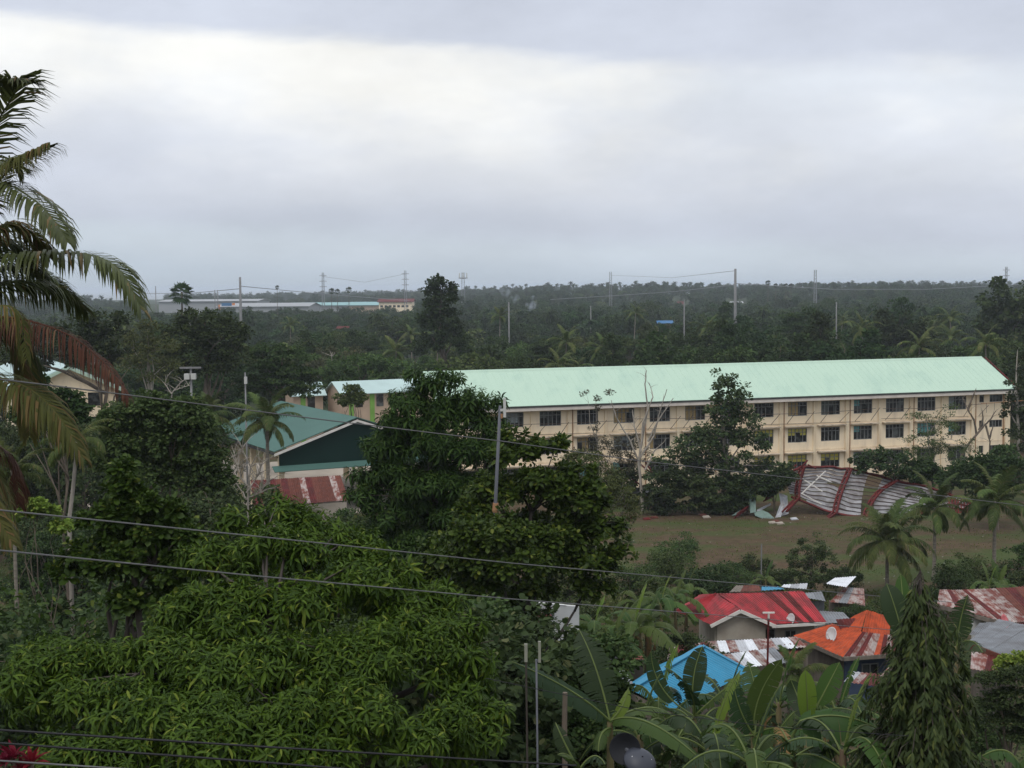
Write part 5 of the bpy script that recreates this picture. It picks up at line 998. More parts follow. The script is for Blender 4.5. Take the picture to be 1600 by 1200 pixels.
# ---- small classroom blocks beyond the court
def classroom(label, p_l, p_r, Yl, Yr, drop, fwd, wall_h, gable_left):
    a = at(*p_l, Yl); b = at(*p_r, Yr); b.z = a.z; u = Vector((b.x - a.x, b.y - a.y, 0)); ln = u.length; u.normalize(); n = Vector((-u.y, u.x, 0)); o = thing('classroom_block', label, 'classroom', (a.x, a.y, 0), 'classroom blocks beyond the court'); f = bx_frame((a.x, a.y, 0), u, n); zr_ = a.z; ze2 = zr_ - drop
    mb = MB(); mb.slab([f(-.5, -fwd - .6, ze2 - .2), f(ln + .5, -fwd - .6, ze2 - .2), f(ln + .5, 0, zr_), f(-.5, 0, zr_)], .1); mb.slab([f(ln + .5, fwd + .6, ze2 - .2), f(-.5, fwd + .6, ze2 - .2), f(-.5, .004, zr_), f(ln + .5, .004, zr_)], .1); mb.build('roof', MT['mint_pale'], o)
    mb = MB(); mb.poly([f(0, -fwd, 0), f(ln, -fwd, 0), f(ln, -fwd, ze2), f(0, -fwd, ze2)])
    for s in (0, ln): mb.poly([f(s, -fwd, 0), f(s, fwd, 0), f(s, fwd, ze2), f(s, 0, zr_ - .15), f(s, -fwd, ze2)])
    mb.poly([f(0, fwd, 0), f(ln, fwd, 0), f(ln, fwd, ze2), f(0, fwd, ze2)]); mb.build('wall', MT['tan_wall'], o)
    k = int(ln / 3.2)
    for i in range(k):
        s = 1.0 + i * 3.2
        if s + 2.2 > ln: break
        MB().hexa([f(s, -fwd - .08, 0), f(s + .7, -fwd - .08, 0), f(s + .7, -fwd - .003, 0), f(s, -fwd - .003, 0)], [f(s, -fwd - .08, ze2 - .3), f(s + .7, -fwd - .08, ze2 - .3), f(s + .7, -fwd - .003, ze2 - .3), f(s, -fwd - .003, ze2 - .3)]).build('pillar', MT['lime_paint'], o)
        MB().hexa([f(s + 1, -fwd - .05, ze2 - 2.2), f(s + 2.1, -fwd - .05, ze2 - 2.2), f(s + 2.1, -fwd - .003, ze2 - 2.2), f(s + 1, -fwd - .003, ze2 - 2.2)], [f(s + 1, -fwd - .05, ze2 - .4), f(s + 2.1, -fwd - .05, ze2 - .4), f(s + 2.1, -fwd - .003, ze2 - .4), f(s + 1, -fwd - .003, ze2 - .4)]).build('window', MT['glass'], o)
classroom('short classroom block with a pale roof beside the layered tree', (452, 598), (497, 597), 206, 207.5, 1.55, 3.0, 3, False)
classroom('long classroom block with a pale roof and lime green pillars', (523, 596), (700, 589.5), 205, 213, 1.45, 3.2, 3, True)
# ---- collapsed covered-court roof on the field
wreck = thing('collapsed_roof', 'collapsed steel roof lying on its side on the field, pale underside showing', 'collapsed roof', gp(1370, 812))
TOP = [(1226, 738, 149), (1252, 731, 150), (1300, 728, 151), (1325, 733, 151.5), (1365, 742, 152), (1440, 758, 152), (1500, 780, 151), (1540, 797, 150)]
BOT = [(1236, 776, 146.5), (1262, 786, 146), (1290, 798, 145.5), (1322, 805, 145), (1350, 808, 145), (1420, 812, 145), (1480, 814, 145.5), (1535, 812, 146.5)]
def interp_px(lst, t):
    x = t * (len(lst) - 1); i = min(int(x), len(lst) - 2); f = x - i; return tuple(lst[i][k] * (1 - f) + lst[i + 1][k] * f for k in range(3))
def wk(t, v):
    a = interp_px(TOP, t); b = interp_px(BOT, t); pa = at(*a); pb = at(*b); p = pb.lerp(pa, v)
    return p + Vector((0, .9 * math.sin(math.pi * v) , 0)) + Vector((0, 0, .10 * math.sin(t * 19 + v * 5) * (v > .1) + .05 * math.sin(t * 43 - v * 11) * (v > .1)))
MT['under_sheet'] = M('sheet_underside', (0.30, 0.295, 0.30), 0.8, 0.12, 0.8, 0.1, col2=(0.13, 0.11, 0.105), lo=.3, hi=.6, obj_var=.22, detail=9.0)
MT['rib_dark'] = M('purlin_dark', (0.055, 0.03, 0.03), 0.8, 0.3, 2.0, 0.2)
NS = 11; SEG = [(0.0, .14), (.14, .285), (.285, .43), (.43, .545), (.60, .72), (.72, .83), (.83, .93), (.93, 1.0)]
for si, (t0, t1) in enumerate(SEG):
    for r in range(NS):
        if RB.random() < .08: continue
        v0 = r / NS + .012; v1 = (r + 1) / NS - .012; mb = MB(); sh = RB.uniform(-.05, .05); k = 5; pv = []
        for i in range(k + 1):
            t = t0 + (t1 - t0) * i / k; bend = .12 * math.sin(t * 31 + r) if RB.random() < .3 else 0
            pv.append((wk(t, v0) + Vector((0, -.02 + sh, 0)), wk(t, v1) + Vector((0, .06 + sh, bend * .3))))
        for i in range(k):
            mb.poly([pv[i][0], pv[i + 1][0], pv[i + 1][1], pv[i][1]]); mb.poly([p + Vector((0, .05, .02)) for p in (pv[i][1], pv[i + 1][1], pv[i + 1][0], pv[i][0])])
        mb.build('roof_panel', MT['under_sheet'], wreck)
for r in range(NS + 1):
    v = r / NS; k = 30; P = [wk(i / k, v) + Vector((0, -.10, 0)) for i in range(k + 1)]; MB().tube(P, .032 if 0 < r < NS else .13, 4).build('purlin', MT['rib_dark'] if 0 < r < NS else MT['red_steel'], wreck)
def truss(p_list, name='truss', wdt=.75):
    """lattice girder following points on the collapsed slab, standing off it towards the viewer"""
    mb = MB(); offs = Vector((0.25, -wdt, .15)); P = [Vector(p) for p in p_list]
    for i in range(len(P) - 1):
        a, b = P[i], P[i + 1]; mb.bar(a, b, .13); mb.bar(a + offs, b + offs, .13); mb.bar(a, b + offs, .08); mb.bar(a + offs, b, .08); mb.bar(a, a + offs, .08)
        mb.bar(a + offs * .5 + Vector((.3, 0, 0)), b + offs * .5 + Vector((.3, 0, 0)), .12)
    mb.build(name, MT['red_steel'], wreck)
for tt0, tt1, ext in ((.13, .03, (1222, 800, 144.5)), (.42, .33, (1279, 818, 143.5)), (.63, .555, None), (.80, .73, None)):
    pl = [wk(tt0 + (tt1 - tt0) * i / 7, 1 - i / 7) + Vector((0, -.25, 0)) for i in range(8)]
    if ext: pl.append(at(*ext))
    truss(pl)
for a, b in (((1290, 736), (1252, 772)), ((1254, 748), (1285, 768)), ((1254, 772), (1284, 788)), ((1276, 743), (1300, 754))):
    MB().bar(at(*a, 145.4), at(*b, 144.6), .09).build('loose_bar', MT['white_trim'], wreck)
mb = MB()
for i in range(7):
    mb.bar(at(1482 + i * 5, 776 + i * 1.5, 147.5), at(1486 + i * 4, 812, 145.3), .14)
for i in range(5): mb.bar(at(1480, 780 + i * 7, 147.4 - i * .4), at(1518, 784 + i * 6, 147.2 - i * .4), .12)
mb.build('girder_frame', MT['red_steel'], wreck)
for i, (pl) in enumerate(([(1245, 735), (1258, 724), (1262, 719)], [(1262, 726), (1275, 732)], [(1230, 738), (1245, 726)])):
    MB().tube([at(p[0], p[1], 149.5) for p in pl], .09, 5).build('bent_rod', MT['red_steel'], wreck)
MT['sheet_mint'] = M('torn_mint_sheet', (0.19, 0.27, 0.23), 0.6, 0.15, 0.8, 0.3, col2=(0.16, 0.22, 0.20))
def torn_sheet(label, pts, mat='sheet_mint', name='torn_sheet'):
    P = [at(*p) for p in pts]; c = sum(P, Vector((0, 0, 0))) / len(P); lo = min(P, key=lambda p: p.z); o = MB(); n = (P[1] - P[0]).cross(P[2] - P[0]).normalized(); k = len(P)
    bul = c + n * .25
    for i in range(k):
        j = (i + 1) % k; m1 = P[i].lerp(bul, .5); m2 = P[j].lerp(bul, .5) - n * .08; o.poly([P[i], P[j], m2, m1]); o.poly([m1, m2, bul])
        o.poly([P[i] + n * -.03, P[j] + n * -.03, bul - n * .03][::-1])
    ob = o.build(name, MT[mat], None, lo); tag(ob, label, 'roof sheet', 'torn roof sheets on the field'); return ob
torn_sheet('upright bent pale mint sheet under the low trees', [(1170, 766, 146), (1180, 765, 146.4), (1181, 800, 145), (1172, 802, 144.6)])
torn_sheet('pale mint sheet lying flat and curved on the mud', [(1178, 801, 145), (1190, 797, 145.5), (1200, 801, 145), (1210, 810, 143.5), (1195, 812, 143.3), (1180, 806, 144)])
torn_sheet('triangular mint sheet sticking up beside the collapsed roof', [(1210, 752, 147.6), (1219, 733, 148), (1221, 746, 147.8), (1214, 750, 147.2)])
torn_sheet('tall grey sheet leaning at the left end of the collapsed roof', [(1217, 770, 147), (1230, 775, 147), (1232, 803, 145), (1222, 806, 144.6)], 'zinc')
torn_sheet('small grey sheet at the foot of the leaning sheet', [(1211, 809, 144), (1222, 780, 146), (1226, 790, 145.5), (1220, 808, 144)], 'zinc')
torn_sheet('dark mint sheet half hidden at the left of the torn sheets', [(1143, 806, 145), (1158, 796, 146), (1160, 804, 145)])
torn_sheet('white strip of sheet lying between the torn mint sheets', [(1182, 797, 145.6), (1204, 786, 147), (1205, 789, 146.8), (1184, 800, 145.4)], 'zinc')
for lab, p0, p1 in (('dark red truss stub leaning on the torn mint sheets', (1147, 815, 143.6), (1168, 795, 146)), ('dark red truss piece under the low trees by the sheets', (1193, 783, 147), (1208, 776, 148))):
    a = at(*p0); b = at(*p1); a.z = max(a.z, .05); o = MB(); off = Vector((.3, -.1, .45))
    o.bar(a, b, .12); o.bar(a + off, b + off, .12)
    for i in range(6): o.bar(a.lerp(b, i / 6), a.lerp(b, (i + 1) / 6) + off, .07); o.bar(a.lerp(b, i / 6) + off, a.lerp(b, (i + .5) / 6), .07)
    tag(o.build('truss_piece', MT['red_steel'], None, a), lab, 'steel truss', 'broken red trusses')
w2 = thing('wrecked_frame', 'twisted dark red steel frame tangled behind the thin trees at the left', 'steel wreck', gp(985, 770, 0))
for a, b in (((955, 735), (1005, 770)), ((962, 728), (1010, 765)), ((970, 745), (1020, 745)), ((1008, 722), (1032, 755)), ((1012, 735), (1030, 745)), ((985, 712), (1012, 735)), ((960, 750), (995, 755)), ((1000, 760), (1040, 752))):
    MB().bar(at(*a, 154), at(*b, 153), .14).build('girder', MT['red_steel'], w2)
mb = MB(); mb.slab([at(955, 762, 152), at(972, 766, 152), at(968, 724, 154), at(958, 722, 154)], .05); mb.build('sheet', MT['teal_roof'], w2)
mb = MB(); mb.slab([at(985, 771, 152), at(1040, 768, 152), at(1038, 760, 153), at(985, 762, 153)], .05); mb.build('sheet', MT['zinc_dull'], w2)
# red and grey rubble along the field edge
for i, (px, py, mname) in enumerate(((1010, 812, 'red_steel'), (1022, 810, 'rust'), (985, 810, 'red_steel'), (1098, 806, 'rust'), (1103, 809, 'concrete'), (1240, 812, 'zinc'), (1206, 818, 'concrete'), (1218, 819, 'concrete'), (1212, 816, 'rust'))):
    p = gp(px, py); o = MB(); rr = random.Random(i); o.slab([(p.x - .4, p.y - .2, .16), (p.x + .4, p.y - .2, .1), (p.x + .3, p.y + .2, .25), (p.x - .3, p.y + .2, .18)], .06); o.slab([(p.x - .3, p.y - .4, .06), (p.x + .5, p.y - .1, .05), (p.x + .4, p.y + .2, .07), (p.x - .3, p.y + .1, .08)], .05)
    tag(o.build('rubble_piece', MT[mname], None, p), ('dark red', 'rusty brown', 'left-end dark red', 'brown', 'grey', 'silvery', 'pale', 'small pale', 'rusty')[i] + ' scrap lying on the field edge ' + ('below the leafless tree', 'right of the leafless tree foot', 'left of the leafless tree foot', 'under the row of low trees', 'beside the brown scrap', 'under the collapsed roof end', 'in front of the torn sheets', 'right in front of the torn sheets', 'next to the flat mint sheet')[i], 'scrap', 'scrap along the field edge')
# ------------------------------------------------------------------ village houses below
RH = random.Random(21)
def G(p): return Vector((p.x, p.y, gz(p.x, p.y)))
# red-roofed house
rh = thing('red_roof_house', 'plaster house with a streaked red cross-gabled metal roof', 'house', base_at(1170, 86))
RdL, RdR = at(1120, 929, 88), at(1256, 922, 88.6); RdR.z = RdL.z
E1, E2 = at(1196, 986, 83.6), at(1291, 977, 84.3); E1.z = E2.z = 3.55
ap = at(1157, 950, 83.8); ap.z = RdL.z; gL, gR = at(1110, 984, 83.8), at(1213, 986, 83.6); gL.z = gR.z = 3.55
bl_, br_ = Vector((RdL.x - .5, 92.2, 3.5)), Vector((RdR.x + .6, 93, 3.5)); hipL = at(1052, 944, 87.0); hipL.z = 3.6
roof_sheets(rh, E1, E2, RdR, RdL, 11, (('red_paint_roof', 'red_dark'), (7, 1)), RH, 3, .03)
roof_sheets(rh, gL + Vector((-.6, 1.8, 0)), gL, ap, RdL, 5, (('red_paint_roof', 'red_dark'), (7, 1)), RH, 2, .03)
roof_sheets(rh, gR, Vector((E1.x + .9, E1.y + 1.4, 3.62)), RdL + Vector((.1, 0, .02)), ap + Vector((0, 0, .02)), 5, (('red_paint_roof',), (1,)), RH, 2, .03)
roof_sheets(rh, hipL, gL + Vector((-.6, 1.8, 0)), RdL, RdL + Vector((-.02, .3, 0)), 4, (('red_paint_roof',), (1,)), RH, 3, .03)
roof_sheets(rh, br_, bl_, RdL, RdR, 9, (('red_paint_roof', 'red_dark'), (5, 2)), RH, 3, .03)
roof_sheets(rh, bl_, hipL, RdL, RdL, 4, (('red_paint_roof',), (1,)), RH, 2, .03)
for a, b in ((gL, ap), (gR, ap)): MB().bar(a + Vector((0, -.06, -.10)), b + Vector((0, -.06, -.08)), .06, .20).build('barge_board', MT['white_trim'], rh)
MB().bar(E1 + Vector((.4, -.05, -.1)), E2 + Vector((0, -.05, -.1)), .06, .16).build('fascia', MT['white_trim'], rh)
zg = -.2; y0 = 84.15
wall_poly(rh, [(gL.x + .45, y0, zg), (gR.x - .55, y0, zg), (gR.x - .55, y0, 3.38), (ap.x, y0, ap.z - .22), (gL.x + .45, y0, 3.38)], .15, 'house_wall', 'gable_wall')
wall_poly(rh, [(gR.x - .55, y0 + 1.2, zg), (E2.x - .5, y0 + 1.2, zg), (E2.x - .5, y0 + 1.2, 3.6), (gR.x - .55, y0 + 1.2, 3.6)], .15, 'house_wall')
wall_poly(rh, [(gR.x - .552, y0 + .16, zg), (gR.x - .552, y0 + 1.19, zg), (gR.x - .552, y0 + 1.19, 3.4), (gR.x - .552, y0 + .16, 3.4)], .1, 'house_wall')
wall_poly(rh, [(E2.x - .5, y0 + 1.36, zg), (E2.x - .5, 92.5, zg), (E2.x - .5, 92.5, 3.4), (E2.x - .5, 88.6, RdR.z - .2), (E2.x - .5, y0 + 1.36, 3.6)], .12, 'house_wall')
wall_poly(rh, [(gL.x + .452, y0 + .16, zg), (gL.x + .452, 91.5, zg), (gL.x + .452, 91.5, 3.4), (gL.x + .452, y0 + .16, 3.3)], .12, 'house_wall')
for (x0, x1, z0, z1, yy_) in ((at(1135, 1000, y0).x, at(1165, 1000, y0).x, 1.5, 2.55, y0), (at(1189, 1000, y0 + 1.2).x, at(1211, 1000, y0 + 1.2).x, 1.6, 2.9, y0 + 1.2), (at(1226, 1000, y0 + 1.2).x, at(1244, 1000, y0 + 1.2).x, 1.7, 2.8, y0 + 1.2)):
    window_on(rh, Vector((x0, yy_, 0)), Vector((x1, yy_, 0)), z0, z1)
# orange-roofed blue house
oh = thing('orange_roof_house', 'blue-walled house with an orange and faded red patched roof', 'house', base_at(1330, 76))
a1, a2 = at(1240, 993, 78), at(1316, 1027, 72.5); tp = at(1355, 954, 77.5); mid = at(1298, 978, 77.5); vl = at(1347, 988, 75.5)
z_e = a2.z
roof_sheets(oh, at(1240, 993, 77), at(1318, 1027, 72.6), vl, at(1300, 975, 78), 8, (('orange_roof',), (1,)), RH, 2, .03)
roof_sheets(oh, vl, at(1388, 1014, 74.5), at(1392, 965, 78.5), tp, 5, (('orange_roof',), (1,)), RH, 2, .03)
roof_sheets(oh, at(1300, 985, 77.4), vl + Vector((0, .1, .02)), tp, at(1336, 962, 78.2), 4, (('orange_roof',), (1,)), RH, 2, .03)
roof_sheets(oh, at(1318, 1027, 72.6), at(1403, 1021, 73.2), at(1398, 994, 76), vl + Vector((0, -.05, .03)), 9, (('rust_pale', 'red_dark', 'red_paint_roof', 'orange_roof'), (4, 3, 2, 1)), RH, 2, .03)
roof_sheets(oh, at(1317, 993, 76.3), at(1352, 985, 76.5), at(1337, 966, 77.5), at(1306, 968, 77.3), 3, (('red_dark',), (1,)), RH, 2, .03)
w1, w2_ = at(1322, 1034, 73.4), at(1402, 1030, 74)
wall_poly(oh, [(w1.x, 73.6, gz(w1.x, 73.6) - .3), (w2_.x, 74.2, gz(w2_.x, 74) - .3), (w2_.x, 74.2, at(1402, 1024, 74).z), (w1.x, 73.6, at(1322, 1030, 73.4).z)], .15, 'blue_wall')
wall_poly(oh, [(at(1246, 1000, 77.4).x, 77.6, .5), (w1.x - .02, 73.76, .5), (w1.x - .02, 73.76, at(1320, 1031, 73.6).z), (at(1246, 1000, 77.4).x, 77.6, at(1246, 998, 77.4).z)], .15, 'wood_grey')
MB().bar(at(1318, 1030, 72.55), at(1403, 1024, 73.15), .06, .2).build('fascia', MT['wood_grey'], oh)
MB().bar(at(1240, 996, 76.95), at(1317, 1030, 72.6), .06, .2).build('fascia', MT['wood_grey'], oh)
window_on(oh, at(1346, 1040, 73.7) , at(1372, 1040, 73.9), at(1350, 1056, 73.7).z, at(1350, 1037, 73.7).z, 2)
lpp = base_at(1244, 64); palm('areca_palm', 'bushy palm with upright green fronds between the patched shed and the blue house', lpp, at(1244, 1052, 64).z - lpp.z, 78, 'near', 14, (0, 0), None, .08, 0, .5)
# patched low roof between the houses
ph = thing('patchwork_shed', 'low shed with a patchwork of silver and rust roof sheets', 'shed', base_at(1150, 72))
roof_sheets(ph, at(1110, 1022, 70.6), at(1262, 1012, 71.5), at(1245, 996, 75), at(1106, 1003, 74.5), 10, (('zinc', 'rust_pale', 'white_sheet', 'red_dark'), (4, 3, 2, 2)), RH, 3, .03)
roof_sheets(ph, at(1150, 1046, 67), at(1232, 1036, 68), at(1210, 1012, 70.5), at(1128, 1024, 70.2), 6, (('zinc', 'zinc_dull', 'white_sheet', 'rust_pale'), (4, 2, 2, 2)), RH, 3, .03)
roof_sheets(ph, at(1040, 1040, 70), at(1110, 1022, 70.6), at(1106, 1003, 74.5), at(1046, 1012, 74), 5, (('red_dark', 'rust_pale'), (3, 2)), RH, 2, .03)
roof_sheets(ph, at(1208, 1035, 69.5), at(1252, 1030, 70), at(1262, 1005, 73), at(1216, 1008, 72.6), 3, (('red_dark', 'rust'), (1, 1)), RH, 2, .03)
for x0, x1, yy_ in ((1118, 1262, 71.6), (1152, 1230, 68.0)):
    p, q = at(x0, 1030, yy_), at(x1, 1025, yy_); wall_poly(ph, [(p.x, yy_, gz(p.x, yy_) - .3), (q.x, yy_, gz(q.x, yy_) - .3), (q.x, yy_, at(x1, 1020 if yy_ > 70 else 1044, yy_).z - .1), (p.x, yy_, at(x0, 1028 if yy_ > 70 else 1053, yy_).z - .1)], .12, 'wood_grey')
# blue corrugated roof
bh = thing('blue_roof_house', 'small house under a bright blue corrugated roof', 'house', base_at(1080, 62))
rf1, rn1 = at(1098, 1011, 64), at(985, 1078, 57.2); rn1.z = rf1.z; ef1, en1 = at(1168, 1050, 63.5), at(1060, 1116, 57.3); ef1.z = en1.z = rf1.z - 1.0
roof_sheets(bh, en1, ef1, rf1, rn1, 8, (('blue_roof',), (1,)), RH, 4, .035, jit=.01)
lf1, ln1 = Vector((2 * rf1.x - ef1.x, 2 * rf1.y - ef1.y, ef1.z)), Vector((2 * rn1.x - en1.x, 2 * rn1.y - en1.y, ef1.z)); roof_sheets(bh, lf1, ln1, rn1, rf1, 8, (('blue_roof',), (1,)), RH, 4, .035, jit=.01)
roof_sheets(bh, at(1150, 1090, 58.5), at(1192, 1062, 61.5), at(1178, 1048, 62.8), at(1136, 1076, 59.5), 3, (('blue_roof',), (1,)), RH, 4, .03, jit=.01)
MB().bar(rf1 + Vector((0, .05, .06)), ef1 + Vector((0, .05, .06)), .28, .05).build('verge_cap', MT['blue_roof'], bh); MB().bar(rf1 + Vector((0, 0, .07)), rn1 + Vector((0, 0, .07)), .3, .05).build('ridge_cap', MT['blue_roof'], bh)
cr4 = [en1.lerp(rn1, .12), ef1.lerp(rf1, .12), lf1.lerp(rf1, .12), ln1.lerp(rn1, .12)]
for i in range(4):
    a, b = cr4[i], cr4[(i + 1) % 4]; g0 = min(gz(a.x, a.y), gz(b.x, b.y)) - .3; zt = ef1.z - .05
    pts_ = [(a.x, a.y, g0), (b.x, b.y, g0), (b.x, b.y, zt), (a.x, a.y, zt)]
    if i in (1, 3): md_ = (a + b) / 2; pts_ = pts_[:3] + [(md_.x, md_.y, rf1.z - .12)] + pts_[3:]
    wall_poly(bh, pts_, .1, 'wood_grey')
# rusty long house at right
lh = thing('rusty_roof_house', 'white-walled house with a streaked rusty red roof at the right edge', 'house', base_at(1560, 82))
roof_sheets(lh, at(1578, 974, 79), at(1700, 962, 81), at(1690, 912, 87), at(1510, 922, 86), 12, (('rust_pale', 'rust', 'red_dark'), (6, 3, 2)), RH, 3, .03)
roof_sheets(lh, at(1464, 944, 83), at(1578, 974, 79), at(1510, 922, 86) , at(1468, 922, 86.5), 7, (('zinc', 'rust_pale', 'red_dark'), (3, 3, 2)), RH, 2, .03)
wall_poly(lh, [(at(1520, 990, 81).x, 81, gz(20, 81) - .5), (at(1700, 990, 81).x, 81.8, gz(25, 81) - .5), (at(1700, 990, 81).x, 81.8, at(1700, 963, 81.5).z), (at(1582, 974, 81).x, 81.2, at(1582, 973, 81).z), (at(1520, 964, 81).x, 81, at(1520, 962, 81).z)], .15, 'white_wall')
for a, b in ((at(1464, 947, 82.95), at(1578, 978, 78.95)), (at(1578, 978, 78.95), at(1700, 966, 80.95))): MB().bar(a, b, .08, .22).build('fascia', MT['wood_grey'] if b.x < 30 else MT['red_dark'], lh)
# grey roof in front
gh = thing('grey_roof_house', 'house with a dull grey corrugated roof below the rusty roof', 'house', base_at(1570, 66))
roof_sheets(gh, at(1512, 1003, 64), at(1586, 1030, 61), at(1660, 990, 66), at(1560, 968, 69), 8, (('zinc_dull',), (1,)), RH, 4, .025)
roof_sheets(gh, at(1514, 992, 66), at(1566, 1000, 66.4), at(1570, 972, 70), at(1530, 974, 69.5), 4, (('zinc_dull',), (1,)), RH, 4, .025)
MB().bar(at(1512, 1008, 63.95), at(1586, 1036, 60.95), .1, .28).build('fascia', MT['rust'], gh)
wall_poly(gh, [(at(1520, 1010, 64.4).x, 64.6, 2.0), (at(1590, 1035, 61.5).x, 61.8, 3.0), (at(1590, 1035, 61.5).x, 61.8, at(1590, 1034, 61.6).z), (at(1520, 1010, 64.4).x, 64.6, at(1520, 1010, 64.5).z)], .12, 'wood_grey')
roof_sheets(gh, at(1516, 1046, 60.5), at(1560, 1052, 59.6), at(1570, 1030, 62), at(1518, 1018, 63), 4, (('red_dark', 'rust_pale'), (3, 2)), RH, 2, .03)
# low red lean-to near the cone tree
ln_ = thing('lean_to', 'low lean-to with a dark red sheet roof left of the weeping tree', 'lean-to', base_at(1370, 62))
roof_sheets(ln_, at(1318, 1066, 62), at(1378, 1074, 61), at(1398, 1056, 64), at(1332, 1050, 64.5), 5, (('red_dark', 'rust_pale', 'zinc'), (4, 1, 1)), RH, 2, .03)
MB().bar(at(1376, 1058, 62), at(1402, 1034, 64), .14, .1).build('prop', MT['rust_pale'], ln_)
for p in (at(1325, 1066, 62.3), at(1376, 1073, 61.4)): MB().bar((p.x, p.y, gz(p.x, p.y) - .2), (p.x, p.y, p.z - .03), .1).build('post', MT['wood_grey'], ln_)
# shacks behind the red roof
def shack(label, roofs, wx0, wx1, wy, wtop, mat='wood_grey', holes=()):
    o = thing('shack', label, 'shack', base_at((wx0 + wx1) / 2, wy), 'shacks behind the red roof')
    for (A2, B2, C2, D2, n_, ms) in roofs: roof_sheets(o, at(*A2), at(*B2), at(*C2), at(*D2), n_, ms, RH, 3, .03)
    p, q = at(wx0, wtop + 6, wy), at(wx1, wtop + 6, wy); zt = at(wx0, wtop, wy).z; g0 = min(gz(p.x, wy), gz(q.x, wy)) - .2; x = p.x; k = 0
    while x < q.x - .05:
        x2 = min(q.x, x + .28); MB().box(((x + x2) / 2, wy + .02 * (k % 2), (g0 + zt) / 2), (x2 - x - .02, .04, zt - g0)).build('plank', MT[mat], o); x = x2; k += 1
    for xx_ in (p.x, q.x): MB().bar((xx_, wy + .3, g0), (xx_, wy + .3, zt), .12).build('post', MT['wood_grey'], o)
    return o
shack('plank shack with a crooked grey roof behind the coconut palm', [((1296, 941, 96), (1352, 946, 94), (1350, 920, 99), (1318, 918, 99), 4, (('zinc_dull', 'wood_grey', 'rust_pale'), (4, 2, 1))), ((1290, 912, 97), (1322, 918, 97), (1338, 901, 100), (1304, 903, 100.5), 3, (('white_sheet', 'zinc'), (3, 1)))], 1298, 1352, 96.5, 940)
shack('low shack with a blue tarp and mixed sheets behind the red ridge', [((1140, 925, 97), (1190, 924, 97), (1186, 915, 99.5), (1150, 915, 99.5), 3, (('rust', 'wood_grey'), (2, 2))), ((1190, 923, 96.5), (1226, 921, 96.5), (1218, 917, 98.5), (1190, 917, 98.5), 2, (('blue_roof',), (1,))), ((1220, 918, 97.2), (1260, 921, 97), (1262, 912, 99.5), (1224, 914, 99.5), 3, (('zinc', 'white_sheet'), (2, 1)))], 1142, 1258, 97.6, 926)
shack('grey shack right of the red roof with a sloping zinc sheet', [((1262, 935, 93), (1290, 940, 92.5), (1284, 925, 95.5), (1258, 927, 95.5), 2, (('zinc_dull',), (1,)))], 1266, 1288, 93.4, 939, 'zinc_dull')
shack('tiny shed roof of dull zinc between the red and orange roofs', [((1290, 975, 84), (1332, 971, 84.5), (1318, 957, 87), (1280, 955, 87), 3, (('zinc_dull',), (1,)))], 1292, 1328, 84.8, 973, 'concrete')
# pale house behind the dark broadleaf tree
wh = thing('white_house', 'white concrete house glimpsed under the dark broadleaf tree', 'house', base_at(860, 66))
wall_poly(wh, [(at(838, 1000, 64).x, 64, 3.2), (at(905, 1000, 64).x, 64.6, 3.2), (at(905, 950, 64.6).x, 64.6, at(905, 948, 64.6).z), (at(886, 950, 64.3).x, 64.35, at(886, 947, 64.3).z), (at(884, 950, 64.3).x, 64.3, at(884, 946, 64.3).z), (at(838, 950, 64).x, 64, at(838, 942, 64).z)], .3, 'white_wall')
roof_sheets(wh, at(832, 974, 60), at(856, 980, 60), at(862, 962, 62.5), at(838, 955, 63), 2, (('red_dark',), (1,)), RH, 3, .03)
roof_sheets(wh, at(812, 1002, 56), at(852, 1008, 56), at(856, 978, 60.5), at(826, 972, 60.8), 3, (('zinc', 'white_sheet'), (1, 2)), RH, 3, .03)
wall_poly(wh, [(at(815, 1010, 57).x, 57.2, 3.6), (at(850, 1010, 57).x, 57.2, 3.6), (at(850, 1010, 57).x, 57.2, at(850, 1004, 57.2).z), (at(815, 1010, 57).x, 57.2, at(815, 998, 57.2).z)], .12, 'white_wall')
window_on(wh, at(852, 960, 64.1), at(866, 960, 64.2), at(860, 966, 64).z, at(860, 952, 64).z, 2)
# dark-walled yard with a tyre on a low roof by the banana stems
yh = thing('yard_shed', 'low shed roof with a tyre lying on it beside the banana stems', 'shed', base_at(975, 60))
roof_sheets(yh, at(945, 1062, 58), at(985, 1056, 58), at(982, 1046, 60), at(950, 1050, 60), 2, (('rust', 'white_sheet'), (1, 1)), RH, 3, .03)
roof_sheets(yh, at(938, 1080, 56), at(990, 1072, 56.4), at(985, 1057, 58), at(945, 1063, 58), 3, (('zinc_dull', 'blue_roof'), (2, 1)), RH, 3, .03)
p, q = at(942, 1075, 57), at(990, 1070, 57); wall_poly(yh, [(p.x, 57.6, 3.2), (q.x, 57.6, 3.2), (q.x, 57.6, at(985, 1064, 57.6).z), (p.x, 57.6, at(944, 1070, 57.6).z)], .12, 'wood_grey')
yh2 = thing('dark_hut', 'dark open hut behind the banana stems with junk on its roof', 'hut', base_at(975, 66))
roof_sheets(yh2, at(952, 1033, 64), at(1006, 1030, 64), at(1002, 1022, 66.5), at(956, 1023, 66.5), 3, (('zinc_dull', 'rust'), (1, 1)), RH, 3, .03)
p, q = at(950, 1050, 65), at(1005, 1050, 65); wall_poly(yh2, [(p.x, 65, gz(p.x, 65) - .3), (q.x, 65, gz(q.x, 65) - .3), (q.x, 65, at(1004, 1031, 65).z), (p.x, 65, at(952, 1034, 65).z)], .12, 'wood_grey')
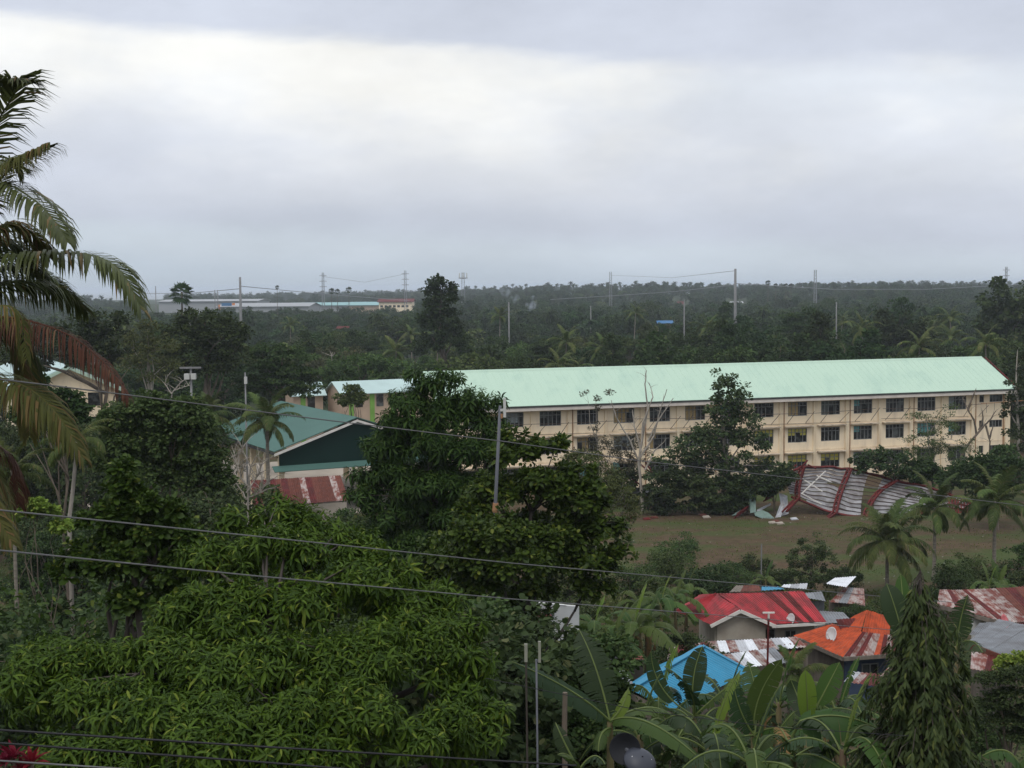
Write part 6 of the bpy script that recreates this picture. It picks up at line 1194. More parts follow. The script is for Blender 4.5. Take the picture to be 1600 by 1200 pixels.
def torus(mb, c, R1, r1, n1=18, n2=7):
    b = len(mb.v)
    for i in range(n1):
        a = 2 * math.pi * i / n1
        for j in range(n2): t = 2 * math.pi * j / n2; mb.v.append((c[0] + math.cos(a) * (R1 + r1 * math.cos(t)), c[1] + math.sin(a) * (R1 + r1 * math.cos(t)), c[2] + r1 * math.sin(t)))
    for i in range(n1):
        for j in range(n2): mb.f.append((b + i * n2 + j, b + ((i + 1) % n1) * n2 + j, b + ((i + 1) % n1) * n2 + (j + 1) % n2, b + i * n2 + (j + 1) % n2))
    return mb
MT['tyre'] = M('tyre_rubber', (0.02, 0.02, 0.02), 0.8, 0.2, 4.0)
c = at(966, 1026, 65); tag(torus(MB(), (c.x, c.y, c.z + .18), .3, .11).build('tyre', MT['tyre'], None, c, True), 'black car tyre lying on the dark hut roof', 'tyre')
# satellite dishes, antenna mast
MT['dish'] = M('dish_grey', (0.58, 0.58, 0.57), 0.6, 0.1, 3.0); MT['dish_pink'] = M('dish_pink', (0.60, 0.16, 0.17), 0.6, 0.1, 3.0); MT['dish_dark'] = M('dish_charcoal', (0.010, 0.011, 0.014), 0.7, 0.1, 3.0)
def dish(label, c, ax, r, foot, mat='dish'):
    o = thing('satellite_dish', label, 'satellite dish', foot); ax = Vector(ax).normalized(); mb = MB(); prof = [(r * t, .28 * r * t * t) for t in (0.02, .3, .55, .8, 1.0)]
    mb.lathe(c, prof + [(r, .28 * r - .02), (.55 * r, .06 * r), (.02, -.03)], 22, ax); d_ = mb.build('reflector', MT[mat], o, smooth=True)
    f_ = c + ax * r * .95; MB().bar(c - Vector((0, 0, r * .9)) + ax * .26 * r, f_, .025).build('feed_arm', MT['dish'], o); MB().box(f_, (.09, .09, .09)).build('feed_horn', MT['dish'], o); MB().bar(foot, c - ax * .03, .05).build('mount', MT['wframe'], o); return o
c = at(1237, 968, 84.2); dish('pale satellite dish on the red roof', c, (-.85, -.42, .32), .36, c + Vector((.25, .3, -.5)))
c = at(1301, 992, 75.4); dish('pale satellite dish with a feed arm on the orange roof', c, (-.86, -.42, .28), .42, c + Vector((.5, .2, -.75)))
c = at(1568, 971, 78.5); dish('pink satellite dish before the white wall at right', c, (.72, -.6, .35), .40, c + Vector((-.3, .3, -.8)), 'dish_pink')
am = base_at(1199, 66); tp_ = at(1201, 958, 66); an = thing('antenna_mast', 'thin dark red antenna mast with a small crossbar', 'antenna', am); MB().tube([am, tp_], .05, 6).build('mast', MT['red_steel'], an); MB().bar(tp_ + Vector((-.28, 0, .02)), tp_ + Vector((.28, 0, .02)), .07).build('crossbar', MT['white_trim'], an); MB().bar(tp_ + Vector((0, 0, -.25)), tp_ + Vector((0, 0, .02)), .09).build('bracket', MT['white_trim'], an)
# ------------------------------------------------------------------ far buildings
def far_building(label, x0, x1, ytop, ybot, Y, mroof, mwall, roof_frac=.35, depth=40, bands=0, signs=()):
    a, b = at(x0, ybot, Y), at(x1, ybot, Y); zt = at((x0 + x1) / 2, ytop, Y).z; z0 = min(gz(a.x, Y), gz(b.x, Y), at((x0 + x1) / 2, ybot, Y).z) - .5; ze2 = zt - (zt - at(x0, ybot, Y).z) * roof_frac; o = thing('far_building', label, 'building', ((a.x + b.x) / 2, Y, z0))
    mb = MB(); mb.hexa([(a.x, Y, z0), (b.x, Y, z0), (b.x, Y + depth, z0), (a.x, Y + depth, z0)], [(a.x, Y, ze2), (b.x, Y, ze2), (b.x, Y + depth, ze2), (a.x, Y + depth, ze2)]); mb.build('wall', MT[mwall], o)
    mb = MB(); e = 1.2; mb.slab([(a.x - e, Y - e, ze2 - .1), (b.x + e, Y - e, ze2 - .1), (b.x + e, Y + depth / 2, zt), (a.x - e, Y + depth / 2, zt)], .3); mb.slab([(b.x + e, Y + depth + e, ze2 - .1), (a.x - e, Y + depth + e, ze2 - .1), (a.x - e, Y + depth / 2 + .01, zt), (b.x + e, Y + depth / 2 + .01, zt)], .3)
    for x in (a.x, b.x): mb.poly([(x, Y, ze2 - .1), (x, Y + depth, ze2 - .1), (x, Y + depth / 2, zt - .2)])
    mb.build('roof', MT[mroof], o)
    for i in range(bands):
        z = z0 + (ze2 - z0) * (.35 + .4 * i); n_ = int((b.x - a.x) / 3)
        for k in range(n_): x = a.x + 1 + k * 3; MB().box((x + 1, Y - .06, z), (1.9, .1, 1.5)).build('window', MT['glass'], o)
    for (sx0, sx1, sy0, sy1, m_) in signs: p, q = at(sx0, sy0, Y - .6), at(sx1, sy1, Y - .6); MB().box(((p.x + q.x) / 2, Y - .4, (p.z + q.z) / 2), (q.x - p.x, .3, p.z - q.z)).build('sign_board', MT[m_], o)
    return o
far_building('long pale warehouse farthest left on the coast', 248, 402, 468, 474, 1180, 'far_white', 'far_white', .45, 60)
far_building('white warehouse with a blue and orange sign board', 340, 482, 474, 486, 1010, 'far_white', 'far_white', .4, 60, 0, ((346, 362, 473.5, 478, 'sign_blue'), (362.5, 367, 473.5, 477, 'sign_orange'), (341, 344, 476, 485, 'sign_orange')))
far_building('pale green-roofed warehouse in the distance', 452, 540, 473, 481, 1080, 'far_teal', 'far_white', .5, 50)
far_building('teal-roofed warehouse left of the red-roofed block', 546, 592, 472, 481, 1040, 'far_teal', 'tan_wall', .5, 40)
far_building('distant two-storey block with a maroon roof and cream walls', 592, 644, 467, 481, 1000, 'red_dark', 'cream', .3, 24, 2)
far_building('tiny grey hut among the trees under the fan palm', 289, 303, 489, 498, 640, 'zinc_dull', 'white_wall', .3, 5)
far_building('small red roof among the trees at left', 530, 540, 510, 516, 560, 'red_dark', 'tan_wall', .7, 6)
far_building('small blue roof among the trees above the school', 1031, 1048, 501, 506, 600, 'sign_blue', 'tan_wall', .7, 6)
far_building('small red-roofed house deep in the woods', 1061, 1067, 471, 477, 1250, 'red_dark', 'tan_wall', .6, 8)
far_building('small pale-roofed house beside the tall concrete pole', 1143, 1160, 471, 476, 1250, 'zinc', 'tan_wall', .6, 8)
# ------------------------------------------------------------------ bananas, big coconut palm, poles, wires
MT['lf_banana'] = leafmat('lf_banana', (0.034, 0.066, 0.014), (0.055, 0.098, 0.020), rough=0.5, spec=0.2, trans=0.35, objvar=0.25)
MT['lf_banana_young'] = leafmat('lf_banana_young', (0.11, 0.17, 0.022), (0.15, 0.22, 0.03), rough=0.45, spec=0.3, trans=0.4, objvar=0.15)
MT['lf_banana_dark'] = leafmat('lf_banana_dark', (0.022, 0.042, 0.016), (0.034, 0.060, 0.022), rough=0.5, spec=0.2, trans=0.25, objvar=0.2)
MT['lf_banana_bright'] = leafmat('lf_banana_bright', (0.055, 0.095, 0.020), (0.090, 0.140, 0.030), rough=0.5, spec=0.2, trans=0.4, objvar=0.25)  # brighter green leaf tint, used on the clump near the red roof and others
MT['banana_rib'] = M('banana_midrib', (0.11, 0.145, 0.04), 0.6, 0.15, 2.0)
MT['banana_stem'] = M('banana_stem', (0.14, 0.13, 0.05), 0.8, 0.3, 3.0, stretch=(2, 2, .4), col2=(0.08, 0.05, 0.03))
MT['lf_brown'] = leafmat('lf_brown', (0.12, 0.07, 0.03), (0.24, 0.14, 0.06), trans=0.25, objvar=0.2)
def banana_blade(curve, W, rnd, tear=.3, fold=.45, hang=.25, up=None):
    """leaf blade along a curve of points; each side a row of strips that separate where the wind tore them"""
    n = len(curve); mb = MB(); C_ = [Vector(c) for c in curve]; V = []; T = []
    for i in range(n - 1): pass
    lat = []
    for i in range(n):
        d = (C_[min(i + 1, n - 1)] - C_[max(i - 1, 0)]).normalized(); u_ = up or Vector((0, 0, 1)); s_ = d.cross(u_)
        if s_.length < .05: s_ = Vector((1, 0, 0))
        s_.normalize(); nn = s_.cross(d).normalized(); lat.append((s_, nn, d))
    def wid(t): return W * max(0.0, math.sin(math.pi * min(1, max(0, t) * .93 + .07)) ** .55) * (1 if t < .85 else 1 - ((t - .85) / .15) ** 2 * .75)
    for side in (-1, 1):
        prev_break = True; hg = hang * rnd.uniform(.7, 1.3)
        for i in range(n - 1):
            t0, t1 = i / (n - 1), (i + 1) / (n - 1)
            br = rnd.random() < tear
            hg *= rnd.uniform(.86, 1.16)
            if br: hg = hang * rnd.uniform(.5, 1.9)
            gap = rnd.uniform(.15, .5) if br else 0.0
            a0, a1 = C_[i], C_[i + 1]
            def edge(ci, li, t, k):
                s_, nn, d = lat[li]; w_ = wid(t); return ci + s_ * (side * w_ * k) + nn * (w_ * fold * k * (1 - k * .5)) + Vector((0, 0, -1)) * (w_ * hg * k * k) + d * (w_ * .18 * k)
            sft = (a1 - a0) * gap
            q = [[edge(a0, i, t0, k) + (sft * k if br else Vector()) for k in (0, .5, 1)], [edge(a1, i + 1, t1, k) for k in (0, .5, 1)]]
            for k in range(2):
                b_ = len(V); V += [q[0][k], q[1][k], q[1][k + 1], q[0][k + 1]]; T += [(b_, b_ + 1, b_ + 2), (b_, b_ + 2, b_ + 3)] if side > 0 else [(b_, b_ + 2, b_ + 1), (b_, b_ + 3, b_ + 2)]
    return V, T
def weld_mesh(name, V, T, mat, org):
    """merge coincident corners so the blade reads as one sheet"""
    key = {}; nv = []; mp = []
    for v in V:
        k = (round(v[0], 4), round(v[1], 4), round(v[2], 4))
        if k not in key: key[k] = len(nv); nv.append(k)
        mp.append(key[k])
    T2 = [tuple(mp[i] for i in t) for t in T]; T2 = [t for t in T2 if len(set(t)) == 3]
    return tri_mesh(name, np.array(nv), np.array(T2), mat, True, org)
def banana_leaf(parent, P0_, P1_, P2_, W, rnd, mat='lf_banana', tear=.3, hang=.3, n=26, pet=.0, fold=.35, up=None, name='leaf'):
    """quadratic arc from base P0_ over P1_ to the tip P2_ (world points)"""
    W *= .86; n = int(n * 1.6); P0_, P1_, P2_ = Vector(P0_), Vector(P1_), Vector(P2_); cv = [P0_ * ((1 - t) ** 2) + P1_ * (2 * t * (1 - t)) + P2_ * t * t for t in [i / (n - 1) for i in range(n)]]
    k0 = int(pet * n); org = origin(parent); V_, T_ = banana_blade(cv[k0:], W, rnd, tear, fold, hang, up); lf_ = link(name, weld_mesh(name, V_, T_, MT[mat], org), parent)
    mb = MB(); mb.tube([c + Vector((0, 0, .012)) for c in cv], [.022 * (1 - .8 * i / n) + .003 for i in range(n)], 5); mb.build('midrib', MT['banana_rib'], lf_); return lf_
def banana_plant(label, loc, H, n, Ln, seed, group=None, r=.11, W=.30, dead=2, upright=2, tear=.35, el_lo=-.15, name='banana_plant', pal=('lf_banana', 'lf_banana', 'lf_banana_dark')):
    rnd = random.Random(seed); loc = Vector(loc); o = thing(name, label, 'banana plant', loc, group); top = loc + Vector((rnd.uniform(-.15, .15), rnd.uniform(-.15, .15), H))
    mb = MB(); mb.tube([loc - Vector((0, 0, .2)), loc.lerp(top, .5), top], [r * 1.25, r, r * .6], 9); mb.build('stem', MT['banana_stem'], o, smooth=True)
    for i in range(n):
        a = i * 2.4 + rnd.uniform(-.3, .3); el = 1.25 - 1.05 * i / n + rnd.uniform(-.12, .12) if i >= upright else rnd.uniform(1.2, 1.45); L_ = Ln * rnd.uniform(.8, 1.12); d = Vector((math.cos(a), math.sin(a), 0))
        p1 = top + (d * math.cos(el) + Vector((0, 0, math.sin(el)))) * L_ * .62; dr = (.15 if i < upright else .55 + .5 * i / n) * L_; p2 = p1 + d * L_ * (.2 if i < upright else .5) * math.cos(el * .5) + Vector((0, 0, (.35 if i < upright else .1) * L_ - dr))
        banana_leaf(o, top - Vector((0, 0, .15)), p1, p2, W * L_ / 2 * rnd.uniform(.85, 1.1), rnd, rnd.choice(pal) if not (i == 0 and rnd.random() < .5) else 'lf_banana_young', tear, rnd.uniform(.2, .7), 20, .14)
    for i in range(dead):
        a = rnd.uniform(0, 6.28); d = Vector((math.cos(a), math.sin(a), 0)); p = top - Vector((0, 0, .3)); banana_leaf(o, p, p + d * .5 + Vector((0, 0, .1)), p + d * .45 + Vector((0, 0, -1.2 * rnd.uniform(.7, 1.1))), .14, rnd, 'lf_brown', .6, 1.0, 14, .2)
    return o
# clump by the red roof and others
for i, (px, Y, H, n, Ln, lab) in enumerate(((985, 68, 4.5, 10, 2.6, 'banana plant with drooping lower leaves left of the red-roofed house'), (955, 67, 3.9, 9, 2.4, 'banana plant left in the big clump by the dark hut'), (1010, 70, 4.4, 9, 2.4, 'banana plant close to the red roof edge'),
        (1035, 82, 4.3, 9, 2.3, 'banana plant behind the clump with a yellow young leaf'), (1058, 86, 3.9, 9, 2.2, 'banana plant nearest the back of the red roof'), (1000, 84, 4.0, 8, 2.3, 'banana plant at the back left of the clump'), (925, 72, 4.2, 8, 2.4, 'banana plant beside the white house'), (1072, 94, 3.2, 8, 2.1, 'small banana plant on the field edge'), (1200, 104, 2.0, 6, 1.7, 'small banana plant behind the shacks'),
        (1548, 98, 2.6, 9, 2.1, 'banana plant above the rusty roof with upright leaves'), (1565, 100, 2.3, 8, 2.0, 'banana plant at right behind the rusty roof'), (125, 46, 2.6, 7, 2.0, 'banana plant behind the areca trunk at left'), (88, 44, 2.4, 7, 2.0, 'banana plant under the long coconut frond'), (1510, 34, 2.2, 7, 2.0, 'banana plant right of the weeping tree'))):
    bs = base_at(px, Y); banana_plant(lab, bs, H, n, Ln, 600 + i, 'banana plants', dead=3 if i < 3 else 1, upright=2 if i in (9, 10) else 1, W=.36, pal=('lf_banana_bright', 'lf_banana_bright', 'lf_banana'))
rb = random.Random(44)
def fb(label, px, Y, seed): 
    b_ = base_at(px, Y); return thing('banana_plant', label, 'banana plant', b_, 'banana plants in front'), b_
def stem_to(o, b_, tip, r=.10):
    MB().tube([b_ - Vector((0, 0, .3)), b_.lerp(tip, .5), tip], [r * 1.3, r, r * .6], 9).build('stem', MT['banana_stem'], o, smooth=True)
# A: plant with the long arching leaf and the leaf going up-left
o, b_ = fb('front banana plant with a long arching leaf over the lamp', 955, 27, 1); hub = at(953, 1128, 27); stem_to(o, b_, hub)
banana_leaf(o, hub, at(1010, 1100, 26.4), at(1112, 1205, 25.6), .34, rb, 'lf_banana', .12, .35, 34, .04, .3)
banana_leaf(o, hub, at(1030, 1080, 28), at(1070, 1140, 28.5), .30, rb, 'lf_banana', .3, .4, 24, .04)
banana_leaf(o, hub, at(935, 1040, 27.2), at(905, 985, 27.6), .42, rb, 'lf_banana_dark', .75, .25, 30, .05, .1, Vector((0, -1, .2)))
banana_leaf(o, hub, at(900, 1075, 26.6), at(800, 1035, 26), .26, rb, 'lf_banana_dark', .15, .5, 30, .05, .1, Vector((0, -.6, .8)))
banana_leaf(o, hub, at(975, 1110, 27), at(982, 1075, 27.2), .13, rb, 'lf_banana_young', .3, .3, 14, .1, .2, Vector((0, -1, .2)))
banana_leaf(o, hub + Vector((0, -.1, -.1)), at(935, 1140, 26.5), at(935, 1175, 26.3), .16, rb, 'lf_banana', .3, .5, 14, .05)
# B: upright leaves over the blue roof
o, b_ = fb('front banana plant with upright leaves before the blue roof', 1085, 31, 2); hub = at(1085, 1120, 31); stem_to(o, b_, hub)
banana_leaf(o, hub, at(1075, 1060, 31), at(1098, 1010, 31.2), .30, rb, 'lf_banana_dark', .2, .1, 24, .25, .1, Vector((0, -1, .1)))
banana_leaf(o, hub, at(1090, 1070, 30.6), at(1038, 1042, 30.4), .26, rb, 'lf_banana_dark', .5, .4, 24, .2, .2)
banana_leaf(o, hub, at(1115, 1090, 30.8), at(1165, 1052, 31), .24, rb, 'lf_banana', .4, .4, 24, .2, .2)
banana_leaf(o, hub, at(1020, 1085, 31.3), at(1017, 1018, 31.3), .22, rb, 'lf_banana_dark', .35, .1, 22, .3, .1, Vector((0, -1, .1)))
banana_leaf(o, hub, at(1060, 1140, 30), at(1050, 1180, 29.5), .24, rb, 'lf_banana', .6, .5, 20, .1)
banana_leaf(o, hub, at(1120, 1110, 30), at(1150, 1170, 29.6), .26, rb, 'lf_banana_dark', .7, .6, 22, .1)
# C: tall smooth upright leaf
o, b_ = fb('front banana plant with one broad smooth upright leaf', 1180, 29, 3); hub = at(1178, 1150, 29); stem_to(o, b_, hub)
banana_leaf(o, hub, at(1172, 1090, 29), at(1222, 1030, 29), .34, rb, 'lf_banana', .14, .05, 26, .2, .15, Vector((.3, -1, .1)))
banana_leaf(o, hub, at(1190, 1090, 29.4), at(1168, 1034, 29.8), .30, rb, 'lf_banana', .4, .2, 24, .3, .15, Vector((0, -1, .1)))
banana_leaf(o, hub, at(1150, 1110, 28.8), at(1145, 1060, 28.9), .28, rb, 'lf_banana_dark', .7, .3, 24, .1, .15, Vector((.2, -1, .1)))
banana_leaf(o, hub, at(1210, 1125, 28.4), at(1290, 1150, 28), .24, rb, 'lf_banana', .5, .7, 24, .1)
banana_leaf(o, hub, at(1130, 1150, 28), at(1090, 1190, 27.6), .24, rb, 'lf_banana_dark', .5, .6, 22, .1)
banana_leaf(o, hub, at(1200, 1160, 27.6), at(1240, 1210, 27), .26, rb, 'lf_banana', .3, .5, 22, .1)
# D: pale young leaf, broad level leaf at right
o, b_ = fb('front banana plant with a pale folded young leaf', 1262, 29.5, 4); hub = at(1262, 1130, 29.5); stem_to(o, b_, hub)
banana_leaf(o, hub, at(1262, 1090, 29.3), at(1258, 1046, 29.4), .24, rb, 'lf_banana_young', .12, .1, 20, .05, .1, Vector((0, -1, .1)))
banana_leaf(o, hub, at(1290, 1080, 29.6), at(1312, 1035, 29.8), .28, rb, 'lf_banana', .15, .1, 24, .3, .1, Vector((0, -1, .1)))
banana_leaf(o, hub, at(1245, 1085, 30), at(1235, 1062, 30), .24, rb, 'lf_banana_dark', .3, .2, 20, .1, .1, Vector((0, -1, .1)))
banana_leaf(o, hub, at(1300, 1090, 29), at(1350, 1120, 28.8), .26, rb, 'lf_banana_dark', .8, .6, 26, .1)
# E: big level leaf
o, b_ = fb('front banana plant with a broad level leaf beside the weeping tree', 1255, 26.5, 5); hub = at(1240, 1185, 26.5); stem_to(o, b_, hub)
banana_leaf(o, at(1250, 1128, 26.4), at(1310, 1105, 26.2), at(1372, 1140, 26.2), .36, rb, 'lf_banana', .06, .55, 30, .0, .05, Vector((0, -.75, .65)))
MB().tube([hub, at(1238, 1150, 26.5), at(1250, 1128, 26.4)], [.035, .03, .026], 6).build('petiole', MT['banana_rib'], o)
banana_leaf(o, hub, at(1270, 1165, 25.8), at(1330, 1215, 25.2), .30, rb, 'lf_banana', .2, .4, 26, .05)
banana_leaf(o, hub, at(1210, 1165, 25.8), at(1180, 1210, 25.2), .30, rb, 'lf_banana', .2, .5, 26, .05)
banana_leaf(o, hub, at(1300, 1140, 27), at(1345, 1185, 26.8), .26, rb, 'lf_banana_dark', .8, .8, 24, .1)
banana_leaf(o, hub, at(1225, 1140, 27), at(1215, 1135, 27.5), .2, rb, 'lf_brown', .8, .6, 16, .1)
o, b_ = fb('banana plant at the lower right corner', 1585, 22, 6); hub = at(1600, 1230, 22); stem_to(o, b_, hub)
banana_leaf(o, hub, at(1590, 1150, 22), at(1535, 1182, 22), .25, rb, 'lf_banana', .3, .5, 24, .05); banana_leaf(o, hub, at(1610, 1140, 22.5), at(1640, 1190, 22), .25, rb, 'lf_banana', .3, .5, 24, .05); banana_leaf(o, hub, at(1550, 1190, 21.5), at(1520, 1235, 21), .24, rb, 'lf_banana', .2, .5, 22, .05)
o, b_ = fb('small banana plant at the bottom left of the front bananas', 885, 24, 7); hub = at(905, 1205, 24); stem_to(o, b_, hub, .07)
banana_leaf(o, hub, at(880, 1160, 24), at(868, 1130, 24.2), .16, rb, 'lf_banana_dark', .3, .3, 18, .2, .1, Vector((0, -1, .1))); banana_leaf(o, hub, at(890, 1172, 23.6), at(872, 1180, 23.2), .14, rb, 'lf_banana', .2, .4, 18, .1); banana_leaf(o, hub, at(930, 1165, 24), at(945, 1195, 23.8), .16, rb, 'lf_banana_dark', .4, .5, 18, .1)
o, b_ = fb('banana plant behind the weeping tree with a dark torn leaf', 1500, 33, 8); hub = at(1495, 1010, 33); stem_to(o, b_, hub)
banana_leaf(o, hub, at(1498, 970, 33), at(1512, 930, 33), .34, rb, 'lf_banana_dark', .75, .2, 26, .1, .1, Vector((0, -1, .2))); banana_leaf(o, hub, at(1520, 990, 32.6), at(1535, 1020, 32), .26, rb, 'lf_banana_dark', .6, .5, 22, .1)
o, b_ = fb('banana plant behind the weeping tree with two wide upright leaves', 1400, 34, 9); hub = at(1412, 1000, 34); stem_to(o, b_, hub)
banana_leaf(o, hub, at(1400, 950, 34), at(1385, 912, 34.3), .36, rb, 'lf_banana_dark', .1, .05, 22, .1, .1, Vector((-.2, -1, .1))); banana_leaf(o, hub, at(1412, 940, 34.3), at(1407, 897, 34.6), .24, rb, 'lf_banana', .1, .05, 22, .2, .1, Vector((-.8, -1, .1)))
for i, (px, Y, yt, n_, Ln_, lab) in enumerate(((1035, 33, 1105, 7, 1.9, 'dark torn banana plant left of the upright leaves'), (1130, 34, 1100, 8, 1.9, 'dark torn banana plant between the upright leaves'), (1215, 33, 1100, 7, 1.8, 'dark torn banana plant right of the broad upright leaf'), (1320, 32, 1110, 7, 1.9, 'dark torn banana plant left of the weeping tree'), (1100, 27, 1165, 8, 2.0, 'low torn banana plant at the bottom under the arching leaf'), (1165, 25, 1180, 7, 1.9, 'low torn banana plant at the bottom middle'), (1320, 25.5, 1175, 7, 1.9, 'low torn banana plant at the bottom by the weeping tree'), (1010, 29, 1150, 7, 1.7, 'low torn banana plant behind the lamp head'))):
    bs = base_at(px, Y); banana_plant(lab, bs, at(px, yt, Y).z - bs.z, n_, Ln_, 700 + i, 'banana plants in front', dead=2, upright=1, tear=.6, W=.27)
# -- big coconut palm at the left edge, each frond its own
MT['frond_green'] = leafmat('frond_green', (0.050, 0.068, 0.018), (0.085, 0.105, 0.028), (0.20, 0.14, 0.05), rough=.45, spec=.3, trans=.3, objvar=.25, p3=.1)
MT['frond_brown'] = leafmat('frond_brown', (0.070, 0.028, 0.020), (0.125, 0.050, 0.034), (0.18, 0.10, 0.06), trans=.2, objvar=.15)
MT['frond_mix'] = leafmat('frond_mix', (0.070, 0.075, 0.020), (0.11, 0.110, 0.03), (0.17, 0.105, 0.045), trans=.3, objvar=.2, p3=.25)
bp_loc = base_at(-150, 31); bp = thing('coconut_palm', 'large coconut palm whose fronds enter from the left edge', 'palm tree', bp_loc)
crown_c = at(-95, 455, 31); MB().tube([bp_loc - Vector((0, 0, .3)), bp_loc.lerp(crown_c, .5) + Vector((-.4, 0, 0)), crown_c], [.24, .18, .15], 10).build('trunk', MT['palm_bark'], bp, smooth=True)
def frond_curve(pts, Y, leaflet, n, mat, wid=.05, hang=.5, seed=0, rach=.03, miss=.03, depth=0.0, tipf=.16):
    """frond whose rib follows photo points at about distance Y"""
    rg_ = np.random.default_rng(seed); K = 24; P = []
    pp = [at(p[0], p[1], Y + (p[2] if len(p) > 2 else 0)) for p in pts]; m_ = len(pp) - 1
    for i in range(K + 1):
        x = i / K * m_; j = min(int(x), m_ - 1); f = x - j; p0 = pp[max(j - 1, 0)]; p1 = pp[j]; p2 = pp[j + 1]; p3 = pp[min(j + 2, m_)]
        P.append(.5 * ((2 * p1) + (p2 - p0) * f + (2 * p0 - 5 * p1 + 4 * p2 - p3) * f * f + (3 * p1 - p0 - 3 * p2 + p3) * f ** 3))
    mb = MB(); mb.tube(P, [rach * (1.2 - 1.05 * i / K) for i in range(K + 1)], 6); V0 = np.array(mb.v); T0 = []
    for f in mb.f:
        for j in range(1, len(f) - 1): T0.append((f[0], f[j], f[j + 1]))
    Pn = np.array([tuple(p) for p in P]); Dn = unit(np.gradient(Pn, axis=0)); Vs = [V0]; Ts = [np.array(T0)]; nv = len(V0)
    for side in (-1, 1):
        n = int(n * 1.35) if side < 0 else n; t = np.linspace(.06, .995, n) + rg_.normal(size=n) * .0015; t = np.clip(t[rg_.random(n) > miss], .02, .999); k = len(t); fi = t * K; i0 = np.minimum(fi.astype(int), K - 1); w_ = (fi - i0)[:, None]
        B = Pn[i0] * (1 - w_) + Pn[i0 + 1] * w_; D = unit(Dn[i0] * (1 - w_) + Dn[i0 + 1] * w_); hz = unit(np.cross(D, np.array([0, 0, 1.0]))); upv = unit(np.cross(hz, D))
        ln = 1.25 * leaflet * np.clip(np.sin(np.pi * (t * .78 + .20)), tipf, 1) ** .6 * rg_.uniform(.85, 1.1, k); hg = (hang * rg_.uniform(.7, 1.3, k))[:, None]
        d0 = unit(hz * side * .9 + D * (.5 + .6 * t)[:, None] + upv * (.45 - hg * .4) + rg_.normal(size=(k, 3)) * .06); d1 = unit(d0 + np.array([0, 0, -1.0]) * hg + rg_.normal(size=(k, 3)) * .07); d2 = unit(d1 + np.array([0, 0, -1.0]) * hg * 1.3 + rg_.normal(size=(k, 3)) * .07)
        wv = unit(np.cross(d0, upv)) * (wid * rg_.uniform(.8, 1.15, k))[:, None] * .5; l = ln[:, None]; q0 = B; q1 = q0 + d0 * l * .34; q2 = q1 + d1 * l * .33; q3 = q2 + d2 * l * .33
        VV = np.stack([q0 - wv * .5, q0 + wv * .5, q1 - wv, q1 + wv, q2 - wv * .8, q2 + wv * .8, q3], 1).reshape(-1, 3); tt = np.array([(0, 1, 3), (0, 3, 2), (2, 3, 5), (2, 5, 4), (4, 5, 6)])
        Vs.append(VV); Ts.append((tt[None] + (np.arange(k) * 7)[:, None, None]).reshape(-1, 3) + nv); nv += len(VV)
    return link('frond', tri_mesh('frond', np.concatenate(Vs), np.concatenate(Ts), MT[mat], org=bp_loc), bp)
C0 = (-95, 455)
frond_curve([C0, (-60, 330), (-20, 220, -.5), (20, 150, -1), (22, 133, -1.2), (40, 128, -1.3)], 31, .95, 80, 'frond_green', .062, .5, 1, miss=.05)
frond_curve([C0, (-40, 340), (10, 270, -1), (55, 240, -1.5), (78, 227, -1.8)], 31, .75, 80, 'frond_mix', .045, .9, 2, miss=.02, tipf=.4)
frond_curve([C0, (-50, 350), (0, 290, -1), (50, 310, -2), (85, 345, -2.5), (105, 378, -2.8)], 31, .80, 84, 'frond_green', .062, .7, 3)
frond_curve([C0, (-40, 380), (20, 350, .5), (60, 375, 1), (75, 400, 1.2)], 31, .85, 80, 'frond_mix', .06, .8, 4)
frond_curve([C0, (-30, 410), (60, 398, -1), (140, 398, -1.6), (190, 425, -2), (220, 482, -2.2)], 31, .95, 100, 'frond_green', .062, .75, 5)
frond_curve([C0, (-40, 450), (30, 440, .8), (90, 452, 1.6), (135, 485, 2.2)], 31, 1.0, 90, 'frond_green', .062, .9, 6)
frond_curve([C0, (-30, 490), (40, 500, -.8), (110, 525, -1.4), (165, 570, -1.8), (200, 618, -2)], 31, .80, 84, 'frond_brown', .036, 1.5, 7, miss=.12)
frond_curve([C0, (-60, 520), (-10, 480, -2), (30, 490, -2.3), (42, 560, -2.4)], 31, .7, 70, 'frond_mix', .036, 1.6, 8, miss=.1)
frond_curve([C0, (-70, 560), (0, 590, -1), (50, 610, -1.6), (95, 655, -2), (130, 715, -2.2)], 31, 1.0, 96, 'frond_mix', .06, .95, 9)
frond_curve([C0, (-80, 580), (-60, 700, -1), (-20, 780, -1.3), (20, 850, -1.6)], 31, 1.0, 90, 'frond_mix', .06, .8, 10)
frond_curve([C0, (-60, 600, 1), (-20, 680, 1.3), (20, 720, 1.5), (30, 790, 1.7)], 31, .9, 80, 'frond_brown', .045, 1.0, 11)
frond_curve([C0, (-60, 520, 1), (0, 500, 1.6), (40, 540, 2), (58, 610, 2.3)], 31, 1.0, 80, 'frond_green', .062, 1.0, 12)
frond_curve([C0, (-40, 480, 1), (10, 515, 1.4), (38, 590, 1.7), (46, 680, 1.9)], 31, .95, 84, 'frond_mix', .06, .9, 15)
frond_curve([C0, (-30, 430, 1.5), (30, 418, 2.2), (85, 438, 2.8), (125, 475, 3.2)], 31, 1.0, 90, 'frond_green', .062, .8, 16)
frond_curve([C0, (-50, 400, 1), (0, 378, 1.5), (42, 398, 1.9), (68, 440, 2.2)], 31, 1.0, 90, 'frond_green', .062, .8, 17)
frond_curve([C0, (-70, 600, .5), (-30, 700, .6), (6, 760, .7), (32, 850, .8)], 31, 1.0, 90, 'frond_mix', .06, .8, 18)
frond_curve([C0, (-60, 380, 1), (-20, 290, 1.4), (12, 255, 1.7), (30, 262, 1.9)], 31, 1.0, 84, 'frond_green', .062, .7, 19)
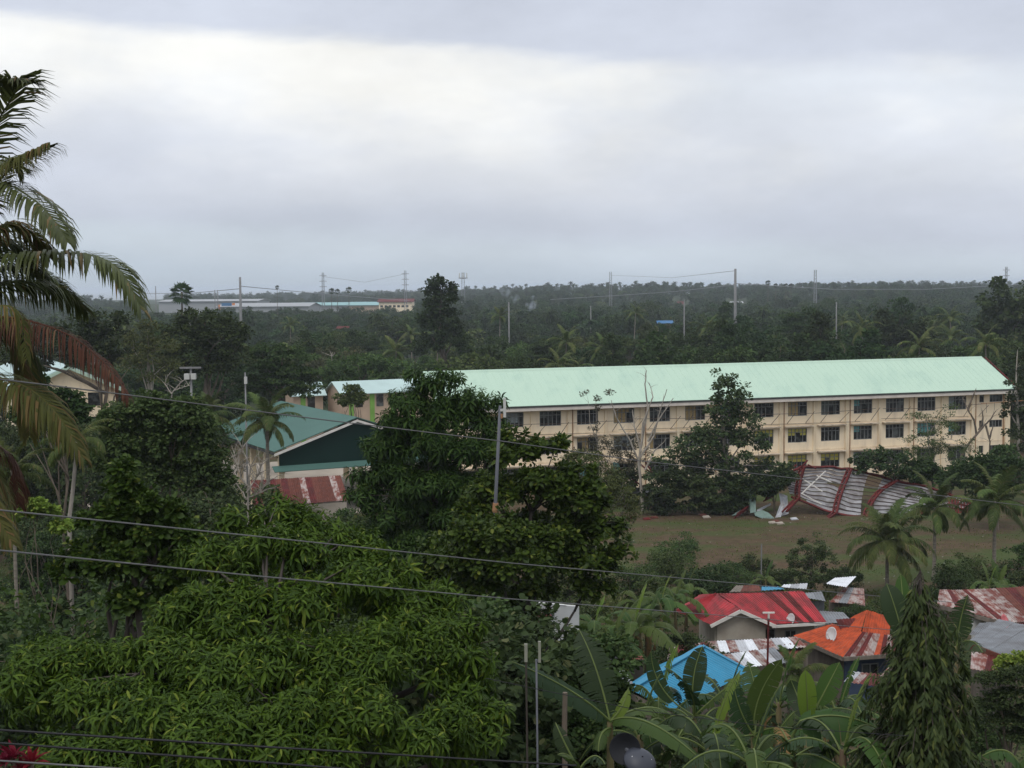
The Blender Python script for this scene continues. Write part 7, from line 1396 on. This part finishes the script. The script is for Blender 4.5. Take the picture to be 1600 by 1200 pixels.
frond_curve([C0, (-160, 400), (-250, 380), (-330, 420)], 31, 1.0, 60, 'frond_green', .062, .8, 13); frond_curve([C0, (-150, 500), (-230, 560), (-260, 640)], 31, 1.0, 60, 'frond_green', .062, .8, 14)
# areca with thin pale trunk
ab = base_at(106, 58); ap_ = thing('areca_palm', 'slim palm with a pale curved trunk below the long frond', 'palm tree', ab); at_ = at(119, 690, 58); MB().tube([ab - Vector((0, 0, .3)), at(108, 812, 58), at(114, 765, 58), at(118, 720, 58), at_], [.11, .085, .08, .075, .06], 8).build('trunk', MT['bark_pale'], ap_, smooth=True)
for i in range(10):
    f = link('frond', FRONDS['near'][min(5, i // 2 + 1)], ap_, at_ - ab); f.rotation_euler = (0, 0, i * 2.4); f.scale = (.5, .5, .5)
lp = base_at(18, 44); palm('areca_palm', 'low palm with a green tuft at the left edge under the fronds', lp, at(18, 735, 44).z - lp.z, 77, 'near', 12, (0, 0), None, .07, 0, .42)
cb = base_at(30, 15.5); cp = thing('cordyline_plant', 'crimson-leaved plant in the lower left corner', 'plant', cb)
for j, (px, py) in enumerate(((22, 1165), (50, 1172), (8, 1172), (36, 1185))):
    c = at(px, py + 22, 15.5); MB().tube([cb, c], .02, 5).build('stem', MT['bark'], cp); rg_ = np.random.default_rng(j); n_ = 16; th = np.arange(n_) * 2.4; el = np.linspace(1.3, .2, n_); A = np.stack([np.cos(th) * np.cos(el), np.sin(th) * np.cos(el), np.sin(el)], -1)
    V_, T_ = scatter('lance', np.repeat(np.array([tuple(c)]), n_, 0), A, np.array([0, 0, 1.0]) + rg_.normal(size=A.shape) * .2, rg_.uniform(.16, .26, n_)); link('leaf_tuft', tri_mesh('leaf_tuft', V_, T_, MT['lf_red'], org=cb), cp)
# -- poles
MT['steel_pole'] = M('steel_pole', (0.095, 0.10, 0.115), 0.6, 0.1, 2.0, 0.4); MT['conc_pole'] = M('concrete_pole', (0.20, 0.20, 0.20), 0.9, 0.1, 1.0, 0.1); MT['lamp_white'] = M('lamp_white', (0.50, 0.50, 0.47), 0.5, 0.05, 2.0, 0.3); MT['cable'] = M('cable_grey', (0.13, 0.13, 0.13), 0.6, 0.1, 3.0, 0.3); MT['cable_dark'] = M('cable_black', (0.02, 0.02, 0.022), 0.6, 0.1, 3.0, 0.3); MT['tower'] = M('galvanised_steel', (0.26, 0.27, 0.28), 0.7, 0.1, 1.0, 0.3)
Yl = 38.6; b_ = base_at(772, Yl); pt = at(781.5, 634, Yl); o = thing('lamp_post', 'grey steel lamp post with an upright white lamp in front of the school', 'lamp post', b_)
MB().tube([b_, at(773, 810, Yl), pt], [.065, .054, .042], 10).build('pole', MT['steel_pole'], o, smooth=True); MB().tube([at(773.6, 800, Yl), at(774.6, 786, Yl)], .085, 10).build('collar', MT['pipe_rust'], o)
hd = MB(); c1, c2 = at(789, 652, Yl - .1), at(788, 622, Yl - .1); hd.box((c1 + c2) / 2, (.075, .06, (c2 - c1).length)); hd.build('lamp_head', MT['lamp_white'], o); MB().bar(at(782, 641, Yl), at(788, 640, Yl - .1), .07).build('arm', MT['lamp_white'], o); MB().box(at(784, 650, Yl - .02), (.06, .05, .12)).build('clamp', MT['pipe_rust'], o)
MT['lamp_dim'] = M('lamp_yellowed', (0.27, 0.27, 0.22), 0.6, 0.1, 3.0)
Yl = 26; b_ = base_at(838, Yl); o = thing('lamp_post', 'slim dark lamp post with a white tube lamp at the lower middle', 'lamp post', b_); MB().tube([b_, at(838, 1030, Yl)], .020, 8).build('pole', MT['steel_pole'], o, smooth=True); c1, c2 = at(843, 1035, Yl), at(843, 1002, Yl); MB().box((c1 + c2) / 2, (.05, .05, (c2 - c1).length)).build('lamp_head', MT['lamp_dim'], o); MB().bar(at(838, 1033, Yl), at(843, 1032, Yl), .04).build('arm', MT['steel_pole'], o)
c1, c2 = at(822, 1034, Yl), at(821.5, 1006, Yl); o = thing('tube_lamp', 'short white tube lamp left of the slim lamp post', 'lamp', base_at(822, Yl)); MB().box((c1 + c2) / 2, (.06, .05, (c2 - c1).length)).build('lamp_head', MT['lamp_dim'], o); MB().tube([base_at(822, Yl), c1], .02, 6).build('pole', MT['bark_dark'], o)
b_ = base_at(882, 25); o = MB(); o.tube([b_, at(882, 1130, 25), at(883, 1082, 25)], [.055, .05, .045], 8); tag(o.build('wooden_post', MT['bark'], None, b_), 'short bare wooden post behind the arching banana leaf', 'post')
b_ = base_at(1190, 108); o = MB(); o.tube([b_, at(1190, 850, 108)], .05, 6); tag(o.build('thin_pole', MT['conc_pole'], None, b_), 'thin bare pole at the edge of the field', 'pole')
# street lamp with a dark plate at the bottom edge
Ys = 15; hc = at(1000, 1190, Ys); b_ = base_at(1020, Ys); o = thing('street_lamp', 'charcoal dome street lamp with a dark round plate behind it at the bottom', 'street lamp', b_); MB().tube([b_, at(1020, 1215, Ys), hc], [.05, .045, .035], 8).build('pole', MT['steel_pole'], o)
MT['lamp_shell'] = M('lamp_shell_slate', (0.034, 0.038, 0.050), 0.5, 0.08, 3.0, 0.4)
mb = MB(); ax_ = Vector((.25, -.55, .8)).normalized(); mb.lathe(hc, [(0.01, .09), (.09, .08), (.14, .05), (.18, .01), (.185, -.02), (.01, -.05)], 20, ax_); sh_ = mb.build('shell', MT['lamp_shell'], o, smooth=True)
for a in range(6): d = Vector((math.cos(a * 1.05), math.sin(a * 1.05), 0)); MB().lathe(hc + ax_ * .055 + (d - ax_ * d.dot(ax_)) * .11, [(.009, 0), (.008, .012), (.001, .016)], 8, ax_).build('stud', MT['dish'], sh_)
pc = at(978, 1170, Ys + .16); mb = MB(); mb.lathe(pc, [(.01, 0), (.16, .03), (.175, .06), (.165, .05), (.01, -.02)], 24, Vector((-.25, -.9, .28))); mb.build('back_plate', MT['dish_dark'], o, smooth=True); MB().bar(pc, hc, .03).build('bracket', MT['steel_pole'], o)
def util_pole(label, px, ytop, Y, r, mat='conc_pole', arms=(), ybase=None, boxes=(), name='utility_pole'):
    t_ = at(px, ytop, Y); b_ = Vector((t_.x, Y, gz(t_.x, Y))); o = thing(name, label, 'utility pole', b_); MB().tube([b_ - Vector((0, 0, .4)), t_], [r * 1.3, r * .8], 8).build('pole', MT[mat], o, smooth=True)
    for (yy_, hw) in arms: z = at(px, yy_, Y).z; MB().box((t_.x, Y - .12, z), (hw * 2, .14, .14)).build('crossarm', MT[mat], o)
    for (dx, yy_, w_, h_) in boxes: z = at(px, yy_, Y).z; MB().box((t_.x + dx, Y - .2, z), (w_, .4, h_)).build('transformer', MT['lamp_white'], o)
    return o
util_pole('pole with crossarm and two pale transformer boxes left of the court', 298, 573, 112, .11, 'conc_pole', ((574.5, .85),), None, ((-.25, 588, .42, .45), (.25, 588, .36, .45)))
util_pole('short pole with a pale fitting above the teal court', 383, 582, 140, .09, 'conc_pole', (), None, ((.08, 594, .25, .7),))
util_pole('tall thick concrete pole above the left woods', 375, 433, 420, .42); util_pole('tall thick concrete pole above the middle of the school roof', 1149, 420, 380, .40, arms=((438, .3),))
util_pole('pale slim pole in the woods left of the tall concrete pole', 1069, 468, 330, .15); util_pole('pale slim pole in the woods above the right half of the roof', 1307, 472, 330, .15); util_pole('slim pale pole right of the lone tall tree', 795, 472, 360, .2); util_pole('thin pole far away at left beside the fronds', 243, 447, 700, .25); util_pole('pale pole at the right edge among the trees', 1592, 470, 300, .25, arms=((471, .7),)); util_pole('thin distant pole right of the smoke', 923, 478, 500, .2); util_pole('thin leaning pole behind the short classroom block', 487, 577, 212, .09)
for px in (335.5, 340): util_pole('left upright of the distant H-shaped pole' if px < 337 else 'right upright of the distant H-shaped pole', px, 453, 900, .3, arms=((457.5, 1.2),))
def lattice(label, px, ytop, Y, w0, w1, head=False, arms=0, name='transmission_tower', cat='tower'):
    t_ = at(px, ytop, Y); b_ = Vector((t_.x, Y, gz(t_.x, Y))); o = thing(name, label, cat, b_); H = t_.z - b_.z; n = max(6, int(H / (w0 * 1.2))); mb = MB(); cs = [(-1, -1), (1, -1), (1, 1), (-1, 1)]; th = .10 * Y / 900
    P = lambda i, k: Vector((b_.x + cs[k][0] * (w0 + (w1 - w0) * i / n) / 2, Y + cs[k][1] * (w0 + (w1 - w0) * i / n) / 2, b_.z + H * i / n))
    for i in range(n):
        for k in range(4): mb.bar(P(i, k), P(i + 1, k), th * 1.5); mb.bar(P(i, k), P(i + 1, (k + 1) % 4), th); mb.bar(P(i + 1, k), P(i + 1, (k + 1) % 4), th)
    tag(mb.build('mast', MT['tower'], o), kind='stuff')
    for a in range(arms): z = t_.z - H * (.06 + .11 * a); MB().box((b_.x, Y, z), (w0 * 2.6, .25, .3)).build('crossarm', MT['tower'], o)
    if head: MB().lathe((b_.x, Y, t_.z - H * .14), [(.2, 0), (w0 * 1.3, .3), (w0 * 1.3, .8), (.3, 1.0)], 12).build('platform', MT['tower'], o); [MB().box((b_.x + math.cos(a) * w0, Y + math.sin(a) * w0, t_.z - H * .06), (.7, .5, 3.2)).build('antenna_panel', MT['lamp_white'], o) for a in (0, 1.57, 3.14, 4.71)]
lattice('lattice pylon above the pale warehouses at left', 504.5, 426, 900, 1.8, 1.1, arms=4); lattice('lattice pylon left of the lone tall tree', 633, 423, 900, 1.8, 1.1, arms=4); lattice('slim telecom tower with a round head right of the lone tall tree', 723.5, 426, 1000, 2.6, 1.8, True, 0, 'telecom_tower'); lattice('distant lattice pylon above the middle of the woods', 954, 425, 900, 1.7, 1.3, arms=0); lattice('distant lattice pylon right of the tall concrete pole', 1274, 422, 900, 1.7, 1.3, arms=0); lattice('distant lattice pylon at the far right', 1572.5, 417, 850, 1.6, .9, arms=4)
# fan palms
FP = [fan_palm_meshes(401, 10.5, 2.6), fan_palm_meshes(402, 15, 2.3)]
def fan_palm(label, px, yc, Y, k, s):
    c = at(px, yc, Y); g0 = gz(c.x, Y); o = thing('fan_palm', label, 'palm tree', (c.x, Y, g0), 'fan palms'); H0 = (10.5, 15)[k]; sz = (c.z - g0) / H0; o.scale = (s, s, sz); link('trunk', FP[k][0], o); cr_ = link('crown', FP[k][1], o)
    cr_.location = (0, 0, H0 * (1 - s / sz)); cr_.scale = (1, 1, s / sz); return o
fan_palm('big dark fan palm standing over the left woods', 284, 459, 330, 0, 1.2)
for i, (px, yc, Y, s, lab) in enumerate(((433, 449, 750, .55, 'lone small fan palm above the pale warehouses'), (518, 455, 900, 1.0, 'left of three round far fan palms beside the pylon'), (527, 455.5, 930, .9, 'middle of three round far fan palms beside the pylon'), (545, 453, 900, 1.0, 'right of three round far fan palms beside the pylon'), (1200, 442, 900, .85, 'tallest far fan palm right of the tall concrete pole'), (1212, 446, 900, .7, 'second far fan palm right of the tall concrete pole'), (1228, 446, 920, .7, 'third far fan palm right of the tall concrete pole'), (1236, 446, 930, .7, 'fourth far fan palm right of the tall concrete pole'))): fan_palm(lab, px, yc, Y, 1, s)
put_tree(1, (at(1592, 450, 300).x, 300, gz(80, 300)), 1.55, 1.0, 'tall dark tree at the right edge rising above the horizon', None, 1.62)
put_tree(2, (at(1010, 450, 620).x, 620, gz(60, 620)), 1.25, 2.0, 'round tree silhouette on the skyline over the school', None, 1.5)
put_tree(2, (at(1292, 450, 700).x, 700, gz(155, 700)), .9, .3, 'small round tree silhouette right of the pylon', None, 1.45)
# -- wires
def wire(label, pts, r, mat='cable', group='cables crossing the view', sag=0.0):
    P = [at(*p) for p in pts]; Q = []
    for i in range(len(P) - 1):
        for k in range(8): Q.append(P[i].lerp(P[i + 1], k / 8))
    Q.append(P[-1]); return tag(MB().tube(Q, r, 5).build('overhead_cable', MT[mat], None, Q[0]), label, 'cable', group)
wire('uppermost pale cable sloping across from the left edge past the lamp post', [(-60, 585, 17), (200, 617, 19), (500, 655, 22), (790, 690, 25), (1000, 720, 28), (1215, 744, 32), (1600, 790, 40), (1700, 801, 42)], .010)
wire('middle pale cable sloping down above the mango tree', [(-60, 791, 13), (400, 838, 16.5), (800, 880, 22), (1060, 903, 28), (1400, 934, 38), (1500, 942, 42)], .0085)
wire('lower pale cable crossing in front of the mango tree', [(-60, 854, 13), (400, 900, 16.5), (800, 936, 22), (1120, 961, 29), (1390, 984, 38), (1480, 990, 42)], .0085)
wire('dark cable across the foot of the mango tree', [(-40, 1138, 11), (400, 1166, 12), (800, 1190, 13.5), (900, 1196, 14)], .010, 'cable_dark'); wire('second dark cable lower across the mango tree foot', [(-40, 1158, 11), (400, 1190, 12), (560, 1203, 12.4)], .010, 'cable_dark')
wire('pale cable in the lower left corner', [(-40, 1186, 11), (220, 1203, 11.6)], .009); wire('thin dark cable sagging across the front banana leaves', [(760, 1060, 20), (1000, 1110, 21), (1200, 1135, 22), (1420, 1150, 23)], .006, 'cable_dark')
wire('thin line hanging from the left tall concrete pole to the right', [(375, 447, 420), (500, 459, 560), (640, 470, 700)], .12, 'tower', 'far power lines'); wire('thin line running left from the left tall concrete pole', [(375, 451, 420), (300, 458, 520), (220, 459, 640)], .12, 'tower', 'far power lines'); wire('thin line running left from the pole above the school roof', [(1149, 445, 380), (1060, 455, 420), (960, 462, 470), (860, 468, 520)], .1, 'tower', 'far power lines'); wire('thin line running right from the pole above the school roof', [(1149, 443, 380), (1300, 452, 430), (1450, 452, 480), (1620, 443, 520)], .1, 'tower', 'far power lines')
wire('faint line between the two left pylons', [(504, 432, 900), (570, 441, 900), (633, 428, 900)], .09, 'tower', 'far power lines'); wire('faint line from the pylon to the pole above the school', [(954, 430, 900), (1050, 434, 640), (1149, 423, 380)], .07, 'tower', 'far power lines')
# -- smoke drifting from two fires in the woods
def smoke(label, pts, Y, rad, dens, seed):
    mt = bpy.data.materials.new('smoke_drift'); mt.use_nodes = True; t = mt.node_tree; t.nodes.clear(); o_ = t.nodes.new('ShaderNodeOutputMaterial'); v = t.nodes.new('ShaderNodeVolumePrincipled'); t.links.new(v.outputs[0], o_.inputs['Volume']); v.inputs['Color'].default_value = (.80, .88, .97, 1); tcn = t.nodes.new('ShaderNodeTexCoord'); nz = t.nodes.new('ShaderNodeTexNoise'); t.links.new(tcn.outputs['Object'], nz.inputs['Vector']); nz.inputs['Scale'].default_value = .38; nz.inputs['Detail'].default_value = 3.0; mrn = t.nodes.new('ShaderNodeMapRange'); t.links.new(nz.outputs['Fac'], mrn.inputs[0]); mrn.inputs[1].default_value = .46; mrn.inputs[2].default_value = .75; mrn.inputs[3].default_value = 0; mrn.inputs[4].default_value = dens; t.links.new(mrn.outputs[0], v.inputs['Density'])
    P = [at(p[0], p[1], Y) for p in pts]; b0 = P[0]; ob = MB().tube(P, rad, 9).build('smoke_plume', mt, None, b0, True); tag(ob, label, None, None, 'stuff'); return ob
smoke('pale blue smoke rising from the woods, right wisp', [(826, 486, 0), (828, 478, 0), (834, 470, 0), (832, 462, 0)], 520, [.8, 2.4, 2.2, .8], .35, 1)
smoke('pale blue smoke drifting from the woods, left wisp', [(802, 474, 0), (806, 468, 0), (798, 461, 0), (786, 455, 0), (778, 450, 0)], 560, [.8, 2.2, 2.0, 1.8, .6], .22, 2)
